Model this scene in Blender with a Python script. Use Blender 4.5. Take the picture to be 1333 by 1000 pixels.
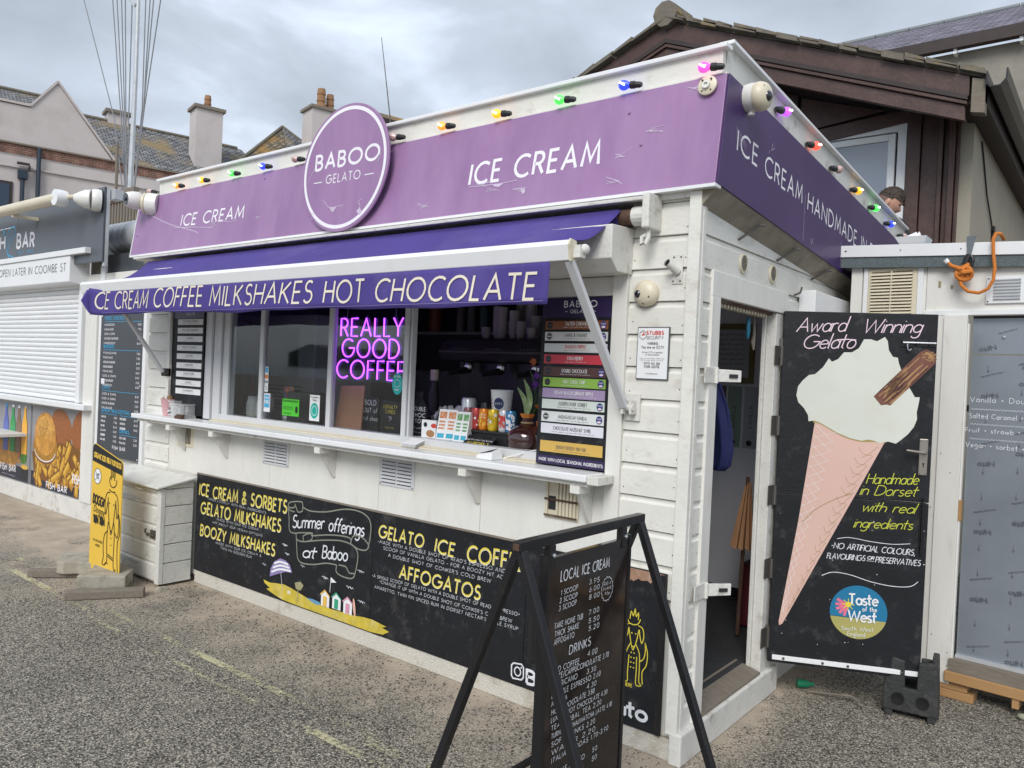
import bpy, bmesh, math, random
from mathutils import Vector, Matrix
from mathutils.geometry import tessellate_polygon
R = math.radians; PI = math.pi
random.seed(7)
for o in list(bpy.data.objects): bpy.data.objects.remove(o)
SC = bpy.context.scene; COL = SC.collection

# ------------------------------------------------------------ camera
cam_d = bpy.data.cameras.new('camera'); cam = bpy.data.objects.new('camera', cam_d); COL.objects.link(cam)
cam_d.sensor_width = 36; cam_d.lens = 36*1012/1333; cam_d.clip_end = 2000; cam_d.clip_start = .05
rt = Vector((.783, .621, .045)); fw = Vector((-.621, .784, -.012))
fw.normalize(); rt = (rt-fw*rt.dot(fw)).normalized(); upv = rt.cross(fw)
mt = Matrix((rt, upv, -fw)).transposed().to_4x4(); mt.translation = Vector((1.431, -3.045, 1.62))
cam.matrix_world = mt
SC.camera = cam

# ------------------------------------------------------------ world: broken grey cloud over a Nishita sky
SUN_EL, SUN_AZ = 40, 160          # azimuth: compass angle from +Y towards +X
W = bpy.data.worlds.new('World'); SC.world = W; W.use_nodes = True
nt = W.node_tree; nt.nodes.clear()
def wn(t, **k):
    n = nt.nodes.new(t)
    for a, b in k.items(): setattr(n, a, b)
    return n
wo = wn('ShaderNodeOutputWorld'); bg = wn('ShaderNodeBackground'); bg.inputs['Strength'].default_value = .12
sky = wn('ShaderNodeTexSky', sky_type='NISHITA', sun_disc=False)
sky.sun_elevation = R(SUN_EL); sky.sun_rotation = R(SUN_AZ)
tc = wn('ShaderNodeTexCoord'); mp = wn('ShaderNodeMapping'); mp.inputs['Scale'].default_value = (1, 1, 2.6)
mp.inputs['Location'].default_value = (.35, .2, .1)
nz = wn('ShaderNodeTexNoise'); nz.inputs['Scale'].default_value = 2.3; nz.inputs['Detail'].default_value = 7
nz.inputs['Roughness'].default_value = .5; nz.inputs['Distortion'].default_value = .35
cr = wn('ShaderNodeValToRGB'); e = cr.color_ramp.elements
e[0].position = .32; e[0].color = (2.15, 2.35, 2.62, 1); e[1].position = .66; e[1].color = (6.0, 6.6, 7.7, 1)
m_ = e.new(.5); m_.color = (3.35, 3.7, 4.15, 1)
mx = wn('ShaderNodeMixRGB'); mx.inputs[0].default_value = .88
L = nt.links.new
L(tc.outputs['Generated'], mp.inputs[0]); L(mp.outputs[0], nz.inputs['Vector']); L(nz.outputs[0], cr.inputs[0])
L(sky.outputs[0], mx.inputs[1]); L(cr.outputs[0], mx.inputs[2]); L(mx.outputs[0], bg.inputs['Color']); L(bg.outputs[0], wo.inputs[0])
sl = bpy.data.lights.new('sun', 'SUN'); sl.energy = 1.5; sl.angle = R(28); sl.color = (1, .97, .92)
so = bpy.data.objects.new('sun', sl); COL.objects.link(so)
sd = Vector((math.sin(R(SUN_AZ))*math.cos(R(SUN_EL)), math.cos(R(SUN_AZ))*math.cos(R(SUN_EL)), math.sin(R(SUN_EL))))
so.rotation_euler = sd.to_track_quat('Z', 'Y').to_euler(); so.location = (3, -8, 12)
SC.view_settings.view_transform = 'Standard'; SC.view_settings.look = 'None'
SC.view_settings.exposure = .72; SC.view_settings.gamma = 1
try: SC.view_settings.use_curve_mapping = False
except Exception: pass
SC.render.resolution_x = 1024; SC.render.resolution_y = 768

# ------------------------------------------------------------ materials
def M(name, col, rough=.6, metal=0, spec=.5, var=.08, vs=4, bump=0, bs=80, dirt=None, da=.5, ds=5, emis=None, es=1,
      trans=0, alpha=1, coat=0, stretch=(1, 1, 1), dth=.5):
    m = bpy.data.materials.new(name); m.use_nodes = True; t = m.node_tree; p = t.nodes['Principled BSDF']
    N = t.nodes.new; K = t.links.new
    p.inputs['Roughness'].default_value = rough; p.inputs['Metallic'].default_value = metal
    p.inputs['Specular IOR Level'].default_value = spec
    if trans: p.inputs['Transmission Weight'].default_value = trans; p.inputs['IOR'].default_value = 1.45
    if coat: p.inputs['Coat Weight'].default_value = coat
    if emis: p.inputs['Emission Color'].default_value = (*emis, 1); p.inputs['Emission Strength'].default_value = es
    c = (*col, 1); p.inputs['Base Color'].default_value = c
    if alpha < 1: p.inputs['Alpha'].default_value = alpha
    if var or dirt or bump:
        co = N('ShaderNodeTexCoord'); mpp = N('ShaderNodeMapping'); mpp.inputs['Scale'].default_value = stretch
        oi = N('ShaderNodeObjectInfo'); ad = N('ShaderNodeVectorMath'); ad.operation = 'MULTIPLY_ADD'
        K(co.outputs['Object'], ad.inputs[0]); ad.inputs[1].default_value = (1, 1, 1)
        sc_ = N('ShaderNodeMath'); sc_.operation = 'MULTIPLY'; sc_.inputs[1].default_value = 9
        K(oi.outputs['Random'], sc_.inputs[0]); K(sc_.outputs[0], ad.inputs[2]); K(ad.outputs[0], mpp.inputs[0])
        cur = None
        if var:
            n = N('ShaderNodeTexNoise'); n.inputs['Scale'].default_value = vs; n.inputs['Detail'].default_value = 6
            n.inputs['Roughness'].default_value = .65
            K(mpp.outputs[0], n.inputs['Vector'])
            r = N('ShaderNodeMapRange'); r.inputs[1].default_value = .25; r.inputs[2].default_value = .75
            r.inputs[3].default_value = 1-var; r.inputs[4].default_value = 1+var*.7; K(n.outputs[0], r.inputs[0])
            mm = N('ShaderNodeVectorMath'); mm.operation = 'SCALE'; mm.inputs[0].default_value = col
            K(r.outputs[0], mm.inputs['Scale']); cur = mm.outputs[0]
        if dirt:
            n = N('ShaderNodeTexNoise'); n.inputs['Scale'].default_value = ds; n.inputs['Detail'].default_value = 10
            n.inputs['Roughness'].default_value = .7; K(mpp.outputs[0], n.inputs['Vector'])
            r = N('ShaderNodeMapRange'); r.inputs[1].default_value = dth; r.inputs[2].default_value = dth+.2
            r.inputs[3].default_value = 0; r.inputs[4].default_value = da; K(n.outputs[0], r.inputs[0])
            x = N('ShaderNodeMixRGB'); K(r.outputs[0], x.inputs[0])
            if cur: K(cur, x.inputs[1])
            else: x.inputs[1].default_value = c
            x.inputs[2].default_value = (*dirt, 1); cur = x.outputs[0]
        if cur: K(cur, p.inputs['Base Color'])
        if bump:
            n = N('ShaderNodeTexNoise'); n.inputs['Scale'].default_value = bs; n.inputs['Detail'].default_value = 5
            K(mpp.outputs[0], n.inputs['Vector']); b = N('ShaderNodeBump'); b.inputs['Strength'].default_value = bump
            b.inputs['Distance'].default_value = .01; K(n.outputs[0], b.inputs['Height']); K(b.outputs[0], p.inputs['Normal'])
    return m
WHITE = M('painted_white_timber', (.72, .71, .66), .5, var=.10, vs=3, bump=.2, bs=30, dirt=(.40, .34, .25), da=.6, ds=7, dth=.55, stretch=(1, 1, 1.6))
WHITE2 = M('painted_white_board', (.72, .71, .67), .5, var=.07, vs=2, bump=.1, bs=25, dirt=(.40, .33, .24), da=.45, ds=3, dth=.56, stretch=(4, 4, 1))
WHITEP = M('peeling_white_paint', (.66, .65, .61), .6, var=.1, vs=5, bump=.3, bs=50, dirt=(.22, .17, .12), da=.85, ds=9, dth=.55)
UPVC = M('white_upvc', (.78, .79, .80), .3, var=.04, dirt=(.45, .42, .36), da=.4, ds=5, dth=.6)
ALU = M('grey_white_aluminium', (.60, .61, .63), .35, var=.06, dirt=(.3, .27, .22), da=.4, ds=7, dth=.6)
PURPLE = M('faded_sky_sheen_purple_vinyl', (.30, .165, .335), .38, var=.14, vs=1.6, bump=.03, bs=3, dirt=(.40, .25, .42), da=.45, ds=1.4, dth=.42, stretch=(2.2, 1, .7))  # bright sky reflection put into the front purple, on top of its fading
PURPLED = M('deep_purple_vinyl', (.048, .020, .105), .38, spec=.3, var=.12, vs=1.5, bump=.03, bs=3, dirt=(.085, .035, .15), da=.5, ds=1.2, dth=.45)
SIGNW = M('white_print', (.82, .80, .84), .45, var=.04)
CREAMP = M('cream_print', (.75, .68, .56), .5, var=.06)
AWN = M('purple_awning_canvas', (.062, .042, .235), .8, var=.15, vs=3, bump=.15, bs=200, dirt=(.14, .11, .28), da=.4, ds=2.5, dth=.5)
CHALKB = M('black_painted_board', (.013, .014, .017), .55, spec=.3, var=.35, vs=6, bump=.15, bs=60, dirt=(.12, .115, .11), da=.5, ds=12, dth=.55)
BLACKM = M('black_painted_steel', (.012, .012, .014), .3, var=.2, bump=.08, bs=90, dirt=(.06, .045, .035), da=.4, ds=12, dth=.55)
ACRY = M('glossy_black_menu_panel', (.020, .015, .014), .12, var=.3, vs=5, dirt=(.08, .055, .045), da=.6, ds=5, dth=.5)
CHALKW = M('white_chalk_pen', (.72, .74, .78), .7, var=.2, vs=30)
CHALKY = M('yellow_chalk_pen', (.78, .64, .06), .7, var=.12, vs=10)
CHALKP = M('pink_white_paint_pen', (.80, .62, .72), .6, var=.05)
CHALKG = M('lime_yellow_paint_pen', (.55, .58, .06), .6, var=.08)
INSHADE = M('interior_painted_shade', (.06, .06, .065), .7, var=.1)  # gloom behind the hatch painted into the colour of the interior
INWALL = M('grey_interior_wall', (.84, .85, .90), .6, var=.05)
MAT = M('dark_floor_mat', (.035, .036, .038), .8, var=.2, vs=20, bump=.3, bs=150)
GLASS = M('window_glass', (.9, .95, .96), .02, var=0, trans=1, spec=.9)
STEEL = M('stainless_steel', (.55, .56, .57), .25, 1, var=.08)
GALV = M('galvanised_steel', (.55, .57, .59), .4, .35, var=.15, vs=8)
RUST = M('rusted_steel', (.085, .045, .028), .8, var=.35, vs=20, bump=.3, dirt=(.5, .45, .4), da=.5, ds=9, dth=.55)
BRASSY = M('tarnished_hinge_metal', (.13, .12, .11), .5, .6, var=.2)
CAMW = M('camera_white_plastic', (.74, .73, .70), .35, var=.05, dirt=(.45, .38, .28), da=.3, ds=8, dth=.55)
CAMY = M('aged_cream_plastic', (.66, .60, .46), .4, var=.06, dirt=(.3, .25, .18), da=.4, ds=9, dth=.58)
LENS = M('dark_camera_lens', (.01, .012, .02), .05, var=0, coat=1)
DARKP = M('dark_plastic', (.02, .02, .022), .45, var=.1)
YELL = M('yellow_sign_print', (.78, .50, .06), .4, var=.04)
INKB = M('black_print', (.012, .012, .012), .5, var=0)
PAPER = M('white_paper', (.78, .79, .80), .6, var=.02)
GREYINK = M('grey_print', (.10, .10, .11), .6, var=0)
REDINK = M('red_print', (.6, .05, .04), .5, var=0)
CRATE = M('weathered_grey_white_planks', (.66, .66, .62), .7, var=.12, vs=5, bump=.3, bs=60, dirt=(.22, .19, .15), da=.6, ds=10, dth=.53)
CONC = M('rough_concrete', (.36, .33, .27), .9, var=.2, vs=12, bump=.5, bs=90, dirt=(.12, .10, .08), da=.6, ds=10)
GREYWOOD = M('weathered_grey_timber', (.21, .18, .145), .85, var=.25, vs=10, bump=.4, bs=70, stretch=(1, 6, 6))
ROUGHC = M('pebbledashed_plinth', (.62, .59, .52), .85, var=.12, vs=60, bump=.8, bs=160, dirt=(.30, .22, .13), da=.9, ds=5, dth=.53)
PINE = M('new_pine_timber', (.42, .24, .10), .7, var=.18, vs=6, bump=.2, stretch=(1, 12, 12), dirt=(.2, .12, .06), da=.4, ds=6)
FELT = M('grey_mineral_felt', (.12, .15, .16), .9, var=.5, vs=150, bump=.5, bs=200)
FILM = M('blue_grey_protective_film', (.25, .28, .315), .22, .25, var=.16, vs=2.5, bump=.12, bs=5)
DKFILM = M('grey_menu_board', (.055, .062, .072), .4, var=.06)
FASCG = M('charcoal_fascia_panel', (.080, .088, .105), .3, var=.1, vs=1.2)
BLUEP = M('blue_print', (.05, .38, .66), .5, var=0)
RENDER = M('pale_painted_render', (.52, .48, .47), .85, var=.08, vs=.6, bump=.2, bs=8, dirt=(.36, .33, .30), da=.5, ds=.8)
BROWN = M('brown_stained_timber', (.070, .036, .029), .45, var=.3, vs=6, bump=.25, bs=40, stretch=(1, 1, 1), dirt=(.13, .075, .06), da=.5, ds=5, dth=.5)
BROWND = M('dark_brown_soffit', (.035, .022, .020), .6, var=.3, vs=6, bump=.2)
BEIGE = M('beige_wall_render', (.34, .31, .25), .85, var=.1, vs=2, bump=.2)
STONE = M('mossy_stone_tiles', (.17, .15, .12), .95, var=.3, vs=8, bump=.6, bs=30, dirt=(.38, .24, .05), da=.85, ds=5, dth=.55)
ORANGE = M('orange_rope', (.62, .20, .03), .8, var=.15, vs=60, bump=.5, bs=200)
ROPEG = M('grey_halyard', (.22, .23, .25), .7, var=.1)
NAVY = M('navy_cloth', (.010, .015, .09), .8, var=.2, vs=8)
SKIN = M('skin', (.50, .27, .19), .5, var=.08, vs=20)
HAIR = M('brown_hair', (.045, .028, .018), .6, var=.4, vs=60, bump=.8, bs=150)
JACK = M('dark_jacket', (.02, .022, .026), .8, var=.2)

def brickmat(name, c1, c2, mortar, scale, bw, rh, axis='XZ', lichen=None, msz=.02, lth=.5):
    m = bpy.data.materials.new(name); m.use_nodes = True; t = m.node_tree; p = t.nodes['Principled BSDF']; N = t.nodes.new; K = t.links.new
    co = N('ShaderNodeTexCoord'); b = N('ShaderNodeTexBrick'); b.inputs['Scale'].default_value = scale
    b.inputs['Color1'].default_value = (*c1, 1); b.inputs['Color2'].default_value = (*c2, 1); b.inputs['Mortar'].default_value = (*mortar, 1)
    b.inputs['Brick Width'].default_value = bw; b.inputs['Row Height'].default_value = rh; b.inputs['Mortar Size'].default_value = msz
    K(co.outputs['UV'], b.inputs['Vector'])
    n = N('ShaderNodeTexNoise'); n.inputs['Scale'].default_value = 3.; n.inputs['Detail'].default_value = 8; K(co.outputs['UV'], n.inputs['Vector'])
    n2 = N('ShaderNodeTexNoise'); n2.inputs['Scale'].default_value = .55; n2.inputs['Detail'].default_value = 10; K(co.outputs['UV'], n2.inputs['Vector'])
    h = N('ShaderNodeHueSaturation'); r = N('ShaderNodeMapRange'); r.inputs[1].default_value = .3; r.inputs[2].default_value = .7
    r.inputs[3].default_value = .55; r.inputs[4].default_value = 1.4; K(n.outputs[0], r.inputs[0]); K(r.outputs[0], h.inputs['Value']); K(b.outputs[0], h.inputs['Color'])
    last = h.outputs[0]
    if lichen:
        x = N('ShaderNodeMixRGB'); r2 = N('ShaderNodeMapRange'); r2.inputs[1].default_value = lth; r2.inputs[2].default_value = lth+.15; r2.inputs[4].default_value = .85
        K(n2.outputs[0], r2.inputs[0]); K(r2.outputs[0], x.inputs[0]); K(last, x.inputs[1]); x.inputs[2].default_value = (*lichen, 1); last = x.outputs[0]
    K(last, p.inputs['Base Color']); p.inputs['Roughness'].default_value = .85
    bp = N('ShaderNodeBump'); bp.inputs['Strength'].default_value = .6; bp.inputs['Distance'].default_value = .03; K(b.outputs['Fac'], bp.inputs['Height']); bp.invert = True
    K(bp.outputs[0], p.inputs['Normal'])
    return m
SLATE = brickmat('lichened_slates', (.13, .135, .15), (.27, .27, .27), (.04, .04, .04), 1, .26, .16, lichen=(.25, .18, .08), lth=.48, msz=.025)
SLATEO = brickmat('orange_lichened_slates', (.16, .14, .10), (.30, .25, .16), (.04, .035, .03), 1, .26, .16, lichen=(.36, .19, .03), lth=.42, msz=.03)
SLATEP = brickmat('purple_grey_slates', (.13, .12, .16), (.19, .175, .22), (.06, .055, .07), 1, .3, .16, msz=.02)
BRICK = brickmat('red_brown_brickwork', (.14, .055, .035), (.22, .09, .06), (.22, .19, .16), 1, .215, .075, msz=.01)

def ground_mat():
    m = bpy.data.materials.new('worn_aggregate_asphalt'); m.use_nodes = True; t = m.node_tree; p = t.nodes['Principled BSDF']; N = t.nodes.new; K = t.links.new
    co = N('ShaderNodeTexCoord')
    v = N('ShaderNodeTexVoronoi'); v.inputs['Scale'].default_value = 135; v.inputs['Randomness'].default_value = 1
    K(co.outputs['Object'], v.inputs['Vector'])
    s = N('ShaderNodeSeparateColor'); K(v.outputs['Color'], s.inputs[0])
    cr = N('ShaderNodeValToRGB'); e = cr.color_ramp.elements
    e[0].position = 0; e[0].color = (.055, .050, .045, 1); e[1].position = 1; e[1].color = (.68, .62, .51, 1)
    for q, c in ((.16, (.10, .092, .08)), (.34, (.275, .25, .205)), (.75, (.43, .39, .315))):
        a = e.new(q); a.color = (*c, 1)
    K(s.outputs[0], cr.inputs[0])
    def noise(sc, det=6, rg=.6):
        n = N('ShaderNodeTexNoise'); n.inputs['Scale'].default_value = sc; n.inputs['Detail'].default_value = det; n.inputs['Roughness'].default_value = rg
        K(co.outputs['Object'], n.inputs['Vector']); return n.outputs[0]
    def rng(src, a, b, c, d):
        r = N('ShaderNodeMapRange'); r.inputs[1].default_value = a; r.inputs[2].default_value = b; r.inputs[3].default_value = c; r.inputs[4].default_value = d
        K(src, r.inputs[0]); return r.outputs[0]
    def mth(op, a, b):
        q = N('ShaderNodeMath'); q.operation = op
        for i, z in enumerate((a, b)):
            if isinstance(z, (int, float)): q.inputs[i].default_value = z
            else: K(z, q.inputs[i])
        return q.outputs[0]
    # gaps between stones
    gap = rng(v.outputs['Distance'], .3, .62, 1, .35)
    big = rng(noise(.9), .3, .7, .78, 1.15)
    mulv = N('ShaderNodeVectorMath'); mulv.operation = 'SCALE'; K(cr.outputs[0], mulv.inputs[0]); K(mth('MULTIPLY', gap, big), mulv.inputs['Scale'])
    # fine blown sand lying along the foot of the walls
    xyz = N('ShaderNodeSeparateXYZ'); K(co.outputs['Object'], xyz.inputs[0])
    near = rng(xyz.outputs['Y'], -1.0, -.02, 0, 1)
    left = rng(xyz.outputs['X'], -2.2, -5.0, 0, .38)
    rightoff = rng(xyz.outputs['X'], .0, .3, 1, .25)
    sm = mth('ADD', mth('MULTIPLY', near, rightoff), left)
    sm = mth('MULTIPLY', sm, rng(noise(2.2, 8), .3, .65, .25, 1.25))
    sm = mth('SUBTRACT', sm, mth('MULTIPLY', mth('GREATER_THAN', s.outputs[1], .62), rng(sm, .3, 1.0, .7, .15)))
    sm = rng(sm, .22, .62, 0, .92)
    sand = N('ShaderNodeMixRGB'); sand.inputs[1].default_value = (.46, .385, .30, 1); sand.inputs[2].default_value = (.33, .275, .215, 1)
    K(rng(noise(5, 8), .35, .65, 0, 1), sand.inputs[0])
    mix = N('ShaderNodeMixRGB'); K(sm, mix.inputs[0]); K(mulv.outputs[0], mix.inputs[1]); K(sand.outputs[0], mix.inputs[2])
    dk = N('ShaderNodeMixRGB'); dk.blend_type = 'MULTIPLY'; dk.inputs[2].default_value = (.45, .43, .42, 1)
    K(rng(noise(1.7, 4), .62, .74, 0, .8), dk.inputs[0]); K(mix.outputs[0], dk.inputs[1])
    K(dk.outputs[0], p.inputs['Base Color']); p.inputs['Roughness'].default_value = .85
    b = N('ShaderNodeBump'); b.inputs['Strength'].default_value = .55; b.inputs['Distance'].default_value = .004
    K(mth('MULTIPLY', mth('SUBTRACT', 1, v.outputs['Distance']), mth('SUBTRACT', 1.1, sm)), b.inputs['Height']); K(b.outputs[0], p.inputs['Normal'])
    return m
GROUND = ground_mat()
def worn_line_mat():
    m = bpy.data.materials.new('worn_yellow_road_paint'); m.use_nodes = True; t = m.node_tree; p = t.nodes['Principled BSDF']; N = t.nodes.new; K = t.links.new
    p.inputs['Base Color'].default_value = (.62, .58, .36, 1); p.inputs['Roughness'].default_value = .8
    co = N('ShaderNodeTexCoord'); n = N('ShaderNodeTexNoise'); n.inputs['Scale'].default_value = 45; n.inputs['Detail'].default_value = 6; n.inputs['Roughness'].default_value = .7
    n2 = N('ShaderNodeTexNoise'); n2.inputs['Scale'].default_value = 2.0; n2.inputs['Detail'].default_value = 3
    K(co.outputs['Object'], n.inputs['Vector']); K(co.outputs['Object'], n2.inputs['Vector'])
    a = N('ShaderNodeMath'); a.operation = 'ADD'; K(n.outputs[0], a.inputs[0]); K(n2.outputs[0], a.inputs[1])
    r = N('ShaderNodeMapRange'); r.inputs[1].default_value = .97; r.inputs[2].default_value = 1.12; r.inputs[4].default_value = .75; K(a.outputs[0], r.inputs[0]); K(r.outputs[0], p.inputs['Alpha'])
    return m
YLINE = worn_line_mat()

# ------------------------------------------------------------ mesh builder
class MB:
    def __init__(s): s.v = []; s.f = []; s.uv = {}
    def box(s, x0, x1, y0, y1, z0, z1):
        b = len(s.v)
        s.v += [(x, y, z) for z in (z0, z1) for y in (y0, y1) for x in (x0, x1)]
        for q in ((0, 2, 3, 1), (4, 5, 7, 6), (0, 1, 5, 4), (2, 6, 7, 3), (0, 4, 6, 2), (1, 3, 7, 5)): s.f.append([b+i for i in q])
        return s
    def hexa(s, P):   # 8 corners: bottom loop 4, top loop 4
        b = len(s.v); s.v += [tuple(p) for p in P]
        for q in ((3, 2, 1, 0), (4, 5, 6, 7), (0, 1, 5, 4), (1, 2, 6, 5), (2, 3, 7, 6), (3, 0, 4, 7)): s.f.append([b+i for i in q])
        return s
    def prism(s, pts, a, b_, axis='x'):   # closed polygon extruded along an axis
        n = len(pts); b = len(s.v)
        for t in (a, b_):
            for p in pts:
                s.v.append({'x': (t, p[0], p[1]), 'y': (p[0], t, p[1]), 'z': (p[0], p[1], t)}[axis])
        s.f.append([b+i for i in range(n)][::-1]); s.f.append([b+n+i for i in range(n)])
        for i in range(n): j = (i+1) % n; s.f.append([b+i, b+j, b+n+j, b+n+i])
        return s
    def tube(s, pts, r, n=8, cap=True):
        pts = [Vector(p) for p in pts]; b = len(s.v); m = len(pts)
        rr = r if isinstance(r, (list, tuple)) else [r]*m
        ref = None
        for i, p in enumerate(pts):
            d = (pts[min(i+1, m-1)]-pts[max(i-1, 0)]).normalized()
            if ref is None: ref = Vector((0, 0, 1)) if abs(d.z) < .9 else Vector((1, 0, 0))
            a = d.cross(ref).normalized(); c = a.cross(d).normalized(); ref = c
            for k in range(n):
                t = 2*PI*k/n; q = p+(a*math.cos(t)+c*math.sin(t))*rr[i]; s.v.append(tuple(q))
        for i in range(m-1):
            for k in range(n):
                j = (k+1) % n; s.f.append([b+i*n+k, b+i*n+j, b+(i+1)*n+j, b+(i+1)*n+k])
        if cap: s.f.append([b+k for k in range(n)][::-1]); s.f.append([b+(m-1)*n+k for k in range(n)])
        return s
    def bar(s, a, c, w, h, up=(0, 0, 1)):   # square section bar
        a = Vector(a); c = Vector(c); d = (c-a).normalized(); sd_ = d.cross(Vector(up)).normalized()*(w/2); u = sd_.cross(d).normalized()*(h/2)
        P = [a-sd_-u, a+sd_-u, c+sd_-u, c-sd_-u, a-sd_+u, a+sd_+u, c+sd_+u, c-sd_+u]
        return s.hexa(P)
    def lathe(s, prof, c=(0, 0, 0), n=20, axis=(0, 0, 1)):   # prof: (r, h) list
        q = Vector((0, 0, 1)).rotation_difference(Vector(axis)); c = Vector(c); b = len(s.v); m = len(prof)
        for r, h in prof:
            for k in range(n):
                t = 2*PI*k/n; s.v.append(tuple(c+q @ Vector((r*math.cos(t), r*math.sin(t), h))))
        for i in range(m-1):
            for k in range(n):
                j = (k+1) % n; s.f.append([b+i*n+k, b+i*n+j, b+(i+1)*n+j, b+(i+1)*n+k])
        if prof[0][0] > 1e-5: s.f.append([b+k for k in range(n)][::-1])
        if prof[-1][0] > 1e-5: s.f.append([b+(m-1)*n+k for k in range(n)])
        return s
    def ball(s, c, r, n=14, m=8, sx=1, sy=1, sz=1):
        b = len(s.v)
        for i in range(m+1):
            a = PI*i/m
            for k in range(n):
                t = 2*PI*k/n; s.v.append((c[0]+r*sx*math.sin(a)*math.cos(t), c[1]+r*sy*math.sin(a)*math.sin(t), c[2]-r*sz*math.cos(a)))
        for i in range(m):
            for k in range(n):
                j = (k+1) % n; s.f.append([b+i*n+k, b+i*n+j, b+(i+1)*n+j, b+(i+1)*n+k])
        return s
    def quad(s, P, uv=None):
        b = len(s.v); s.v += [tuple(p) for p in P]; s.f.append([b+i for i in range(len(P))])
        if uv: s.uv[len(s.f)-1] = uv
        return s

CH = {}      # object -> world matrix of its frame
def link(o, parent, mtx):
    COL.objects.link(o)
    if parent is not None: o.parent = parent; CH[o.name] = CH[parent.name]
    else: CH[o.name] = mtx
def thing(name, label, cat, loc=(0, 0, 0), rz=0, group=None, kind=None):
    o = bpy.data.objects.new(name, None); o.location = loc; o.rotation_euler = (0, 0, rz); o.empty_display_size = .1
    link(o, None, Matrix.Translation(Vector(loc)) @ Matrix.Rotation(rz, 4, 'Z'))
    o['label'] = label; o['category'] = cat
    if group: o['group'] = group
    if kind: o['kind'] = kind
    return o
def obj(name, mb, mat, parent=None, smooth=False, bevel=0, loc=None, local=False, label=None, merge=False):
    """link one mesh object; mesh coordinates are world ones unless local"""
    me = bpy.data.meshes.new(name)
    if parent is not None and not local: inv = CH[parent.name].inverted()
    elif parent is None and loc is not None and not local: inv = Matrix.Translation(-Vector(loc))
    else: inv = Matrix.Identity(4)
    me.from_pydata([tuple(inv @ Vector(v)) for v in mb.v], [], mb.f)
    if mb.uv:
        ul = me.uv_layers.new(name='uv')
        for pi, uvs in mb.uv.items():
            for li, uv in zip(me.polygons[pi].loop_indices, uvs): ul.data[li].uv = uv
    bm = bmesh.new(); bm.from_mesh(me)
    if merge or smooth: bmesh.ops.remove_doubles(bm, verts=bm.verts, dist=1e-5)
    bmesh.ops.recalc_face_normals(bm, faces=bm.faces); bm.to_mesh(me); bm.free()
    if mat: me.materials.append(mat)
    o = bpy.data.objects.new(name, me)
    if parent is None and loc is not None: o.location = loc
    link(o, parent, Matrix.Translation(Vector(loc)) if loc is not None else Matrix.Identity(4))
    if smooth:
        for p in me.polygons: p.use_smooth = True
        try: me.set_sharp_from_angle(angle=R(40))
        except Exception: pass
    if bevel:
        b = o.modifiers.new('bevel', 'BEVEL'); b.width = bevel; b.segments = 2; b.limit_method = 'ANGLE'; b.angle_limit = R(40)
    if label: o['label'] = label
    return o
def tag(o, label, cat, group=None, kind=None):
    if label: o['label'] = label
    if cat: o['category'] = cat
    if group: o['group'] = group
    if kind: o['kind'] = kind
    return o
def solo(name, mb, mat, label, cat, loc, group=None, **k):
    return tag(obj(name, mb, mat, None, loc=loc, **k), label, cat, group)
def structure(name, mb, mat, label, **k):
    o = obj(name, mb, mat, None, **k); o['kind'] = 'structure'; o['label'] = label; return o
def part_copy(src, parent, delta):
    c = src.copy(); COL.objects.link(c); c.parent = parent; c.location = Vector(src.location)+Vector(delta); return c

# ------------------------------------------------------------ flat drawing in a vertical plane
class Fr:
    def __init__(s, o, ang): s.o = Vector(o); s.u = Vector((math.cos(ang), math.sin(ang), 0)); s.n = Vector((s.u.y, -s.u.x, 0)); s.w = Vector((0, 0, 1)); s.k = 0
    def p(s, a, b, d=0): return tuple(s.o+s.u*a+s.w*b+s.n*d)
    base = .0011
    def nd(s): s.k += 1; return s.base+(s.k % 250)*.000012
def ribbon(mb, fr, pts, w, d=None, closed=False):
    """flat stroke of width w along 2-D points"""
    q = [pts[0]]
    for p in pts[1:]:
        if (p[0]-q[-1][0])**2+(p[1]-q[-1][1])**2 > 1e-10: q.append(p)
    if len(q) < 2: return
    if d is None: d = fr.nd()
    n = len(q); b = len(mb.v)
    for i in range(n):
        a = q[(i-1) % n] if closed else q[max(i-1, 0)]; c = q[(i+1) % n] if closed else q[min(i+1, n-1)]; p = q[i]
        def nn(x, y):
            l = math.hypot(y[0]-x[0], y[1]-x[1])
            return None if l < 1e-9 else (-(y[1]-x[1])/l, (y[0]-x[0])/l)
        n1 = nn(a, p); n2 = nn(p, c); n1 = n1 or n2; n2 = n2 or n1
        mx_, my = n1[0]+n2[0], n1[1]+n2[1]; l = math.hypot(mx_, my)
        if l < .25: mx_, my, k = n2[0], n2[1], 1
        else: mx_, my = mx_/l, my/l; k = min(1/max(mx_*n2[0]+my*n2[1], .3), 2.2)
        hw = w/2*k
        mb.v.append(fr.p(p[0]+mx_*hw, p[1]+my*hw, d)); mb.v.append(fr.p(p[0]-mx_*hw, p[1]-my*hw, d))
    for i in range(n if closed else n-1):
        j = (i+1) % n; mb.f.append([b+2*i, b+2*i+1, b+2*j+1, b+2*j])
def fill(mb, fr, pts, d=None):
    if d is None: d = fr.nd()
    tris = tessellate_polygon([[Vector((p[0], p[1], 0)) for p in pts]]); b = len(mb.v)
    mb.v += [fr.p(p[0], p[1], d) for p in pts]
    for t in tris: mb.f.append([b+i for i in t])
def ell(cx, cy, rx, ry, a0=0, a1=360, n=28, rot=0):
    out = []
    for i in range(n+1):
        t = R(a0+(a1-a0)*i/n); x, y = rx*math.cos(t), ry*math.sin(t); c, s_ = math.cos(R(rot)), math.sin(R(rot))
        out.append((cx+x*c-y*s_, cy+x*s_+y*c))
    return out
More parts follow.
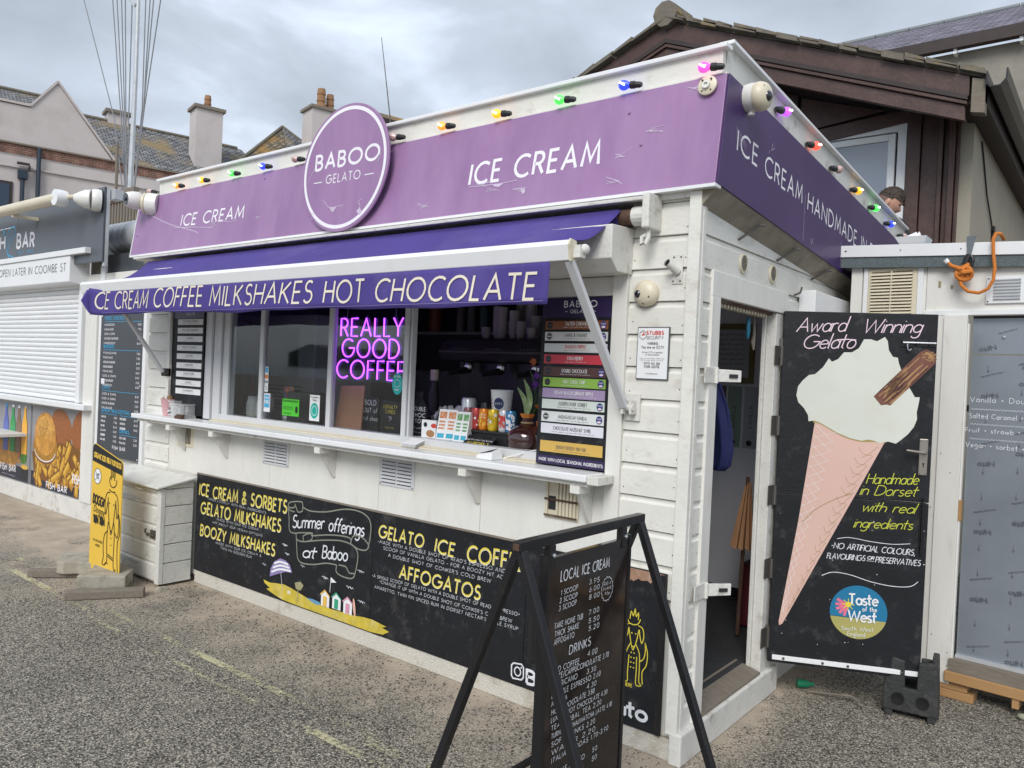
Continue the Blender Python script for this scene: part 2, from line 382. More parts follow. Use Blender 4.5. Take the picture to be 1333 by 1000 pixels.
def smoothpts(P, n=6):
    out = []; m = len(P)
    for i in range(m-1):
        p0, p1, p2, p3 = P[max(i-1, 0)], P[i], P[i+1], P[min(i+2, m-1)]
        for k in range(n):
            t = k/n
            out.append(tuple(.5*((2*p1[j])+(-p0[j]+p2[j])*t+(2*p0[j]-5*p1[j]+4*p2[j]-p3[j])*t*t+(-p0[j]+3*p1[j]-3*p2[j]+p3[j])*t**3) for j in (0, 1)))
    out.append(P[-1]); return out

# ------------------------------------------------------------ single-stroke alphabet
def ar(cx, cy, rx, ry, a0, a1, n=0):
    n = n or max(4, int(abs(a1-a0)/22)); return [(cx+rx*math.cos(R(a0+(a1-a0)*i/n)), cy+ry*math.sin(R(a0+(a1-a0)*i/n))) for i in range(n+1)]
G = {
 'A': (.74, [(0, 0), (.37, 1), (.74, 0)], [(.13, .34), (.61, .34)]),
 'B': (.53, [(0, 0), (0, 1), (.24, 1)]+ar(.24, .76, .24, .24, 90, -90)+[(.02, .52)], [(.24, .52)]+ar(.26, .26, .27, .26, 90, -90)+[(0, 0)]),
 'C': (.80, ar(.5, .5, .5, .5, 50, 310)),
 'D': (.74, [(0, 0), (0, 1), (.22, 1)]+ar(.22, .5, .52, .5, 90, -90)+[(0, 0)]),
 'E': (.46, [(.46, 1), (0, 1), (0, 0), (.46, 0)], [(.02, .52), (.42, .52)]),
 'F': (.44, [(.44, 1), (0, 1), (0, 0)], [(.02, .52), (.40, .52)]),
 'G': (.98, ar(.5, .5, .5, .5, 48, 360)+[(.58, .5)]),
 'H': (.64, [(0, 0), (0, 1)], [(.64, 0), (.64, 1)], [(.02, .52), (.62, .52)]),
 'I': (.0, [(0, 0), (0, 1)]),
 'J': (.34, [(.34, 1), (.34, .2)]+ar(.16, .2, .18, .2, 0, -150)),
 'K': (.58, [(0, 0), (0, 1)], [(.55, 1), (.02, .45)], [(.14, .57), (.58, 0)]),
 'L': (.40, [(0, 1), (0, 0), (.40, 0)]),
 'M': (.86, [(0, 0), (.12, 1), (.43, .22), (.74, 1), (.86, 0)]),
 'N': (.70, [(0, 0), (0, 1), (.70, 0), (.70, 1)]),
 'O': (1.0, ar(.5, .5, .5, .5, 90, 450)),
 'P': (.50, [(0, 0), (0, 1), (.24, 1)]+ar(.24, .73, .26, .27, 90, -90)+[(.02, .46)]),
 'Q': (1.0, ar(.5, .5, .5, .5, 90, 450), [(.6, .3), (.95, -.05)]),
 'R': (.54, [(0, 0), (0, 1), (.24, 1)]+ar(.24, .74, .25, .26, 90, -90)+[(.02, .48)], [(.26, .48), (.54, 0)]),
 'S': (.52, ar(.27, .76, .22, .24, 40, 250)+ar(.26, .27, .26, .27, 75, -150)),
 'T': (.60, [(.30, 0), (.30, .99)], [(0, 1), (.60, 1)]),
 'U': (.60, [(0, 1), (0, .3)]+ar(.3, .3, .3, .3, 180, 360)+[(.6, 1)]),
 'V': (.70, [(0, 1), (.35, 0), (.70, 1)]),
 'W': (1.1, [(0, 1), (.27, 0), (.55, .9), (.83, 0), (1.1, 1)]),
 'X': (.64, [(0, 0), (.64, 1)], [(0, 1), (.64, 0)]),
 'Y': (.64, [(0, 1), (.32, .46), (.64, 1)], [(.32, 0), (.32, .45)]),
 'Z': (.60, [(0, 1), (.6, 1), (0, 0), (.6, 0)]),
 '0': (.52, ar(.26, .5, .26, .5, 90, 450)),
 '1': (.2, [(0, .8), (.2, 1), (.2, 0)]),
 '2': (.5, ar(.25, .74, .24, .26, 170, -35)+[(0, 0), (.5, 0)]),
 '3': (.5, ar(.23, .76, .22, .24, 150, -90), ar(.23, .26, .26, .26, 90, -150)),
 '4': (.54, [(.4, 0), (.4, 1), (0, .28), (.54, .28)]),
 '5': (.5, [(.45, 1), (.1, 1), (.05, .57)]+ar(.23, .31, .26, .31, 115, -150)),
 '6': (.5, [(.4, 1), (.06, .45)]+ar(.25, .28, .25, .28, 160, 520)),
 '7': (.5, [(0, 1), (.5, 1), (.15, 0)]),
 '8': (.5, ar(.25, .76, .21, .24, 270, 630), ar(.25, .26, .25, .26, 90, 450)),
 '9': (.5, [(.1, 0), (.44, .55)]+ar(.25, .72, .25, .28, -20, 340)),
 '.': (.05, [(.0, 0), (.05, .03)]), ',': (.08, [(.08, .08), (0, -.14)]), '-': (.34, [(0, .45), (.34, .45)]),
 '/': (.4, [(0, -.05), (.4, 1.05)]), "'": (.02, [(.02, 1), (0, .78)]), '+': (.4, [(0, .5), (.4, .5)], [(.2, .3), (.2, .7)]),
 '*': (.3, [(0, .6), (.3, .9)], [(0, .9), (.3, .6)]), '?': (.45, ar(.22, .77, .22, .23, 170, -70)+[(.2, .28)], [(.2, .0), (.2, .05)]),
 '&': (.66, [(.66, 0), (.12, .74)]+ar(.27, .82, .16, .18, 200, 0)+[(.1, .4)]+ar(.24, .22, .22, .22, 130, 300)+[(.62, .42)]),
 ':': (.04, [(0, .1), (.04, .13)], [(0, .6), (.04, .63)]), '@': (.7, ar(.35, .4, .35, .4, 0, 320), ar(.35, .4, .15, .18, 0, 360)),
 '(': (.2, ar(.3, .5, .3, .6, 120, 240)), ')': (.2, ar(-.1, .5, .3, .6, 60, -60)), '!': (.03, [(0, 1), (0, .3)], [(0, .05), (0, 0)]),
 'a': (.50, ar(.25, .3, .25, .3, 20, 360), [(.5, .6), (.5, .06), (.54, 0)]),
 'b': (.50, [(0, 1.05), (0, 0)], ar(.25, .3, .25, .3, 180, -180)),
 'c': (.44, ar(.27, .3, .27, .3, 45, 315)),
 'd': (.50, ar(.25, .3, .25, .3, 0, 360), [(.5, 1.1), (.5, 0)]),
 'e': (.50, [(.02, .3), (.5, .34)]+ar(.26, .3, .25, .3, 20, 320)),
 'f': (.34, [(.42, .98), (.32, 1.05), (.2, .95), (.12, .6), (.12, 0)], [(-.04, .58), (.32, .58)]),
 'g': (.50, ar(.25, .32, .25, .28, 20, 360), [(.5, .6), (.5, -.15)]+ar(.26, -.15, .24, .22, 0, -160)),
 'h': (.46, [(0, 1.05), (0, 0)], [(0, .35)]+ar(.23, .37, .23, .23, 170, 0)+[(.46, 0)]),
 'i': (.03, [(0, .6), (0, .03), (.06, 0)], [(.02, .82), (.03, .86)]),
 'j': (.1, [(.1, .6), (.1, -.2), (-.05, -.35)], [(.1, .82), (.11, .86)]),
 'k': (.42, [(0, 1.05), (0, 0)], [(.4, .6), (.02, .25)], [(.13, .34), (.42, 0)]),
 'l': (.05, [(0, 1.1), (0, .05), (.07, 0)]),
 'm': (.74, [(0, .6), (0, 0)], [(0, .36)]+ar(.18, .4, .18, .2, 170, 0)+[(.36, 0)], [(.36, .36)]+ar(.55, .4, .19, .2, 170, 0)+[(.74, 0)]),
 'n': (.44, [(0, .6), (0, 0)], [(0, .34)]+ar(.22, .38, .22, .22, 170, 0)+[(.44, 0)]),
 'o': (.52, ar(.26, .3, .26, .3, 90, 450)),
 'p': (.50, [(0, .6), (0, -.4)], ar(.25, .3, .25, .3, 180, -180)),
 'q': (.50, ar(.25, .3, .25, .3, 0, 360), [(.5, .6), (.5, -.4)]),
 'r': (.32, [(0, .6), (0, 0)], [(0, .34)]+ar(.2, .4, .2, .2, 170, 50)),
 's': (.36, ar(.18, .45, .15, .15, 40, 250)+ar(.18, .15, .18, .15, 75, -150)),
 't': (.32, [(.12, 1.0), (.12, .1), (.24, 0)], [(-.08, .62), (.36, .66)]),
 'u': (.46, [(0, .6), (0, .22)]+ar(.22, .22, .22, .22, 180, 350)+[(.46, .6), (.46, 0)]),
 'v': (.46, [(0, .6), (.23, 0), (.46, .6)]), 'w': (.72, [(0, .6), (.18, 0), (.36, .55), (.54, 0), (.72, .6)]),
 'x': (.44, [(0, 0), (.44, .6)], [(0, .6), (.44, 0)]), 'y': (.46, [(0, .6), (.23, .02)], [(.46, .6), (.1, -.4)]),
 'z': (.42, [(0, .6), (.42, .6), (0, 0), (.42, 0)]), ' ': (.42,),
}
def strokes(s, x0, z0, x1, z1, h, slant=0, track=.30, jit=0, rnd=None, bold=0):
    """single-stroke text fitted from (x0,z0) to (x1,z1), capital height h"""
    rnd = rnd or random.Random(len(s)*7+1); cx = 0; out = []
    for ch in s:
        g = G.get(ch) or G.get(ch.upper()) or G[' ']
        jy = rnd.uniform(-jit, jit); js = 1+rnd.uniform(-jit, jit)
        for st in g[1:]: out.append([(cx+x+slant*(y*js+jy), y*js+jy) for x, y in st])
        cx += g[0]+(track if ch != ' ' else track*.6)
    cx -= track; L_ = math.hypot(x1-x0, z1-z0); k = L_/max(cx, .01); a = math.atan2(z1-z0, x1-x0)
    return [[(x0+x*k*math.cos(a)-y*h*math.sin(a), z0+x*k*math.sin(a)+y*h*math.cos(a)) for x, y in st] for st in out]
def text(mb, fr, s, x0, z0, x1, z1, h, w=None, **k):
    w = w or h*.13
    for st in strokes(s, x0, z0, x1, z1, h, **k): ribbon(mb, fr, st, w)
def rows(mb, fr, T_, w=None, **k):
    for t in T_: text(mb, fr, *t, w=(w*t[5] if w else None), **k)
def squiggle(mb, fr, x0, x1, z, h, w=None, rnd=random):
    """a line of print too small to read: word-length dashes"""
    x = x0
    while x < x1-h:
        l = min(rnd.uniform(2, 6)*h, x1-x); q = x; pts = []
        while q < x+l: pts.append((q, z+rnd.uniform(0, h))); q += h*.45
        ribbon(mb, fr, pts, w or h*.22); x += l+h*.7
# ============================================================ ground and road markings
structure('asphalt_ground', MB().quad([(-120, -60, 0), (60, -60, 0), (60, 120, 0), (-120, 120, 0)]), GROUND, 'worn grey aggregate asphalt of the esplanade')
structure('sea', MB().quad([(-900, -900, -.6), (900, -900, -.6), (900, -60.01, -.6), (-900, -60.01, -.6)]), M('sea_water', (.03, .05, .055), .15, var=.1, bump=.5, bs=1.5), 'grey sea beyond the esplanade')
hm = MB(); hp = [(-900, -1)]
for i in range(41): hp.append((-900+45*i, 18+10*math.sin(i*.9)+6*math.sin(i*2.3)))
hp.append((900, -1)); hm.prism(hp, -700, -640, 'y')
structure('hills', hm, M('distant_hills', (.07, .09, .07), .9, var=.1), 'low dark hills across the bay')
yl = MB()
yl.quad([(-2.95, -.75, .004), (-1.1, -.745, .004), (-1.1, -.70, .004), (-2.95, -.705, .004)])
yl.quad([(-1.09, -.79, .004), (-.3, -.75, .004), (-.3, -.70, .004), (-1.09, -.735, .004)])
yl.quad([(-1.5, -.89, .004), (-.3, -.875, .004), (-.3, -.83, .004), (-1.5, -.845, .004)])
yl.quad([(-5.1, -.82, .004), (-3.7, -.84, .004), (-3.7, -.79, .004), (-5.1, -.77, .004)])
yl.quad([(-9.5, -.68, .004), (-5.2, -.66, .004), (-5.2, -.61, .004), (-9.5, -.63, .004)])
yl.quad([(-9.5, -.84, .004), (-5.2, -.81, .004), (-5.2, -.76, .004), (-9.5, -.79, .004)])
yl.quad([(-4.0, -.745, .004), (-3.05, -.75, .004), (-3.05, -.715, .004), (-4.0, -.71, .004)])
yl.quad([(-3.6, -.88, .004), (-1.6, -.89, .004), (-1.6, -.86, .004), (-3.6, -.85, .004)])
o = structure('yellow_road_line', yl, YLINE, 'worn yellow double line painted on the asphalt')
rs = random.Random(3); st = MB()
for i in range(1100):
    x = rs.uniform(-4.6, 1.6); y = -abs(rs.gauss(0, .28))-.03 if x < 0 else rs.uniform(-1.2, 1.5)
    r = rs.uniform(.002, .006); st.ball((x, y, r*.5), r, 5, 3, 1, rs.uniform(.6, 1.2), .7)
o = tag(obj('loose_grit', st, M('loose_grit', (.09, .075, .06), .9, var=.5)), 'loose grit scattered along the foot of the kiosk', 'grit', kind='stuff')

# ============================================================ far left: pale rendered building with slate roofs
ang = math.atan2(.971, .239)
LB = thing('rendered_building', 'pale rendered building with pointed gable, brick band and slate roofs behind the fish bar', 'building', (-30.813, 10.341, 0), ang)
def lob(name, mb, mat, parent=LB, **k): return obj(name, mb, mat, parent, local=True, **k)
lob('wall', MB().prism([(-14, 0), (24, 0), (24, 8.97), (-14, 8.97)], .0, 12, 'y'), RENDER)
b = MB(); b.quad([(-14, -.03, 8.97), (24, -.03, 8.97), (24, -.03, 9.36), (-14, -.03, 9.36)], [(-14, 8.97), (24, 8.97), (24, 9.36), (-14, 9.36)])
b.quad([(-14, -.03, 9.36), (24, -.03, 9.36), (24, .3, 9.36), (-14, .3, 9.36)], [(0, 0)]*4)
lob('brick_band', b, BRICK)
lob('string_course', MB().box(-14, 24, -.08, 0, 8.5, 8.57), RENDER)
lob('coping', MB().box(-14, 24, -.1, .3, 9.36, 9.42), GREYWOOD)
lob('gable', MB().prism([(-14, 9.42), (.85, 9.42), (-1.11, 11.95), (-1.98, 10.83), (-14, 10.83)], .02, .35, 'y'), RENDER)
g = MB()
for a, c in (((.95, 9.42), (-1.11, 12.03)), ((-1.11, 12.03), (-1.98, 10.9)), ((-1.98, 10.9), (-14, 10.9))):
    g.bar((a[0], .15, a[1]), (c[0], .15, c[1]), .5, .07, (0, 1, 0)) if False else g.bar((a[0], .18, a[1]), (c[0], .18, c[1]), .44, .08)
lob('gable_coping', g, RENDER)
def roofquad(mb, P):
    P = [Vector(p) for p in P]; u = (P[1]-P[0]).normalized(); n = u.cross(P[3]-P[0]).normalized(); v = n.cross(u)
    mb.quad(P, [((p-P[0]).dot(u), (p-P[0]).dot(v)) for p in P])
r = MB(); roofquad(r, [(-.8, .3, 9.4), (8.0, .3, 9.4), (7.2, 4, 12.0), (-.8, 4, 12.0)]); lob('slate_roof', r, SLATE)
r = MB(); roofquad(r, [(-14, .5, 10.4), (-.9, .5, 10.4), (-.9, 4, 12.42), (-14, 4, 12.42)]); lob('slate_roof', r, SLATE)
r = MB(); r.tube([(-.9, 4, 12.02), (7.0, 4, 12.02)], .09, 6); r.tube([(-14, 4, 12.45), (-.9, 4, 12.45)], .09, 6)
lob('ridge_tiles', r, STONE)
r = MB(); roofquad(r, [(4.9, .3, 9.4), (8.75, .3, 9.4), (9.6, 5, 13.85), (9.55, 5, 13.85)]); r2 = MB()
roofquad(r2, [(8.75, .3, 9.4), (14, .3, 9.4), (9.6, 5, 13.9), (9.59, 5, 13.9)])
lob('hip_roof', r, SLATEO); lob('hip_roof', r2, SLATE)
r = MB(); r.tube([(4.9, .3, 9.45), (9.58, 5, 13.9)], .07, 6); r.tube([(14, .3, 9.45), (9.6, 5, 13.9)], .07, 6); lob('ridge_tiles', r, STONE)
def chimney(x0, x1, y0, y1, z0, z1, pots, mat=RENDER):
    c = lob('chimney', MB().box(x0, x1, y0, y1, z0, z1), mat)
    lob('cap', MB().box(x0-.1, x1+.1, y0-.1, y1+.1, z1, z1+.14), GREYWOOD, c)
    for (px, py, h, rr) in pots:
        q = MB(); q.lathe([(rr*.95, 0), (rr*1.1, .05), (rr*.8, h*.3), (rr*.95, h*.35), (rr*.8, h*.65), (rr*.92, h*.7), (rr*.75, h), (rr*.6, h)], (px, py, z1+.14), 12)
        lob('chimney_pot', q, M('terracotta_pot', (.30, .16, .08), .8, var=.3), c)
chimney(4.35, 5.5, 1.4, 2.4, 9.6, 12.75, [(4.95, 1.9, .62, .17)])
chimney(1.3, 2.15, 3.9, 4.6, 11.6, 12.4, [])
chimney(9.8, 11.2, 1.7, 2.9, 9.6, 14.15, [(10.35, 2.0, .95, .24), (10.9, 2.2, .85, .22)], RENDER)
w = lob('window', MB().box(-4.2, -2.45, -.04, 0, 6.4, 7.95), BROWND)
lob('pane', MB().box(-4.1, -2.55, -.06, -.045, 6.5, 7.85), M('dark_window_glass', (.03, .05, .08), .08, var=0), w)
for x, zt in ((-1.66, 9.34), (-2.16, 8.35)):
    p = MB(); p.tube([(x, -.15, 2), (x, -.15, zt)], .075, 8); p.box(x-.16, x+.16, -.28, -.02, 7.35 if zt > 9 else 8.1, 7.43 if zt > 9 else 8.4)
    lob('downpipe', p, M('dark_blue_pipe', (.015, .03, .05), .4))
lob('pipe_stub', MB().box(-2.35, -1.95, -.2, -.1, 8.62, 8.7).box(-1.98, -1.92, -.2, -.1, 8.4, 8.62), BROWND)
# brown-fasciaed roof behind the round sign
BR = thing('hipped_roof_house', 'dark-boarded roof end with orange lichen just right of the round sign', 'building', (-30.813, 10.341, 0), ang)
r = MB(); roofquad(r, [(14.2, 5, 15.75), (18.2, 5, 15.75), (18.0, 5.9, 16.3), (14.2, 5.9, 16.25)]); lob('slate_roof', r, SLATEO, BR)
lob('wall', MB().box(14.2, 18.1, 5.2, 12, 0, 15.2), M('dark_boarding', (.06, .05, .055), .7, var=.2), BR)
lob('fascia', MB().box(14.1, 18.15, 4.95, 5.15, 15.1, 15.74), BROWND, BR)

# ============================================================ signal mast with its halyards
mast = thing('signal_mast', 'tall pale mast with a crossarm and fan of halyards left of the kiosk', 'mast', (-13.64, 4, 0))
m = MB(); m.tube([(-13.64, 4, 0), (-13.66, 4, 4.9), (-13.62, 4, 7), (-13.68, 4, 11.5)], [.055, .05, .042, .036], 10); obj('pole', m, GALV, mast)
obj('crossarm', MB().bar((-13.64, 3.97, 8.3), (-14.5, 3.9, 9.0), .07, .07).bar((-15.9, 4, 11.2), (-11.8, 4, 11.2), .08, .08), GALV, mast)
for xt, xm in ((-15.75, -14.47), (-14.7, -14.2), (-14.53, -14.12), (-14.35, -14.05), (-14.2, -14.0), (-13.92, -13.88), (-13.38, -13.35), (-13.2, -13.3), (-13.05, -13.3), (-12.74, -13.27)):
    rm = MB(); k = (11.2-8.5)/(8.5-6.3); xe = xt+(xt-xm)*k
    rm.tube([(xe, 4.02, 11.2), (xt, 4.02, 8.5), (xm, 4.02, 6.3), (-13.64+(xm+13.64)*.35, 4.0, 4.7)], .011, 5); obj('halyard', rm, ROPEG, mast)
obj('cleat_rack', MB().box(-14.1, -13.2, 3.85, 3.95, 4.62, 4.8).box(-14.3, -13.9, 3.8, 3.9, 4.45, 4.52).tube([(-13.9, 3.85, 4.3), (-13.88, 3.83, 5.7)], .03, 6), GREYWOOD, mast)
ant = MB().tube([(-3.55, 1.5, 2.9), (-3.62, 1.5, 3.7), (-3.79, 1.5, 4.5)], [.008, .006, .003], 6)
solo('whip_antenna', ant, BLACKM, 'thin whip antenna rising behind the round sign', 'antenna', (-3.55, 1.5, 2.9))
fe = thing('railing', 'small weathered railing between the fish bar and the kiosk roofs', 'railing', (-10.95, 2.5, 0))
obj('rail', MB().box(-12, -9.9, 2.48, 2.53, 3.98, 4.03), RUST, fe)
for i in range(22): obj('baluster', MB().box(-11.95+i*.095, -11.91+i*.095, 2.49, 2.52, 3.2, 3.98), GREYWOOD, fe)
obj('post', MB().box(-9.95, -9.87, 2.46, 2.54, 0, 4.03).box(-12.04, -11.96, 2.46, 2.54, 0, 4.03), GREYWOOD, fe)

# ============================================================ brown timber gabled building behind, right
BB = thing('timber_gabled_building', 'dark brown timber-fronted building with a mossy stone gable verge', 'building', (-2.36, 4.6, 0))
AP = (-2.36, 5.24); SLOPE = .402
def on_slope(t, side): return (AP[0]+side*t, AP[1]-SLOPE*t)
for side in (1, -1):
    L_ = 2.72 if side == 1 else 3.2
    for nm, o0, o1, y0, y1, mt_ in (('bargeboard', .0, .16, 4.0, 4.07, BROWN), ('bargeboard_moulding', .155, .20, 3.975, 4.05, BROWND), ('bargeboard_moulding', .205, .235, 3.985, 4.055, BROWN), ('bargeboard', .238, .36, 4.01, 4.07, BROWN)):
        a = on_slope(0, side); c = on_slope(L_-o1*.12, side)
        P = [(a[0], a[1]-o1*1.08), (c[0], c[1]-o1), (c[0], c[1]-o0), (a[0], a[1]-o0*1.08)]
        obj(nm, MB().prism(P, y0, y1, 'y'), mt_, BB, bevel=.004)
    a = on_slope(0, side); c = on_slope(L_+.06, side)
    obj('roof_slope', MB().prism([(a[0], a[1]+.01), (c[0], c[1]+.01), (c[0], c[1]+.08), (a[0], a[1]+.08)], 4.02, 14, 'y'), STONE, BB)
    obj('soffit', MB().prism([(a[0], a[1]-.1), (c[0], c[1]-.1), (c[0], c[1]-.07), (a[0], a[1]-.07)], 4.07, 4.62, 'y'), BROWND, BB)
    rr = random.Random(5+side); t = 0
    while t < L_+.05:
        w_ = rr.uniform(.14, .24); p = on_slope(t, side); q = on_slope(min(t+w_, L_+.09), side); dz = rr.uniform(.0, .02)
        for lay in range(2):
            z0 = .012+lay*.030; z1 = z0+.026+rr.uniform(-.006, .008); s_ = rr.uniform(-.02, .02)
            obj('roof_tile', MB().prism([(p[0]+s_*side, p[1]+z0+dz), (q[0]+s_*side-.006*side, q[1]+z0+dz), (q[0]+s_*side-.006*side, q[1]+z1), (p[0]+s_*side, p[1]+z1+dz)], 3.92+rr.uniform(0, .03)+lay*.02, 4.3, 'y'), STONE, BB)
        t += w_
obj('ridge_tile', MB().lathe([(.0, -.18), (.13, -.17), (.15, .2), (.0, .21)], (-2.36, 4.1, 5.3), 10, (0, 1, 0)), STONE, BB)
# front wall boards
obj('gable_backing', MB().prism([(-6.3, 0), (.12, 0), (.12, 4.05), (-2.36, 5.05), (-6.3, 3.4)], 4.66, 4.74, 'y'), BROWND, BB)
for x0, x1, y in ((-.215, -.105, 4.57), (-.10, .035, 4.60), (.04, .075, 4.56), (.08, .12, 4.60), (.125, .17, 4.55), (.175, .20, 4.59)):
    obj('cladding_board', MB().box(x0, x1, y, 4.66, 0, 4.12), BROWN, BB, bevel=.004)
obj('header_board', MB().hexa([(-1.4, 4.58, 3.93), (-.10, 4.58, 4.055), (-.10, 4.66, 4.055), (-1.4, 4.66, 3.93), (-1.4, 4.58, 4.07), (-.10, 4.58, 4.17), (-.10, 4.66, 4.17), (-1.4, 4.66, 4.07)]), BROWN, BB, bevel=.003)
obj('gable_panel', MB().prism([(-1.2, 4.10), (-.42, 4.185), (-1.18, 4.44)], 4.595, 4.66, 'y'), BROWN, BB, bevel=.004)
obj('gable_panel', MB().prism([(-4.5, 3.95), (-1.22, 4.08), (-1.22, 4.47), (-2.36, 4.95), (-4.5, 4.1)], 4.60, 4.66, 'y'), BROWN, BB)
obj('window_trim', MB().box(-1.16, -1.02, 4.58, 4.66, 2.2, 4.05), BROWN, BB)
wf = obj('window', MB().box(-1.02, -.945, 4.60, 4.65, 2.4, 4.05).box(-.30, -.225, 4.60, 4.65, 2.4, 4.05).box(-.945, -.30, 4.60, 4.65, 3.975, 4.05).box(-.945, -.30, 4.60, 4.65, 2.4, 2.5), UPVC, BB, bevel=.004)
obj('sash', MB().box(-.93, -.87, 4.585, 4.63, 2.5, 3.96).box(-.375, -.315, 4.585, 4.63, 2.5, 3.96).box(-.87, -.375, 4.585, 4.63, 3.90, 3.96).box(-.87, -.375, 4.585, 4.63, 2.5, 2.56), UPVC, wf, bevel=.004)
obj('pane', MB().box(-.87, -.375, 4.60, 4.606, 2.56, 3.90), M('reflecting_dark_glass', (.10, .13, .17), .04, var=0, spec=1, coat=1), wf)
obj('side_wall', MB().box(.16, .30, 4.63, 14, 0, 4.1), BEIGE, BB)
obj('side_soffit', MB().hexa([(.25, 4.07, 3.97), (.45, 4.07, 3.93), (.45, 14, 3.93), (.25, 14, 3.97), (.25, 4.07, 4.05), (.45, 4.07, 4.03), (.45, 14, 4.03), (.25, 14, 4.05)]), BROWND, BB)
obj('eaves_board', MB().box(.425, .455, 4.0, 14, 3.93, 4.15), BROWND, BB)
obj('rafter_end', MB().hexa([(.36, 3.99, 3.86), (.455, 3.99, 3.84), (.455, 4.1, 3.84), (.36, 4.1, 3.86), (.36, 3.99, 4.13), (.455, 3.99, 4.1), (.455, 4.1, 4.1), (.36, 4.1, 4.13)]), GREYWOOD, BB)
gt = MB(); n = 8
prof = [(.46, 4.15), (.455, 4.06), (.49, 4.02), (.56, 4.02), (.60, 4.06), (.605, 4.15), (.595, 4.15), (.59, 4.07), (.555, 4.03), (.495, 4.03), (.47, 4.07), (.47, 4.15)]
gt.prism(prof, 3.95, 14, 'y'); obj('gutter', gt, BLACKM, BB)
obj('side_cable', MB().tube([(.31, 5.0, 3.9), (.315, 5.4, 3.5), (.315, 6.2, 3.1), (.315, 7.5, 2.7)], .008, 6).box(.305, .33, 5.9, 5.98, 3.1, 3.3), BLACKM, BB)
# upper right: slate roofed stone building further back
SB = thing('slate_roofed_building', 'purple slate roof over pale stone wall at the top right', 'building', (0, 12, 0))
r = MB(); roofquad(r, [(-4.5, 11.9, 7.72), (6, 11.9, 7.72), (6, 15, 9.3), (-4.5, 15, 9.3)]); obj('slate_roof', r, SLATEP, SB)
obj('fascia', MB().box(-4.5, 6, 11.85, 12.0, 7.5, 7.7), BROWND, SB)
obj('wall', MB().box(-4.2, 6, 12.1, 15, 0, 7.5), M('pale_rough_stone', (.27, .255, .22), .9, var=.2, vs=3, bump=.8, bs=8), SB)
for i in range(16):
    obj('ridge_tile', MB().tube([(-4.5+i*.66, 15, 9.3), (-3.86+i*.66, 15, 9.3)], .07, 8), M('grey_ridge_tile', (.2, .22, .23), .8) if i == 0 else bpy.data.materials['grey_ridge_tile'], SB)
for i in range(4): obj('eaves_bracket', MB().box(-1.15+i*.95, -1.10+i*.95, 11.9, 12.1, 7.42, 7.5), UPVC, SB)

# ============================================================ fish bar on the left
FB = thing('fish_bar', 'closed white fish bar with grey fascia and roller shutter at the left', 'building', (-7.5, .35, 0))
obj('wall', MB().box(-12, -4.95, .37, 3.4, 0, 2.32), WHITE2, FB)
obj('wall_panel', MB().box(-5.41, -5.0, .345, .37, 0, 2.3), WHITE2, FB)
for i, (x0, x1) in enumerate(((-12, -9.4), (-9.39, -7.9), (-7.89, -6.30))): obj('plinth_board', MB().box(x0, x1, .33, .37, 0, .185), WHITEP, FB, bevel=.004)
obj('pilaster', MB().box(-6.60, -6.36, .32, .37, .185, 2.33), WHITE2, FB, bevel=.006)
obj('pilaster', MB().box(-6.355, -6.27, .34, .37, .185, 2.5), UPVC, FB, bevel=.006)
obj('shutter_guide', MB().box(-6.72, -6.64, .30, .37, 1.15, 2.33), UPVC, FB, bevel=.004)
obj('sill', MB().box(-12, -6.38, .24, .37, 1.09, 1.145), UPVC, FB, bevel=.006)
sp = [(0, 0), (-.012, .008), (-.016, .024), (-.012, .04), (0, .047), (.006, .047), (.006, 0)]
base = obj('slat', MB().prism([(.335+a, 1.15+c) for a, c in sp], -9.6, -6.72, 'x'), UPVC, FB)
for i in range(1, 25): part_copy(base, FB, (0, 0, i*.049))
obj('shutter_backing', MB().box(-9.6, -6.7, .345, .368, 1.15, 2.4), UPVC, FB)
hb = obj('shutter_housing', MB().prism([(.18, 2.33), (.37, 2.30), (.37, 2.60), (.18, 2.585)], -9.8, -6.66, 'x'), UPVC, FB, bevel=.006)
obj('housing_flashing', MB().box(-9.8, -6.30, .165, .37, 2.585, 2.64), UPVC, FB, bevel=.004)
f = Fr((0, .18, 0), 0); t = MB(); text(t, f, 'CHIP SHOP OPEN LATER IN COOMBE ST', -9.2, 2.452, -6.74, 2.436, .075, w=.009)
obj('lettering', t, GREYINK, hb)
FS = thing('fish_bar_fascia', 'charcoal fish bar fascia sign with blue fish outline and white BAR', 'sign', (-8, .2, 2.5))
obj('panel', MB().box(-8.10, -6.06, .22, .24, 2.50, 3.19), FASCG, FS, bevel=.003); obj('panel', MB().box(-10.5, -8.105, .22, .24, 2.50, 3.19), FASCG, FS, bevel=.003)
obj('back_frame', MB().box(-6.10, -6.055, .241, .27, 2.46, 3.19).box(-6.10, -5.98, .28, .36, 3.08, 3.17), GALV, FS)
f = Fr((0, .22, 0), 0); t = MB()
text(t, f, 'BAR', -8.12, 2.758, -7.65, 2.74, .142, w=.032); text(t, f, 'FISH', -8.98, 2.775, -8.47, 2.772, .135, w=.032)
ribbon(t, f, [(-9.6, 2.985), (-8.2, 2.992)], .008); ribbon(t, f, [(-9.6, 2.58), (-7.7, 2.60)], .008); obj('lettering', t, SIGNW, FS)
t = MB(); text(t, f, 'S', -8.546, 2.93, -8.48, 2.93, .063, w=.012)
ribbon(t, f, smoothpts([(-8.30, 2.62), (-8.40, 2.74), (-8.42, 2.88), (-8.33, 2.98), (-8.20, 2.99), (-8.18, 2.92), (-8.26, 2.86), (-8.34, 2.80), (-8.36, 2.70), (-8.22, 2.66), (-8.28, 2.58), (-8.34, 2.63), (-8.43, 2.60)]), .012)
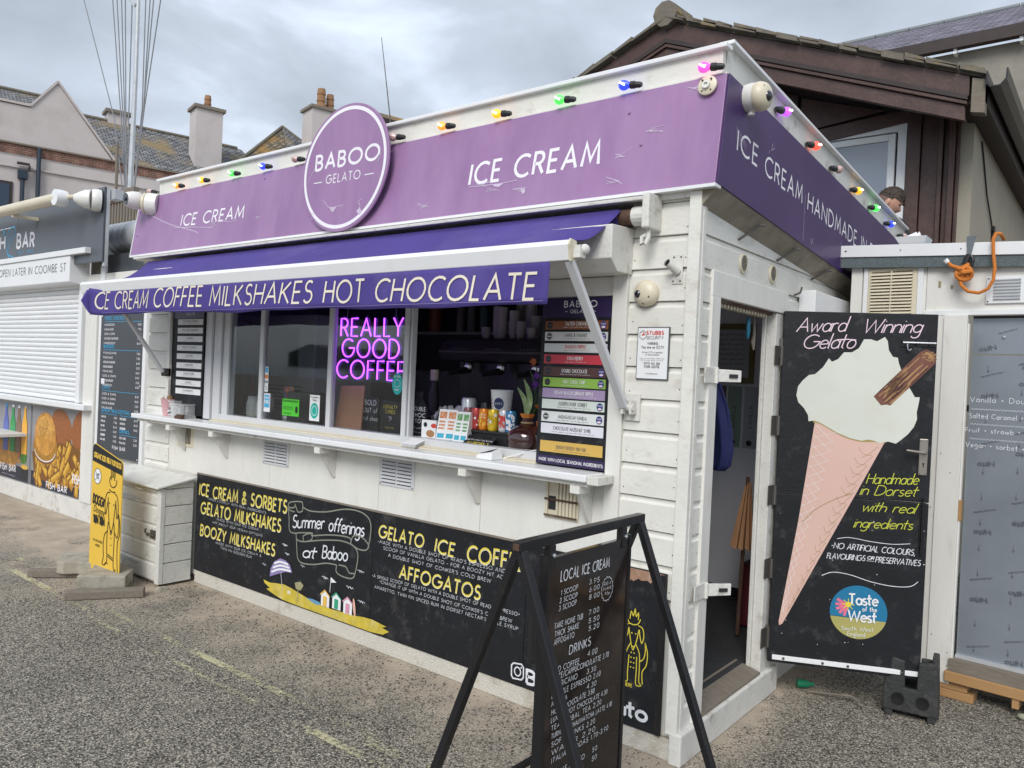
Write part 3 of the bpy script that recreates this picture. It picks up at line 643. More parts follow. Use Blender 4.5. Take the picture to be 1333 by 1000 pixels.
ribbon(t, f, smoothpts([(-8.36, 2.9), (-8.31, 2.86), (-8.30, 2.93), (-8.25, 2.95)]), .008); text(t, f, 'EST 1985', -8.08, 2.69, -7.67, 2.685, .024, w=.004); obj('fish_emblem', t, BLUEP, FS)
# folded awning arm
fa = thing('folding_awning_arm', 'white folded awning arm lying along the top of the fish bar fascia', 'awning arm', (-7, 0, 3.08))
obj('arm_tube', MB().tube([(-9.4, -.02, 3.09), (-7.0, -.02, 3.075), (-6.45, -.02, 3.07)], .055, 10), CAMY, fa, smooth=True)
obj('elbow', MB().lathe([(.0, -.05), (.075, -.05), (.08, 0), (.075, .05), (0, .05)], (-6.42, -.02, 3.07), 12, (0, 1, 0)), UPVC, fa, smooth=True)
obj('forearm', MB().tube([(-6.42, -.0, 3.08), (-6.28, .05, 3.085)], .020, 8).ball((-6.27, .06, 3.085), .03), CAMY, fa, smooth=True)
obj('arm_bracket', MB().box(-7.6, -7.55, -.02, .22, 3.0, 3.035), CAMY, fa)
cm = thing('dome_camera', 'white dome camera on the right end of the fish bar fascia', 'camera', (-6.2, .1, 3.05))
obj('mount', MB().lathe([(.0, 0), (.10, 0), (.105, .03), (.1, .06), (.09, .08)], (-6.12, .215, 3.06), 18, (-.3, -1, 0)), CAMW, cm, smooth=True)
obj('dome', MB().lathe([(.09, 0), (.085, .05), (.06, .1), (.035, .14), (0, .15)], (-6.145, .14, 3.06), 18, (-.7, -1, 0)), CAMW, cm, smooth=True)

# printed food posters below the shutter
def poster(x0, x1, seed, label):
    P = thing('food_poster', label, 'poster', ((x0+x1)/2, .35, .2))
    obj('panel', MB().box(x0, x1, .352, .368, .19, 1.055), M('poster_grey_print', (.27, .27, .29), .3, var=.1), P)
    return P
f = Fr((0, .352, 0), 0)
def food(P, items):
    for nm, mt_, polys in items:
        t = MB()
        for p in polys: fill(t, f, p)
        obj(nm, t, mt_, P)
GOLD = M('print_golden_pastry', (.62, .30, .05), .35, var=.5, vs=14, dirt=(.35, .10, .02), da=.7, ds=22)
CHIPC = M('print_chip_yellow', (.75, .45, .06), .35, var=.25, vs=25); CHIPD = M('print_chip_shade', (.42, .20, .02), .35, var=.3, vs=20)
FISHC = M('print_fishcake_brown', (.36, .12, .03), .35, var=.5, vs=45, dirt=(.15, .04, .01), da=.7, ds=60)
def chip(cx, cz, l, w_, a):
    c, s_ = math.cos(R(a)), math.sin(R(a)); return [(cx+x*c-z*s_, cz+x*s_+z*c) for x, z in ((-l/2, -w_/2), (l/2, -w_/2*.9), (l/2+.01, w_/2), (-l/2+.01, w_/2))]
P1 = poster(-7.88, -6.37, 1, 'food poster with golden pie, two fishcakes and chips under the shutter')
food(P1, [('navy_band', M('print_navy', (.012, .016, .04), .35), [[(-7.87, .195), (-6.38, .195), (-6.38, .40), (-6.75, .37), (-7.87, .35)]])])
food(P1, [('fishcake_print', FISHC, [ell(-7.13, .86, .26, .19, rot=-20), ell(-6.62, .82, .27, .25, rot=-25)])])
rr = random.Random(11); dk = MB(); lt = MB(); sh_m = MB(); CHIPS = M('print_chip_side', (.60, .30, .03), .35, var=.25, vs=20)
fill(dk, f, [(-7.86, .55), (-7.78, .30), (-7.2, .24), (-6.6, .32), (-6.40, .62), (-6.9, .72), (-7.6, .66)])
for i in range(62):
    cx = rr.uniform(-7.76, -6.46); cz = rr.uniform(.33, .66)-(.06 if cx < -7.5 else 0); cz = min(cz, .70); a_ = rr.choice([rr.uniform(60, 120), rr.uniform(60, 120), rr.uniform(20, 70), rr.uniform(110, 160)]); l = rr.uniform(.17, .28); w_ = rr.uniform(.045, .08)
    fill(dk, f, chip(cx, cz, l+.03, w_+.028, a_)); fill(sh_m, f, chip(cx+.008, cz-.006, l, w_, a_)); fill(lt, f, chip(cx-.006, cz+.006, l*.9, w_*.55, a_))
obj('chip_shadow_print', dk, M('print_chip_shadow', (.20, .08, .01), .35), P1); obj('chips_print', sh_m, CHIPS, P1); obj('chips_print', lt, CHIPC, P1)
food(P1, [('pie_case_print', M('print_pie_shadow', (.22, .08, .02), .35), [ell(-7.52, .62, .31, .17)]), ('pie_rim_print', CHIPD, [ell(-7.52, .65, .305, .17)])])
t = MB(); ribbon(t, f, ell(-7.52, .61, .27, .13, 190, 350, n=20), .012); obj('foil_rim_print', t, PAPER, P1)
food(P1, [('pie_print', GOLD, [ell(-7.53, .77, .27, .23)]), ('pie_print', M('print_pie_top', (.72, .38, .07), .35, var=.5, vs=18, dirt=(.5, .17, .03), da=.8, ds=20), [ell(-7.54, .84, .20, .12)])])
t = MB()
for i in range(14): ribbon(t, f, smoothpts([(-7.72+rr.uniform(0, .3), .92-rr.uniform(0, .25)) for _ in range(3)]), .007)
obj('pie_scoring_print', t, CHIPD, P1)
t = MB(); text(t, f, "FISH BAR", -6.82, .335, -6.42, .345, .085, w=.018); text(t, f, "FISH BAR", -7.45, .215, -6.95, .215, .06, w=.014); squiggle(t, f, -6.8, -6.45, .30, .012); obj('lettering', t, SIGNW, P1)
P0_ = poster(-9.6, -7.93, 2, 'food poster with drinks bottles and onion rings at the far left')
bt = []
for x, c in ((-8.62, (.10, .14, .45)), (-8.42, (.02, .30, .07)), (-8.25, (.20, .12, .07)), (-8.08, (.85, .42, .03))):
    food(P0_, [('bottle_print', M('print_bottle_%d' % int(-x*100), c, .3, var=.15), [[(x-.075, .5), (x+.075, .5), (x+.075, .82), (x+.03, .93), (x+.025, 1.02), (x-.025, 1.02), (x-.03, .93), (x-.075, .82)]]), ('bottle_cap_print', SIGNW if x != -8.62 else BLUEP, [[(x-.03, 1.0), (x+.03, 1.0), (x+.03, 1.03), (x-.03, 1.03)]])])
food(P0_, [('can_print', REDINK, [[(-8.33, .45), (-8.16, .45), (-8.16, .72), (-8.33, .72)]]), ('can_print', M('print_green', (.02, .2, .06), .4), [[(-8.55, .45), (-8.38, .45), (-8.38, .68), (-8.55, .68)]]), ('can_print', BLUEP, [[(-8.75, .45), (-8.58, .45), (-8.58, .72), (-8.75, .72)]]),
      ('navy_band', bpy.data.materials['print_navy'], [[(-9.5, .195), (-7.94, .195), (-7.94, .34), (-9.5, .40)]]), ('onion_print', CHIPD, [ell(-8.75, .47, .25, .15), ell(-8.45, .46, .2, .14)])])
t = MB()
for i in range(9): ribbon(t, f, ell(-8.9+i*.085, .43+.05*(i % 2)+.03*(i % 3), .075, .09, n=14), .035)
obj('onion_ring_print', t, GOLD, P0_)
food(P0_, [('salad_print', M('print_salad', (.08, .22, .03), .5, var=.7, vs=30), [ell(-8.09, .47, .1, .08)]), ('dip_pot_print', DARKP, [[(-8.13, .22), (-7.98, .22), (-7.95, .36), (-8.16, .36)]]), ('dip_print', CHIPC, [ell(-8.055, .36, .10, .025)])])
t = MB(); text(t, f, "FISH BAR", -8.75, .27, -8.3, .28, .07, w=.016); squiggle(t, f, -8.7, -8.3, .225, .012); obj('lettering', t, SIGNW, P0_)
sh_ = thing('serving_shelf', 'short white shelf crossing the drinks poster at the far left', 'shelf', (-9, .2, .66))
obj('shelf_board', MB().box(-9.8, -8.02, -.02, .35, .70, .735), WHITEP, sh_, bevel=.004)
obj('bracket', MB().prism([(.0, .70), (.35, .70), (.35, .55)], -8.9, -8.87, 'x'), WHITEP, sh_)

# grey menu board
MN = thing('fish_menu_board', 'tall dark grey fish bar menu board with blue headings', 'menu board', (-5.84, .33, .69))
obj('board', MB().box(-6.26, -5.415, .322, .338, .69, 2.06), DKFILM, MN, bevel=.004)
obj('batten', MB().box(-5.405, -5.35, .31, .345, .66, 2.2), UPVC, MN)
f = Fr((0, .322, 0), 0); tb = MB(); tw = MB(); rq = random.Random(4)
def sect(x0, x1, z, head, n, cols=True):
    text(tb, f, head, x0, z, x0+len(head)*.03, z, .03, w=.006)
    ribbon(tb, f, [(x0, z-.018), (x1, z-.018)], .004)
    for i in range(n):
        zz = z-.055-i*.043; 
        text(tw, f, rq.choice(['COD & CHIPS', 'HADDOCK', 'FISHCAKE', 'SAUSAGE', 'SCAMPI', 'CHEESEBURGER', 'VEGGIE BURGER']), x0, zz, x0+rq.uniform(.16, .28)*(x1-x0)/.7, zz, .017, w=.0036)
        text(tw, f, rq.choice(['7.50', '3.20', '8.40', '5.00']), x1-.06, zz, x1, zz, .017, w=.0036)
sect(-6.18, -5.47, 1.965, 'FRIED CHICKEN', 5); sect(-6.18, -5.47, 1.70, 'BURGERS', 8); sect(-6.18, -5.47, 1.315, 'CHIPS', 4)
sect(-6.18, -5.86, 1.10, 'JUNIOR MEALS', 6); sect(-5.80, -5.47, 1.10, 'EXTRAS', 3); sect(-5.80, -5.47, .925, 'DRINKS', 2)
text(tw, f, 'FISH BAR', -5.93, .765, -5.68, .765, .03, w=.006); fill(tw, f, [(-6.21, 1.36), (-6.14, 1.36), (-6.14, 1.41), (-6.21, 1.41)])
for p in ((-6.23, 2.0), (-5.45, 2.02), (-5.45, 1.37), (-5.45, .71), (-6.23, .71)): fill(tw, f, ell(p[0], p[1], .008, .008, n=8))
obj('lettering', tb, BLUEP, MN); obj('lettering', tw, SIGNW, MN)
# silver duct
du = thing('extract_duct', 'silver spiral extract duct between fish bar and kiosk roofs', 'duct', (-5.8, .5, 2.6))
d = MB(); pts = []; rad = []
for i in range(49):
    pts.append((-6.7+i*.03, .62, 2.80)); rad.append(.155+(.008 if i % 4 == 0 else 0))
d.tube(pts, rad, 24); obj('duct_pipe', d, GALV, du, smooth=True)
obj('flange', MB().tube([(-5.62, .62, 2.8), (-5.30, .6, 2.8)], .18, 24).tube([(-5.4, .55, 2.95), (-5.1, .4, 2.75), (-5.0, .3, 2.4)], .19, 20), GALV, du, smooth=True)
obj('duct_box', MB().box(-6.75, -5.1, .42, .8, 2.42, 2.6), GREYWOOD, du); obj('duct_box_panel', MB().box(-6.5, -5.5, .405, .425, 2.43, 2.6), DKFILM, du)
obj('duct_support', MB().box(-6.75, -5.0, .36, .44, 2.33, 2.415), WHITE2, du)
# ============================================================ THE KIOSK
KI = thing('gelato_kiosk', 'white clapboard gelato kiosk with serving hatch in the centre of the picture', 'kiosk', (-2.3, 1.7, 0))
PITCH = .1428; SEAM = 2.11
def board_prof(z0, z1, y):      # shiplap face with a chamfered top and a shadow gap
    return [(y+.022, z0), (y, z0+.003), (y, z1-.028), (y+.011, z1-.017), (y+.011, z1-.002), (y+.022, z1-.002)]
zs = [SEAM+PITCH*k for k in range(-14, 3)]
for k, z in enumerate(zs):
    z1 = min(z+PITCH, 2.43)
    if z >= .66: obj('cladding_board', MB().prism(board_prof(z, z1, .0), -.335, -.048, 'x'), WHITE, KI)
    if z > .2: obj('cladding_board', MB().prism(board_prof(z, z1, .01), -4.70, -4.33, 'x'), WHITE, KI)
    if z < 2.05:   # narrow strip beside the door frame, notched by the boards
        b = MB(); b.prism([(a-.0, c) for a, c in [(-.022, z), (0, z+.003), (0, z1-.03), (-.011, z1-.018), (-.011, z1-.002), (-.022, z1-.002)]], .03, .118, 'y')
        obj('cladding_board', b, WHITE, KI)
        b = MB(); b.prism([(-.022, z), (0, z+.003), (0, z1-.03), (-.011, z1-.018), (-.011, z1-.002), (-.022, z1-.002)], 1.06, 3.4, 'y'); obj('cladding_board', b, WHITE, KI)
for z in (2.11, 2.2528):
    zb = z; b = MB(); z1 = z+.1428 if z < 2.2 else 2.42
    b.prism([(-.022, zb), (0, zb+.003), (0, z1-.03), (-.008, z1-.018), (-.008, z1-.002), (-.022, z1-.002)], .03, 3.4, 'y'); obj('cladding_board', b, WHITE, KI)
obj('wall_core', MB().box(-.336, -.03, .022, .10, .0, 2.5).box(-4.7, -4.33, .032, .1, 0, 2.5).box(-.336, -4.33, .10, .11, 2.02, 2.5).box(-.08, -.024, .10, .135, 0, 2.5).box(-.08, -.024, 1.03, 3.4, 0, 2.5).box(-.08, -.024, .135, 1.03, 2.05, 2.5).box(-4.7, -4.62, .1, 3.4, 0, 2.6).box(-4.7, 0, 3.4, 3.46, 0, 2.8), WHITE2, KI)
nl = MB()
rn = random.Random(4)
for k, z in enumerate(zs):
    if .66 <= z < 2.3:
        for x in (-.315, -.07): nl.ball((x+rn.uniform(-.006, .006), -.0005, z+.04+rn.uniform(-.01, .02)), .0028, 6, 4)
    if .2 < z < 2.0: nl.ball((-.0005, .10, z+.06), .0025, 6, 4); nl.ball((-4.36, .0095, z+.05), .004, 6, 4)
obj('nail', nl, RUST, KI)['kind'] = 'stuff'
# corner post
obj('corner_post', MB().box(-.05, .004, -.026, .0, .125, 2.425), WHITE, KI, bevel=.003)
obj('corner_post', MB().box(-.020, .006, .0005, .032, .125, 2.425), WHITE, KI, bevel=.003)
obj('hatch_post', MB().box(-.412, -.336, -.016, .06, .79, 2.09), WHITE2, KI, bevel=.003)
obj('hatch_post', MB().box(-4.335, -4.295, -.03, .06, 1.19, 2.09), WHITE2, KI, bevel=.003)
# plinth (front with peeling pebbly render, side sill)
obj('plinth', MB().box(-3.86, -.02, -.005, .06, 0, .094), ROUGHC, KI, bevel=.006)
obj('plinth', MB().box(-.03, .028, -.028, 1.12, 0, .138), WHITEP, KI, bevel=.008)
obj('plinth', MB().box(-4.75, -3.865, .05, .1, 0, .3), ROUGHC, KI)
obj('door_sill', MB().hexa([(-.12, .205, .14), (.012, .205, .125), (.012, .905, .125), (-.12, .905, .14), (-.12, .205, .185), (.012, .205, .150), (.012, .905, .150), (-.12, .905, .185)]), GREYWOOD, KI)
# door frame
obj('door_frame', MB().box(-.02, .012, .115, .202, .139, 2.0), WHITE2, KI, bevel=.003)
obj('door_frame', MB().box(-.02, .010, .115, 1.06, 2.0, 2.112), WHITE2, KI, bevel=.003)
obj('door_frame', MB().box(-.045, .006, .915, 1.0, .139, 1.995), WHITEP, KI, bevel=.003)
obj('door_stop', MB().box(-.065, -.046, .90, .96, .139, 1.99), WHITEP, KI, bevel=.003)
dd = MB()
for i in range(18): dd.box(-.06, -.025, .215+i*.037, .228+i*.037, 1.968, 1.985)
obj('head_slats', dd, CAMY, KI); KI_head = obj('door_head', MB().box(-.11, -.015, .205, .905, 1.985, 1.999), RUST, KI)
for z in (1.78, 1.42, 1.06, .68, .32):
    h = MB(); h.box(.006, .0115, .905, .958, z-.05, z+.05).tube([(.022, .962, z-.05), (.022, .962, z+.05)], .009, 8); obj('hinge', h, BRASSY, KI)
for z in (1.657, .715):
    h = obj('hasp', MB().box(.0125, .018, .06, .165, z-.035, z+.035).tube([(.022, .167, z-.035), (.022, .167, z+.035)], .009, 8), WHITEP, KI, bevel=.002)
    obj('hasp_strap', MB().hexa([(.016, .175, z-.028), (.022, .175, z-.028), (.095, .265, z-.026), (.09, .268, z-.026), (.016, .175, z+.028), (.022, .175, z+.028), (.095, .265, z+.026), (.09, .268, z+.026)]), WHITEP, h, bevel=.002)
    obj('hasp_slot', MB().hexa([(.060, .2145, z-.008), (.063, .2143, z-.008), (.088, .2445, z-.008), (.085, .2447, z-.008), (.060, .2145, z+.008), (.063, .2143, z+.008), (.088, .2445, z+.008), (.085, .2447, z+.008)]), DARKP, h)
# round vents on the side wall
for y in (.449, .828):
    v = obj('round_vent', MB().lathe([(.0, 0), (.048, 0), (.046, .008), (.038, .01), (.036, .004), (0, .004)], (.0005, y, 2.185), 22, (1, 0, 0)), CAMY, KI, smooth=True)
    g = MB()
    for i in range(9): g.box(.005, .0085, y-math.sqrt(max(.036**2-(.0085*(i-4))**2, 0)), y+math.sqrt(max(.036**2-(.0085*(i-4))**2, 0)), 2.184+.0085*(i-4)-.002, 2.184+.0085*(i-4)+.0015)
    obj('vent_grille', g, BRASSY, v)
obj('cable_hook', MB().tube([(.0, 1.17, 2.115), (.03, 1.18, 2.13), (.03, 1.2, 2.16)], .006, 6), BRASSY, KI)
# soffit and underside of roof edge
obj('soffit', MB().hexa([(.0, -.02, 2.36), (.07, -.02, 2.435), (.07, 3.4, 2.21), (.0, 3.4, 2.12), (.0, -.02, 2.45), (.07, -.02, 2.452), (.07, 3.4, 2.3), (.0, 3.4, 2.3)]), M('dirty_soffit_boards', (.27, .24, .19), .9, var=.3, vs=8, bump=.4, dirt=(.35, .33, .29), da=.6, ds=9), KI)
for y in (.5, 1.0, 1.55): obj('soffit_bracket', MB().tube([(.005, y-.12, 2.31-.05*y), (.05, y, 2.40-.07*y), (.07, y+.02, 2.405-.07*y)], .006, 6), BRASSY, KI)
obj('roof', MB().box(-4.9, -.01, .10, 3.5, 2.58, 2.66), FELT, KI)
# white upstand above the fascia with its lip
obj('parapet', MB().box(-4.72, .03, .06, .09, 2.80, 3.035), WHITE, KI)
obj('parapet_lip', MB().box(-4.73, .055, .035, .10, 3.035, 3.055), UPVC, KI, bevel=.003)
obj('parapet', MB().hexa([(.0, .10, 2.7), (.03, .10, 2.7), (.03, 3.5, 2.5), (.0, 3.5, 2.5), (.0, .10, 3.07), (.03, .10, 3.07), (.03, 3.5, 2.865), (.0, 3.5, 2.865)]), WHITEP, KI)
obj('parapet_lip', MB().hexa([(-.01, .10, 3.07), (.06, .10, 3.07), (.06, 3.5, 2.865), (-.01, 3.5, 2.865), (-.01, .10, 3.086), (.06, .10, 3.086), (.06, 3.5, 2.88), (-.01, 3.5, 2.88)]), UPVC, KI, bevel=.002)
obj('fascia_ledge', MB().box(-4.93, .07, .022, .06, 2.912, 2.92), WHITE2, KI)
obj('under_fascia_board', MB().box(-4.9, .0, -.02, .1, 2.405, 2.44), WHITEP, KI)
# panels under the shelf
for x0, x1 in ((-4.325, -3.96), (-3.957, -3.0), (-2.997, -1.932), (-1.929, -1.157), (-1.154, -.414)):
    obj('front_panel', MB().box(x0, x1, .004 if x0 > -4 else .012, .03, .78, 1.165), WHITE2, KI, bevel=.002)
for z in (.28, .4228, .5656, .70): pass
obj('front_panel', MB().box(-4.33, -.34, .014, .05, .05, .79), WHITE2, KI)
# shelf
obj('shelf_slab', MB().box(-4.60, -2.372, -.158, .02, 1.158, 1.192), UPVC, KI, bevel=.006)
obj('shelf_slab', MB().box(-2.368, -.42, -.158, .02, 1.158, 1.192), UPVC, KI, bevel=.006)
obj('shelf_batten', MB().box(-4.55, -.425, -.13, .0, 1.137, 1.157), WHITEP, KI)
obj('shelf_end_block', MB().box(-.4195, -.36, -.150, -.017, 1.150, 1.188), WHITEP, KI, bevel=.003)
for x in (-4.08, -3.50, -2.33, -1.17, -.49):
    b = obj('shelf_bracket', MB().prism([(-.135, 1.136), (.004, 1.136), (.004, .95), (-.01, .95)], x-.011, x+.011, 'x'), WHITE2, KI, bevel=.002)
    obj('bracket_block', MB().box(x-.026, x+.026, -.1365, -.05, 1.10, 1.1365), WHITE2, b, bevel=.002)
# wall vents below the shelf
def louvre(x0, x1, z0, z1, mat, cols, n, broken=False):
    v = obj('wall_vent', MB().box(x0, x1, -.001, .004, z0, z1), mat, KI, bevel=.0015)
    w_ = (x1-x0-.03)/cols
    for c in range(cols):
        for i in range(n):
            za = z0+.02+(z1-z0-.035)*i/n; h = (z1-z0-.035)/n*.62; xa = x0+.015+w_*c+.006; xb = xa+w_-.012
            obj('louvre', MB().prism([(-.001, za), (-.008, za+h*.25), (-.001, za+h)], xa, xb, 'x'), mat, v)
            obj('louvre_slot', MB().box(xa+.002, xb-.002, -.0022, -.0012, za-.004, za+.0015), DARKP, v)
    for q in ((x0+.012, z0+.01), (x1-.012, z0+.01)): obj('screw', MB().ball((q[0], -.002, q[1]), .004, 8, 5), DARKP, v)
louvre(-3.075, -2.79, .955, 1.13, ALU, 2, 7)
louvre(-1.925, -1.64, .955, 1.13, ALU, 2, 7)
v = obj('wall_vent', MB().box(-4.20, -3.95, .005, .012, .972, 1.13), CAMY, KI, bevel=.002)
for i in range(9): obj('vent_slot', MB().box(-4.175+i*.02, -4.165+i*.02, .003, .006, .995, 1.115), DARKP, v)
v = obj('wall_vent', MB().box(-.745, -.55, -.001, .003, .945, 1.12), CAMY, KI)
for i in range(9):
    if i not in (1, 2): obj('vent_slat', MB().box(-.735+i*.02, -.724+i*.02, -.010, -.002, .955, 1.118), CAMY, v)
obj('broken_hole', MB().box(-.722, -.672, -.0035, -.0012, .985, 1.05), DARKP, v); obj('vent_slat', MB().box(-.742, -.553, -.013, -.010, 1.03, 1.04).box(-.742, -.553, -.013, -.010, .955, .963), RUST, v)
# window frame
obj('window_sill', MB().box(-3.72, -.80, .02, .10, 1.192, 1.245), ALU, KI, bevel=.003)
obj('sill_lip', MB().hexa([(-3.72, -.02, 1.193), (-.80, -.02, 1.193), (-.80, .02, 1.193), (-3.72, .02, 1.193), (-3.72, -.02, 1.2), (-.80, -.02, 1.2), (-.80, .02, 1.21), (-3.72, .02, 1.21)]), CAMY, KI)
for x0, x1, y0, y1 in ((-3.84, -3.76, .0, .09), (-3.75, -3.66, .015, .09), (-3.65, -3.58, .03, .09), (-3.205, -3.165, .03, .07), (-2.475, -2.435, .03, .07), (-1.80, -1.765, .03, .07), (-1.76, -1.745, .04, .08), (-.80, -.785, .0, .08)):
    obj('window_post', MB().box(x0, x1, y0, y1, 1.20, 2.05), ALU, KI, bevel=.003)
obj('window_head', MB().box(-3.84, -.41, .0, .09, 2.0, 2.085), WHITE2, KI)
for x0, x1 in ((-3.58, -3.205), (-3.165, -2.475), (-2.435, -1.80)):
    obj('pane', MB().box(x0, x1, .048, .052, 1.245, 2.0), GLASS, KI)
# shutter box over the hatch
obj('shutter_box', MB().prism([(-.185, 2.285), (.0, 2.295), (.0, 2.088), (-.125, 2.088), (-.185, 2.14)], -4.31, -.325, 'x'), WHITEP, KI, bevel=.004)
# interior
obj('interior_floor', MB().box(-4.6, -.081, .11, 2.6, .165, .182), MAT, KI)
obj('interior_wall', MB().box(-4.6, -1.25, 2.0, 2.06, .18, 2.45), INSHADE, KI)
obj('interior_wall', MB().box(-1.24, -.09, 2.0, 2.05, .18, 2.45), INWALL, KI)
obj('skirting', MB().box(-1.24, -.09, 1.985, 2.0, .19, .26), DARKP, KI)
obj('interior_wall', MB().box(-4.6, -4.56, .12, 2.0, .18, 2.45), INSHADE, KI)
obj('interior_ceiling', MB().box(-4.6, -1.25, .11, 2.0, 2.44, 2.5), INSHADE, KI); obj('interior_ceiling', MB().box(-1.24, -.09, .11, 2.0, 2.44, 2.5), INWALL, KI)
obj('interior_counter', MB().box(-4.5, -.95, .10, .50, 1.18, 1.21), DARKP, KI)
obj('interior_counter', MB().box(-4.5, -1.0, .12, .16, .2, 1.17), INSHADE, KI)
obj('back_counter', MB().box(-4.5, -1.3, 1.4, 1.98, .2, 1.18), INSHADE, KI)
obj('splashback', MB().box(-4.5, -1.9, 1.985, 1.998, 1.18, 1.62), M('grey_splashback', (.22, .23, .25), .5), KI)
obj('back_shelf', MB().box(-3.9, -1.95, 1.7, 1.99, 1.93, 1.955), M('grey_shelf', (.25, .26, .27), .5), KI)
# side box
obj('electric_box', MB().box(.0, .09, 1.25, 1.9, 2.02, 2.15), UPVC, KI, bevel=.004)
# awning tie bracket, cable
obj('small_hook', MB().tube([(-.345, -.02, 1.50), (-.30, -.03, 1.505), (-.27, -.01, 1.51)], .006, 6), BRASSY, KI)

# ------------------------------------------------------------ fascia signs
FF = thing('front_fascia_sign', 'long faded purple ICE CREAM fascia with painted-in sky sheen across the front of the kiosk', 'sign', (-2.4, -.05, 2.44))
prof = [(-.05, 2.443), (.018, 2.914), (.05, 2.914), (-.01, 2.443)]
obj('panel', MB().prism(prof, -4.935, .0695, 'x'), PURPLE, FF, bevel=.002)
obj('bottom_trim', MB().prism([(-.058, 2.428), (-.058, 2.442), (-.0, 2.442), (-.0, 2.428)], -4.94, .075, 'x'), UPVC, FF)
obj('edge_trim', MB().prism([(-.054, 2.443), (.015, 2.914), (.05, 2.914), (-.01, 2.443)], -4.945, -4.9355, 'x'), UPVC, FF)
class FrT(Fr):   # frame lying in the leaning fascia plane: b is world height
    def p(s, a, b, d=0): y = -.05+(b-2.443)*.1444; return (a, y-d, b)
f = FrT((0, 0, 0), 0); t = MB()
for x0, x1, z0, z1, h in ((-1.302, -.514, 2.598, 2.602, .108), (-4.215, -3.385, 2.628, 2.612, .085)):
    t = MB(); text(t, f, 'ICE CREAM', x0, z0, x1, z1, h, w=h*.155, slant=.04); obj('lettering', t, SIGNW, FF)
t = MB(); rs = random.Random(9)
for cx, cz in ((-4.05, 2.69), (-3.2, 2.6), (-3.75, 2.6), (-1.62, 2.52), (-1.15, 2.55), (-1.2, 2.585), (-.95, 2.53), (-.42, 2.50), (-.40, 2.62), (-.24, 2.72), (-.05, 2.87)):
    for k in range(5):
        a = rs.uniform(-25, 35); l = rs.uniform(.01, .05); x = cx+rs.uniform(-.02, .02); z = cz+rs.uniform(-.012, .012)
        ribbon(t, f, [(x-l*math.cos(R(a)), z-l*math.sin(R(a))), (x, z+rs.uniform(-.004, .004)), (x+l*math.cos(R(a)), z+l*math.sin(R(a)))], rs.uniform(.0015, .004))
ribbon(t, f, smoothpts([(-4.78, 2.78), (-4.4, 2.66), (-4.0, 2.57), (-3.93, 2.545)]), .006); ribbon(t, f, smoothpts([(-4.3, 2.62), (-4.0, 2.60), (-3.75, 2.575)]), .005)
ribbon(t, f, [(-1.3, 2.585), (-1.1, 2.578), (-.98, 2.583)], .004); fill(t, f, [(-1.14, 2.578), (-1.10, 2.58), (-1.07, 2.576), (-1.09, 2.562), (-1.12, 2.566)])
fill(t, f, [(-.95, 2.53), (-.925, 2.535), (-.92, 2.515), (-.935, 2.505)]); ribbon(t, f, smoothpts([(-3.45, 2.605), (-3.55, 2.60), (-3.7, 2.62)]), .004)
obj('torn_vinyl_scratches', t, M('torn_vinyl_edge', (.58, .48, .62), .6, var=.15), FF)
for x, z in ((-4.9, 2.8), (-4.88, 2.6), (-.38, 2.82), (-.30, 2.66), (-1.95, 2.87), (-3.2, 2.87)):
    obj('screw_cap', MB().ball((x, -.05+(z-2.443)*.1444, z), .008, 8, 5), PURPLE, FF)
SF = thing('side_fascia_sign', 'dark purple ICE CREAM HANDMADE IN fascia receding down the side of the kiosk', 'sign', (.07, 1.7, 2.3))
def slope(y, z0, k): return z0-k*y
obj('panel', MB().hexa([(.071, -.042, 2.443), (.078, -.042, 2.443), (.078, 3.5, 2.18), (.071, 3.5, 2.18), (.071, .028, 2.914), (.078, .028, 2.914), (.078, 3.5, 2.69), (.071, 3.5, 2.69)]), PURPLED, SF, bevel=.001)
class FrS(Fr):
    def p(s, a, b, d=0): return (.078+d, a, b)
f = FrS((0, 0, 0), 0); t = MB()
for s, y0, z0, y1, z1, h in (('ICE', .137, 2.622, .366, 2.608, .086), ('CREAM', .464, 2.596, .986, 2.566, .087), ('HANDMADE', 1.08, 2.552, 2.011, 2.508, .087), ('IN DORSET', 2.124, 2.503, 2.95, 2.46, .085)):
    text(t, f, s, y0, z0, y1, z1, h, w=.0115)
obj('lettering', t, SIGNW, SF); t = MB()
ribbon(t, f, [(1.035, 2.62), (1.03, 2.38)], .003); ribbon(t, f, [(1.70, 2.48), (1.70, 2.34)], .003); ribbon(t, f, [(1.15, 2.41), (1.17, 2.385), (1.19, 2.42)], .004); ribbon(t, f, [(.50, 2.70), (.55, 2.76), (.53, 2.72), (.57, 2.74)], .003)
for i in range(10): ribbon(t, f, [(.12+i*.01, 2.72-i*.004), (.13+i*.012, 2.66-.01*(i % 3))], .0015)
obj('scratches', t, bpy.data.materials['torn_vinyl_edge'], SF)
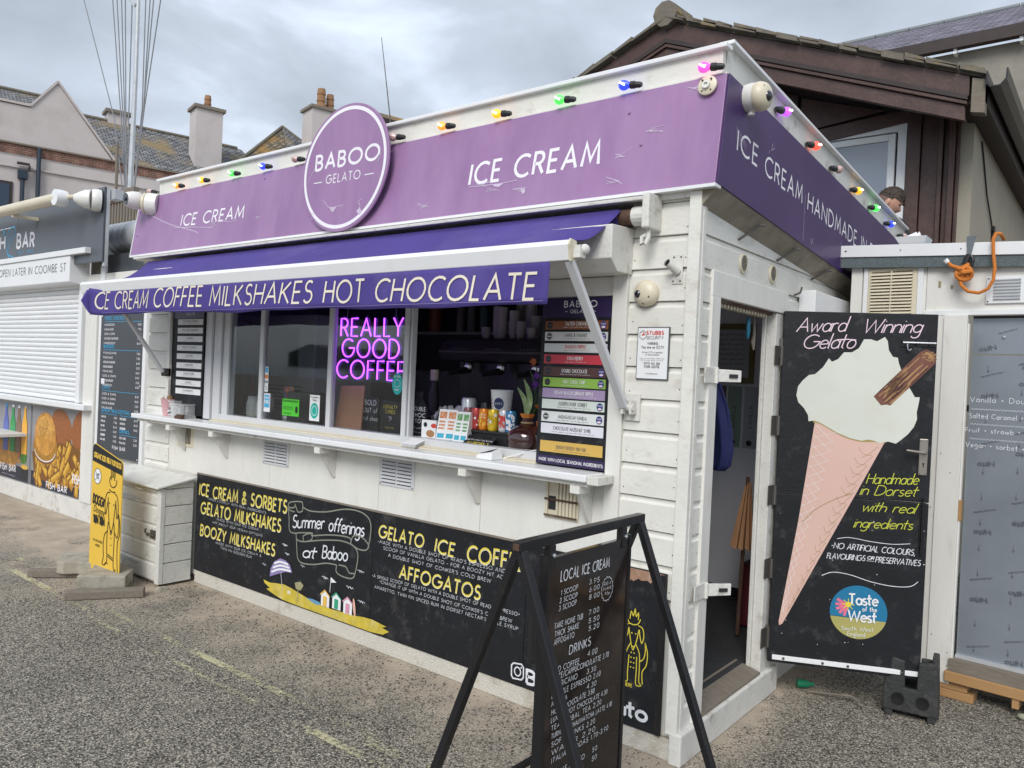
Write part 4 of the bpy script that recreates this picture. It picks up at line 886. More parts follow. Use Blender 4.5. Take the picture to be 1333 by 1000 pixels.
# round sign
RS = thing('round_sign', 'big round purple BABOO GELATO sign with a white ring above the awning', 'sign', (-2.284, -.07, 2.44))
cx, cz, rx = -2.284, 2.808, .394
class FrR(Fr):
    def p(s, a, b, d=0): y = -.085+(b-2.443)*.06; return (a, y-d, b)
f = FrR((0, 0, 0), 0)
dpts = ell(cx, cz, rx, rx*.98, n=64)[:-1]; m = MB(); n = len(dpts)
for d in (0, -.014):
    m.v += [f.p(a, b_, d) for a, b_ in dpts]
m.f.append(list(range(n))); m.f.append(list(range(n, 2*n))[::-1])
for i in range(n): j = (i+1) % n; m.f.append([i, j, n+j, n+i])
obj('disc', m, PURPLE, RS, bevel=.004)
t = MB(); ribbon(t, f, ell(cx, cz, rx-.03, (rx-.03)*.98, n=80)[:-1], .022, closed=True); obj('ring', t, SIGNW, RS)
t = MB(); text(t, f, 'BABOO', -2.549, 2.822, -1.975, 2.818, .088, w=.0175, track=.30)
text(t, f, 'GELATO', -2.437, 2.727, -2.125, 2.722, .050, w=.0065, track=.32); ribbon(t, f, [(-2.555, 2.742), (-2.475, 2.741)], .006); ribbon(t, f, [(-2.085, 2.738), (-2.005, 2.737)], .006)
obj('lettering', t, SIGNW, RS); t = MB()
for P in ([(-2.45, 2.63), (-2.40, 2.585), (-2.37, 2.572)], [(-2.37, 2.572), (-2.33, 2.575), (-2.25, 2.578)], [(-2.61, 2.76), (-2.59, 2.80), (-2.56, 2.83)], [(-2.12, 2.52), (-2.10, 2.56), (-2.12, 2.58), (-2.09, 2.60)], [(-2.0, 2.82), (-1.96, 2.85), (-1.98, 2.80)], [(-2.55, 2.52), (-2.53, 2.55), (-2.56, 2.56)]): ribbon(t, f, smoothpts(P, 4), .004)
fill(t, f, [(-2.385, 2.58), (-2.35, 2.575), (-2.31, 2.577), (-2.34, 2.545), (-2.36, 2.55)]); fill(t, f, [(-2.13, 2.53), (-2.10, 2.55), (-2.08, 2.52), (-2.10, 2.505)])
obj('scratches', t, bpy.data.materials['torn_vinyl_edge'], RS)

# ------------------------------------------------------------ awning
AW = thing('awning', 'purple awning with white front rail over the serving hatch', 'awning', (-2.5, -.05, 2.3))
obj('housing_rail', MB().prism([(-.115, 2.392), (-.115, 2.408), (-.02, 2.425), (-.02, 2.40)], -4.75, -.225, 'x'), WHITEP, AW, bevel=.003)
obj('roller_tube', MB().tube([(-4.6, -.06, 2.335), (-.24, -.06, 2.335)], .036, 16), RUST, AW, smooth=True)
obj('roller_cloth', MB().tube([(-4.58, -.06, 2.335), (-.36, -.06, 2.335)], .040, 16), AWN, AW, smooth=True)
obj('end_plate', MB().box(-.225, -.19, -.12, .0, 2.27, 2.42), WHITEP, AW, bevel=.006); obj('roller_cap', MB().tube([(-.29, -.06, 2.335), (-.226, -.06, 2.335)], .043, 16), WHITEP, AW)
obj('crank_eye', MB().tube([(-.21, -.08, 2.275), (-.205, -.085, 2.235), (-.215, -.09, 2.205), (-.235, -.09, 2.205), (-.235, -.088, 2.235), (-.215, -.085, 2.245)], .010, 8), WHITEP, AW, smooth=True)
cl = MB(); nx, ny = 60, 10
for j in range(ny+1):
    v_ = j/ny
    for i in range(nx+1):
        u_ = i/nx; xr = -.34+(-.415+.34)*v_; xl = -4.55+(-4.72+4.55)*v_; x = xl+(xr-xl)*u_
        y = -.095+(-.462+.095)*v_; z = 2.358+(2.172-2.358)*v_-.030*math.sin(PI*v_)*(1+.45*math.sin(u_*8+1.5*v_)+.3*math.sin(u_*19+1-2*v_))-.006*math.sin(u_*47+v_*9)*math.sin(PI*v_)
        z -= .012*max(0, (u_-.9)*10)*math.sin(PI*v_)+.03*max(0, (.06-u_)*16)*math.sin(PI*v_)
        cl.v.append((x, y, z))
for j in range(ny):
    for i in range(nx): a = j*(nx+1)+i; cl.f.append([a, a+1, a+nx+2, a+nx+1])
cc = obj('canopy', cl, AWN, AW, smooth=True); md = cc.modifiers.new('thickness', 'SOLIDIFY'); md.thickness = .002
rl = obj('front_rail', MB().prism([(-.47, 2.088), (-.485, 2.15), (-.475, 2.172), (-.44, 2.168), (-.425, 2.10)], -4.80, -.345, 'x'), UPVC, AW, bevel=.004)
obj('rail_end_cap', MB().prism([(-.472, 2.085), (-.488, 2.15), (-.477, 2.175), (-.438, 2.170), (-.423, 2.097)], -.3445, -.335, 'x'), CAMY, AW)
obj('rail_knuckle', MB().box(-.334, -.30, -.46, -.42, 2.10, 2.15).ball((-.30, -.43, 2.135), .022), WHITEP, AW)
# valance
va = MB(); nx, nz_ = 110, 6; x0, x1 = -4.56, -.44
def vy(x, k):   # slight wave, curled free end at the left
    return -.468-.009*math.sin(x*5+.5)*k-.005*math.sin(x*13+1)*k-.012*k
vp = []
for i in range(nx+1):
    x = x0+(x1-x0)*i/nx; col_ = []
    for j in range(nz_+1):
        k = j/nz_; X = x; Y = vy(x, k); Z = 2.10-(.176+.005*math.sin(x*4)+.003*math.sin(x*11)+.012*(x-x0)/4)*k
        if x < x0+.12: c = (x0+.12-x)/.12; X += .03*c*k; Y -= .07*c*c*(1-k)*0+.05*c*(1-.2*k); Z += .015*c*(1-k)-.0*c
        col_.append((X, Y, Z))
    va.v += col_
for i in range(nx):
    for j in range(nz_): a = i*(nz_+1)+j; va.f.append([a, a+1, a+nz_+2, a+nz_+1])
vo = obj('valance', va, AWN, AW, smooth=True); md = vo.modifiers.new('thickness', 'SOLIDIFY'); md.thickness = .002
obj('valance_flap', MB().hexa([(-4.575, -.475, 1.955), (-4.55, -.520, 1.935), (-4.54, -.515, 1.93), (-4.57, -.47, 1.95), (-4.640, -.50, 2.105), (-4.60, -.555, 2.02), (-4.585, -.55, 2.03), (-4.62, -.49, 2.11)]), AWN, AW)
class FrV(Fr):
    def p(s, a, b, d=0):
        k = max(0, min(1, (2.10-b)/.18)); Y = vy(a, k)
        if a < x0+.12: c = (x0+.12-a)/.12; Y -= .05*c
        return (a, Y-.002-d, b)
f = FrV((0, 0, 0), 0); t = MB()
for s, a, b_, c, d, h in (('CE CREAM', -4.50, 1.966, -3.755, 1.957, .118), ('COFFEE', -3.672, 1.963, -3.09, 1.96, .122), ('MILKSHAKES', -2.995, 1.958, -1.985, 1.955, .115), ('HOT', -1.882, 1.952, -1.585, 1.949, .112), ('CHOCOLATE', -1.485, 1.948, -.51, 1.936, .108)):
    text(t, f, s, a, b_, c, d, h, w=.0125, slant=.08, track=.24)
obj('lettering', t, CREAMP, vo)
t = MB(); ribbon(t, f, [(x0+.13+(x1-x0-.15)*i/60, 1.934-.006*i/60) for i in range(61)], .0015); obj('hem_stitching', t, M('pale_stitching', (.3, .27, .5), .8), vo)
for x, xe in ((-.305, -.355), (-4.335, -4.36)):
    zb = 1.50 if x > -1 else 1.52
    obj('arm', MB().bar((x, -.055, zb), (xe, -.452, 2.09), .022, .04, (1, 0, 0)), ALU, AW, bevel=.003)
    br = obj('wall_bracket', MB().box(x-.02, x+.055, -.012, -.002, zb-.06, zb+.06), WHITEP, AW, bevel=.002)
    obj('pivot', MB().tube([(x-.025, -.045, zb), (x+.045, -.045, zb)], .016, 10).box(x-.012, x+.0, -.06, -.012, zb-.03, zb+.03).box(x+.03, x+.04, -.06, -.012, zb-.03, zb+.03), BRASSY if x < -1 else WHITEP, br)

# ------------------------------------------------------------ flavour boards
FR_ = thing('flavour_board', 'tall purple-topped flavour board with coloured strips right of the hatch', 'menu board', (-.6, -.01, 1.2))
fb = obj('board', MB().box(-.803, -.413, -.012, -.002, 1.20, 1.995), CHALKB, FR_); f = Fr((0, -.012, 0), 0)
t = MB(); fill(t, f, [(-.80, 1.90), (-.416, 1.90), (-.416, 1.992), (-.80, 1.992)]); obj('purple_band', t, M('purple_band_print', (.030, .018, .07), .35), FR_); t = MB(); fill(t, f, [(-.80, 1.202), (-.416, 1.202), (-.416, 1.243), (-.80, 1.243)]); obj('purple_band', t, bpy.data.materials['purple_band_print'], FR_)
strips = [('SALTED CARAMEL', 1.885, 1.845, (.22, .07, .025), 1, 3), ('MAPLE & WALNUT', 1.833, 1.791, (.62, .62, .60), 0, 3), ('DAMSON RIPPLE', 1.778, 1.737, (.62, .64, .63), 2, 0), ('STRAWBERRY', 1.725, 1.682, (.55, .035, .06), 1, 1), ('DOUBLE CHOCOLATE', 1.667, 1.623, (.085, .032, .03), 1, 3),
 ('MINT CHOC CHIP', 1.616, 1.572, (.26, .46, .07), 1, 3), ('VEGAN BLACKCURRANT RIPPLE', 1.565, 1.519, (.36, .27, .44), 1, 0), ('ELDERFLOWER SORBET', 1.512, 1.467, (.62, .68, .64), 0, 2), ('MADAGASCAN VANILLA', 1.454, 1.405, (.68, .70, .70), 0, 3), ('CHOCOLATE HAZELNUT SWIRL', 1.397, 1.349, (.70, .70, .76), 0, 0), ('DOGGY DOGGY YUM YUM', 1.313, 1.260, (.62, .40, .10), 0, 0)]
BADGE = M('navy_badge_print', (.02, .05, .2), .4); rs = random.Random(2)
for nm, za, zb, c, ink, bd in strips:
    s = obj('flavour_strip', MB().box(-.779, -.428, -.0155, -.0125, zb, za), M('strip_'+nm.split()[0].lower(), c, .35, var=.03), FR_)
    f2 = Fr((0, -.0155, 0), 0); t = MB(); wl = len(nm)*.0088
    inkm = {0: GREYINK, 1: PAPER, 2: REDINK}[ink]
    text(t, f2, nm, -.60-wl/2, zb+.019, -.60+wl/2, zb+.019, .0155, w=.0021); squiggle(t, f2, -.60-wl/2-.01, -.60+wl/2+.02, zb+.007, .005, .0011, rs)
    obj('lettering', t, inkm, s)
    if bd & 1 or nm in ('SALTED CARAMEL',):
        t = MB(); fill(t, f2, ell(-.752, (za+zb)/2, .0165, .0165, n=16)); obj('black_badge', t, INKB, s)
        t = MB(); ribbon(t, f2, ell(-.752, (za+zb)/2, .0125, .0125, n=14)[:-1], .001, closed=True); ribbon(t, f2, [(-.763, (za+zb)/2), (-.741, (za+zb)/2)], .004); obj('badge_mark', t, GREYINK if ink else PAPER, s)
    if bd >= 2:
        t = MB(); fill(t, f2, ell(-.452, (za+zb)/2, .017, .0185, n=16)); obj('blue_badge', t, BADGE, s); t = MB(); text(t, f2, 'TASTE', -.464, (za+zb)/2+.002, -.440, (za+zb)/2+.002, .006, w=.0013); fill(t, f2, ell(-.452, (za+zb)/2-.009, .011, .005, n=10)); obj('badge_mark', t, CHALKP, s)
t = MB(); text(t, f, 'BABOO', -.675, 1.950, -.495, 1.950, .028, w=.0042, track=.35); text(t, f, 'GELATO', -.64, 1.922, -.53, 1.922, .015, w=.002, track=.3); ribbon(t, f, [(-.67, 1.929), (-.655, 1.929)], .002); ribbon(t, f, [(-.515, 1.929), (-.50, 1.929)], .002)
text(t, f, 'MADE WITH LOCAL SEASONAL INGREDIENTS', -.785, 1.216, -.425, 1.214, .014, w=.0024); obj('lettering', t, PAPER, FR_)
FLB = thing('flavour_board', 'tall black flavour board with nine white strips left of the windows', 'menu board', (-4.05, -.01, 1.22))
obj('board', MB().box(-4.29, -3.845, -.012, .0, 1.215, 2.05), CHALKB, FLB)
t = MB(); fill(t, f, [(-4.285, 1.93), (-3.85, 1.93), (-3.85, 2.04), (-4.285, 2.04)]); obj('purple_band', t, bpy.data.materials['purple_band_print'], FLB)
t = MB(); text(t, f, 'GELATO', -4.1, 1.955, -3.98, 1.955, .015, w=.002); obj('lettering', t, PAPER, FLB)
for i, z in enumerate((1.882, 1.818, 1.756, 1.689, 1.626, 1.558, 1.493, 1.428, 1.366)):
    s = obj('flavour_strip', MB().box(-4.21, -3.86, -.0155, -.0125, z, z+.042), PAPER, FLB); t = MB(); f2 = Fr((0, -.0155, 0), 0)
    nm = ['CLOTTED CREAM', 'SALTED CARAMEL', 'MANGO', 'RUM & RAISIN', 'COFFEE', 'COCONUT', 'HONEYCOMB', 'LEMON', 'RASPBERRY'][i]; text(t, f2, nm, -4.03-len(nm)*.008, z+.02, -4.03+len(nm)*.008, z+.02, .013, w=.0022); squiggle(t, f2, -4.13, -3.94, z+.009, .005, .0011, rs); obj('lettering', t, GREYINK, s)

# ------------------------------------------------------------ black painted menu panels under the shelf
PB_ = thing('painted_menu_board', 'long black hand-painted menu board SUMMER OFFERINGS along the kiosk front', 'menu board', (-2, -.01, .1))
for x0_, x1_ in ((-3.862, -1.943), (-1.940, -.828), (-.825, -.080)):
    obj('panel', MB().box(x0_, x1_, -.012, .0, .097, .795), CHALKB, PB_, bevel=.0015)
obj('top_edge_strip', MB().box(-3.862, -.825, -.016, .002, .7955, .803), GREYWOOD, PB_)
obj('hatch_panel', MB().box(-.775, -.70, -.016, -.0125, .24, .66), BLACKM, PB_); obj('hatch_edge', MB().box(-.80, -.776, -.0145, -.0125, .22, .68), INKB, PB_)
obj('edge_batten', MB().box(-.105, -.080, -.020, -.0125, .10, .79), BLACKM, PB_, bevel=.002)
f = Fr((0, -.012, 0), 0)
PA = [('ICE CREAM & SORBETS', -3.82, .646, -2.772, .663, .079), ('GELATO MILKSHAKES', -3.79, .518, -2.827, .534, .079), ('BOOZY MILKSHAKES', -3.785, .36, -2.88, .37, .074)]
Y2 = [('GELATO', -1.893, .661, -1.537, .657, .066), ('ICE', -1.446, .652, -1.31, .650, .069), ('COFFEE', -1.214, .647, -.845, .662, .078), ('AFFOGATOS', -1.709, .459, -1.119, .464, .068)]
t = MB(); rows(t, f, PA+Y2, slant=.12, track=.26, jit=.03, w=.165); obj('lettering', t, M('cream_paint_letters', (.80, .74, .52), .6), PB_)
t = MB()
for r_ in PA+Y2:
    for s in strokes(r_[0], *[v+(.0 if i not in (1, 3) else .004) for i, v in enumerate(r_[1:6])], slant=.12, track=.26, jit=.03, rnd=random.Random(len(r_[0])*7+1)): ribbon(t, f, s, r_[5]*.105, d=.0026+random.random()*.0004)
obj('lettering', t, CHALKY, PB_)
SM = [('-MADE LOCALLY WITH REAL INGREDIENTS', -3.704, .628, -2.99, .628, .016), ('-MADE WITH OUR ICE CREAM', -3.585, .498, -3.068, .505, .017), ('ASK ABOUT OUR VEGAN OPTIONS', -3.629, .470, -3.021, .472, .016), ('-MADE WITH OUR ICE CREAM &', -3.584, .333, -3.026, .337, .017), ('TWIN FIN GOLDEN RUM', -3.514, .306, -3.136, .307, .017),
 ("-MADE WITH A DOUBLE SHOT OF READ'S ESPRESSO AND", -1.897, .623, -.958, .631, .020), ('SCOOP OF VANILLA GELATO - FOR A BOOZY HIT ADD', -1.85, .594, -.946, .600, .020), ("A DOUBLE SHOT OF CONKER'S COLD BREW", -1.806, .560, -1.049, .565, .020),
 ("-A SINGLE SCOOP OF GELATO WITH A DOUBLE SHOT OF READ'S ESPRESSO+", -1.933, .422, -.857, .439, .019), ("*CHANGE IT UP WITH A DOUBLE SHOT OF CONKER'S COLD BREW", -1.869, .397, -.905, .395, .019), ("AMARETTO, TWIN FIN SPICED RUM IN DORSET NECTAR'S APPLE SYRUP", -1.909, .36, -.864, .367, .019)]
t = MB(); rows(t, f, [(q[0], q[1], q[2], q[3], q[4], q[5]*.9) for q in SM], w=.10, slant=.1, jit=.04)
for r_ in (('Summer', -2.70, .585, -2.385, .625, .078), ('offerings', -2.34, .622, -2.02, .640, .078), ('at', -2.585, .417, -2.46, .428, .07), ('Baboo', -2.39, .447, -2.157, .470, .075)): text(t, f, *r_, w=.009, slant=.22, track=.12)
rb = random.Random(8)
for i in range(18):
    x, z = rb.choice([(-2.761, .454), (-2.739, .401), (-2.386, .361), (-2.358, .325), (-2.023, .426), (-2.192, .324), (-2.118, .313), (-2.02, .251), (-2.567, .354), (-2.972, .289)]); x += rb.uniform(-.02, .02)
    ribbon(t, f, smoothpts([(x-.022, z+.008), (x-.008, z+.012), (x, z), (x+.008, z+.010), (x+.022, z+.004)], 3), .0025)
text(t, f, 'BabooGelato', -.795, .127, -.143, .142, .064, w=.0145, track=.14)
ribbon(t, f, [(-.88, .128), (-.828, .134), (-.816, .148), (-.818, .196), (-.83, .209), (-.88, .203), (-.892, .19), (-.890, .14)], .0075, closed=True); ribbon(t, f, ell(-.853, .168, .019, .021, n=20)[:-1], .0065, closed=True); fill(t, f, ell(-.832, .192, .004, .005, n=8))
obj('lettering', t, CHALKW, PB_)
# grey banner outline
t = MB()
for P in ([(-2.68, .687), (-2.73, .691), (-2.75, .709), (-2.743, .735), (-2.697, .75), (-2.634, .759), (-2.604, .754), (-2.601, .704)], [(-2.741, .71), (-2.713, .708), (-2.682, .719), (-2.678, .735), (-2.647, .692), (-2.601, .704)],
          [(-2.603, .73), (-2.523, .716), (-2.368, .733), (-2.205, .772), (-2.077, .78), (-1.99, .757), (-1.96, .71), (-1.963, .638), (-1.979, .573)], [(-2.75, .706), (-2.736, .634), (-2.732, .578), (-2.712, .553), (-2.656, .554)],
          [(-2.656, .554), (-2.621, .564), (-2.497, .582), (-2.496, .566), (-2.359, .593), (-2.227, .61), (-2.137, .609), (-2.131, .578)], [(-2.131, .578), (-2.114, .623), (-2.068, .636), (-2.021, .628), (-1.98, .604), (-1.972, .585), (-2.001, .562), (-2.063, .559), (-2.127, .577)],
          [(-2.656, .551), (-2.651, .523), (-2.617, .512), (-2.546, .521), (-2.498, .543), (-2.5, .579), (-2.58, .552), (-2.578, .519)], [(-2.546, .521), (-2.442, .545), (-2.323, .567), (-2.208, .581), (-2.111, .571), (-2.064, .532), (-2.069, .454), (-2.087, .393)],
          [(-2.651, .523), (-2.643, .457), (-2.628, .398), (-2.581, .379), (-2.466, .392), (-2.348, .422), (-2.248, .43)], [(-2.248, .43), (-2.252, .392), (-2.211, .374), (-2.13, .372), (-2.091, .387), (-2.088, .408), (-2.132, .405), (-2.166, .435), (-2.232, .433)]):
    ribbon(t, f, smoothpts(P, 5), .0085)
obj('banner_outline', t, M('grey_green_paint', (.22, .23, .19), .7), PB_)
# beach picture
t = MB(); fill(t, f, [(-2.986, .196), (-2.916, .189), (-2.839, .199), (-2.763, .208), (-2.688, .201), (-2.613, .188), (-2.522, .174), (-2.433, .16), (-2.364, .157), (-2.28, .156), (-2.165, .161), (-2.085, .163), (-1.992, .174), (-1.915, .177), (-1.795, .164), (-1.831, .151), (-1.772, .14), (-1.821, .113), (-1.926, .104), (-2.591, .104), (-2.777, .108), (-2.853, .120), (-2.952, .141), (-2.913, .154), (-2.974, .177)]); obj('painted_sand', t, M('yellow_sand_paint', (.58, .45, .05), .6, var=.3, vs=14, dirt=(.65, .55, .25), da=.9, ds=8), PB_)
t = MB(); fill(t, f, [(-2.53, .172), (-2.469, .178), (-2.391, .172), (-2.39, .158), (-2.432, .150)]); obj('painted_water', t, M('blue_paint', (.12, .3, .45), .6), PB_)
t = MB(); fill(t, f, [(-2.919, .229), (-2.913, .282), (-2.877, .335), (-2.812, .367), (-2.755, .364), (-2.707, .344), (-2.681, .298), (-2.75, .291), (-2.824, .265)])
obj('painted_umbrella', t, M('lilac_paint', (.26, .2, .42), .6), PB_)
t = MB(); ribbon(t, f, [(-2.801, .28), (-2.775, .166)], .006); obj('painted_pole', t, M('grey_paint', (.4, .4, .45), .6), PB_)
for k in range(3):
    t = MB(); ribbon(t, f, smoothpts([(-2.903+k*.014, .262+k*.030), (-2.81, .297+k*.024), (-2.697-k*.015, .306+k*.018)], 5), .013); obj('painted_stripe', t, PAPER, PB_)
for x, z in ((-2.383, .158), (-2.276, .164), (-2.172, .160)):
    t = MB(); fill(t, f, [(x, z), (x+.078, z), (x+.078, z+.072), (x+.036, z+.096), (x, z+.068)]); obj('painted_hut', t, PAPER, PB_)
t = MB(); fill(t, f, [(-2.297, .346), (-2.244, .324), (-2.293, .314)]); obj('painted_flag', t, PAPER, PB_)
t = MB(); ribbon(t, f, [(-2.297, .346), (-2.303, .253)], .004); obj('painted_flagpole', t, PAPER, PB_)
for x in (-2.715, -2.697): t = MB(); fill(t, f, ell(x, .168, .006, .012, n=8)); obj('painted_flipper', t, PAPER, PB_)
for x, z, c in ((-2.383, .158, (.75, .45, .08)), (-2.276, .164, (.02, .33, .18)), (-2.172, .160, (.62, .28, .38))):
    m_ = M('hut_paint_%d' % int(-x*100), c, .6); f.base = .0036; t = MB(); fill(t, f, [(x+.022, z+.004), (x+.056, z+.004), (x+.056, z+.062), (x+.022, z+.062)]); ribbon(t, f, [(x-.006, z+.066), (x+.036, z+.099), (x+.084, z+.068)], .008); obj('painted_hut_door', t, m_, PB_); f.base = .0011
t = MB(); fill(t, f, ell(-2.075, .21, .011, .055, n=16, rot=10)); obj('painted_surfboard', t, M('salmon_paint', (.72, .42, .32), .6), PB_)
t = MB(); fill(t, f, [(-2.65, .242), (-2.591, .26), (-2.559, .241), (-2.587, .205), (-2.636, .206)]); ribbon(t, f, [(-2.614, .205), (-2.613, .132)], .008); obj('painted_signpost', t, M('khaki_paint', (.34, .31, .17), .7), PB_)
# dog drawing on the third panel
t = MB(); ox, oz, k = -.226, .435, .88
for P in ([(-.045, .155), (-.03, .135), (.0, .13), (.03, .14), (.045, .165)], [(-.028, .155), (-.02, .195), (-.005, .175), (.006, .21), (.015, .175), (.03, .195), (.03, .16)], [(-.03, .13), (-.06, .115), (-.068, .075), (-.055, .05), (-.04, .075), (-.035, .11)], [(.03, .13), (.06, .12), (.07, .08), (.058, .045), (.045, .075), (.038, .11)], [(-.035, .11), (-.02, .05), (-.01, .02), (.01, .02), (.022, .05), (.036, .11)],
          [(-.02, .03), (-.045, -.02), (-.05, -.08), (-.055, -.15), (-.07, -.17), (-.03, -.165), (-.03, -.12), (-.025, -.03)], [(.02, .03), (.045, -.01), (.05, -.08), (.05, -.15), (.065, -.17), (.03, -.17), (.03, -.10), (.028, -.03)], [(.05, -.05), (.075, -.03), (.085, .01), (.082, .05), (.1, .0), (.095, -.06), (.07, -.10), (.075, -.16)], [(-.05, -.05), (-.075, -.07), (-.08, -.13), (-.085, -.165), (-.06, -.165)], [(-.01, .018), (.0, .0), (.01, .018)]):
    ribbon(t, f, smoothpts([(ox+a*.72, oz+b_*.86) for a, b_ in P], 5), .0045)
for a, b_ in ((-.012, .085), (.014, .085), (-.01, -.04), (.01, -.04), (-.01, -.065), (.01, -.065), (-.01, -.09), (.01, -.09), (-.01, -.015), (.01, -.015)): fill(t, f, ell(ox+a*.72, oz+b_*.86, .0035, .0035, n=8))
text(t, f, 'DOGS WELCOME HERE', -.43, .262, -.222, .270, .014, w=.0028); obj('painted_dog', t, CHALKY, PB_)
t = MB(); fill(t, f, [(-.36, .792), (-.09, .792), (-.088, .765), (-.11, .758), (-.13, .765), (-.155, .742), (-.17, .751), (-.20, .745), (-.215, .752), (-.24, .735), (-.25, .742), (-.265, .722), (-.28, .735), (-.30, .732), (-.31, .742), (-.34, .738)]); obj('torn_board_edge', t, M('torn_plywood', (.34, .20, .13), .9, var=.4, vs=25, dirt=(.5, .42, .35), da=.7, ds=30), PB_)
# ============================================================ painted door leaf, standing open
DA = R(25); DO = (.04, .97, 0)
DR = thing('painted_door', 'open black door painted with a giant ice cream cone and flake', 'door', DO, DA)
def dob(name, mb, mat, parent=DR, **k): return obj(name, mb, mat, parent, local=True, **k)
class FrD(Fr):
    def p(s, a, b, d=0): return (a, -.0-d, b)      # door-local drawing plane
f = FrD((0, 0, 0), 0)
dob('door_leaf', MB().box(-.015, .708, .0, .04, 1.077, 2.012), CHALKB, bevel=.003)
dob('door_leaf', MB().box(-.015, .708, .0, .04, .195, 1.071), CHALKB, bevel=.003)
dob('weather_bar', MB().box(.005, .70, -.012, -.0005, .212, .236), UPVC, bevel=.002)
for x in (.06, .25, .37, .62): dob('bolt_head', MB().ball((x, -.014, .224), .007, 8, 5), BRASSY)
for z in (1.82, 1.42, 1.06, .68, .33): dob('hinge_leaf', MB().box(-.030, -.0155, .0, .012, z-.05, z+.05), BRASSY)
cream = [(.127, 1.45), (.155, 1.455), (.184, 1.445), (.221, 1.425), (.27, 1.398), (.328, 1.376), (.385, 1.366), (.413, 1.374), (.441, 1.37), (.469, 1.359), (.506, 1.37), (.543, 1.362), (.565, 1.381), (.596, 1.412), (.621, 1.449), (.634, 1.489), (.631, 1.524), (.638, 1.569), (.641, 1.599), (.619, 1.598), (.599, 1.632), (.584, 1.656), (.549, 1.734), (.538, 1.764), (.532, 1.791), (.509, 1.795), (.489, 1.827), (.482, 1.872), (.468, 1.893), (.432, 1.87), (.403, 1.879), (.371, 1.878), (.349, 1.832), (.317, 1.81), (.28, 1.809), (.253, 1.773), (.225, 1.759), (.21, 1.776), (.183, 1.729), (.147, 1.692), (.118, 1.687), (.09, 1.659), (.068, 1.627), (.062, 1.58), (.073, 1.545), (.102, 1.516), (.123, 1.481)]
cone = [(.158, 1.45), (.184, 1.443), (.222, 1.423), (.27, 1.396), (.328, 1.374), (.385, 1.364), (.441, 1.366), (.492, 1.366), (.371, 1.10), (.049, .40), (.033, .389), (.030, .409), (.101, .931)]
t = MB(); fill(t, f, cone, d=.001); dob('painted_cone', t, M('pale_pink_paint', (.68, .45, .385), .55, var=.06, vs=3, dirt=(.6, .46, .36), da=.4, ds=4))
def at_cone(u, v):    # u across 0..1, v down 0..1
    zl = 1.455-(1.455-.40)*v; zr = 1.366-(1.366-.40)*v; xl = .158-(.158-.033)*v; xr = .492-(.492-.045)*v
    return (xl+(xr-xl)*u, zl+(zr-zl)*u)
t = MB()
for i in range(19):
    v = .02+i*.048
    ribbon(t, f, [at_cone(.03, v), at_cone(.16, v+.024), at_cone(.33, v+.055)], .0015, d=.0016); ribbon(t, f, [at_cone(.03, v+.06), at_cone(.18, v+.035), at_cone(.34, v+.0)], .0015, d=.0018)
dob('painted_waffle_lines', t, PAPER)
t = MB()
for i in range(17):
    v = .05+i*.052
    ribbon(t, f, [at_cone(.70, v+.01), at_cone(.80, v+.035), at_cone(.93, v+.03)], .0018, d=.0016); ribbon(t, f, [at_cone(.95, v-.02), at_cone(.88, v+.03), at_cone(.80, v+.055)], .0018, d=.0018)
ribbon(t, f, smoothpts([(.12, 1.03-.1), (.18, 1.0), (.27, 1.06), (.36, 1.10)]), .003, d=.002)
dob('painted_waffle_lines', t, M('tan_paint', (.36, .24, .11), .6))
t = MB(); ribbon(t, f, smoothpts([(.150, 1.452), (.184, 1.447), (.221, 1.428), (.27, 1.400), (.328, 1.378), (.385, 1.368), (.441, 1.371), (.496, 1.369)]), .014, d=.0017); dob('painted_cone_rim', t, M('ochre_paint', (.36, .29, .09), .6))
t = MB(); fill(t, f, cream, d=.0022); dob('painted_ice_cream', t, M('cream_white_paint', (.66, .68, .62), .6, var=.09, vs=6, bump=.15, bs=12, dirt=(.56, .55, .46), da=.6, ds=3, dth=.45))
fl = [(.429, 1.593), (.631, 1.822), (.658, 1.838), (.694, 1.824), (.709, 1.79), (.700, 1.765), (.507, 1.55), (.495, 1.555), (.465, 1.55)]
t = MB(); fill(t, f, fl, d=.0028); dob('painted_flake', t, M('chocolate_brown_paint', (.17, .065, .045), .6, var=.3, vs=20))
ta = MB(); tb_ = MB(); rs = random.Random(4)
for i in range(30):
    u = .03+i*.032; s0 = rs.uniform(0, .5); s1 = s0+rs.uniform(.25, .5); a = (.429+(.507-.429)*u, 1.593+(1.55-1.593)*u); b = (.64+(.70-.64)*u, 1.82+(1.77-1.82)*u)
    P = [(a[0]+(b[0]-a[0])*q+rs.uniform(-.002, .002), a[1]+(b[1]-a[1])*q) for q in (s0, (s0+s1)/2, min(s1, .97))]
    ribbon(ta if i % 2 else tb_, f, P, .0045, d=.0034)
for i in range(34):
    x, z = .672+rs.gauss(0, .013), 1.803+rs.gauss(0, .013)
    ribbon(ta, f, [(x-.008, z+rs.uniform(-.006, .006)), (x, z+rs.uniform(-.006, .006)), (x+.008, z+rs.uniform(-.006, .006))], .0028, d=.0036+i*.00002)
dob('painted_flake_highlights', ta, M('tan_highlight_paint', (.42, .24, .10), .6)); dob('painted_flake_shadows', tb_, M('dark_chocolate_paint', (.06, .018, .015), .6))
t = MB()
for r_ in (('Award', .047, 1.906, .279, 1.915, .070), ('Winning', .36, 1.912, .628, 1.918, .068), ('Gelato', .078, 1.821, .326, 1.831, .070)): text(t, f, *r_, w=.0052, slant=.35, track=.10)
ribbon(t, f, smoothpts([(.245, 1.872), (.29, 1.875), (.335, 1.874)]), .0045); dob('lettering', t, CHALKP)
t = MB()
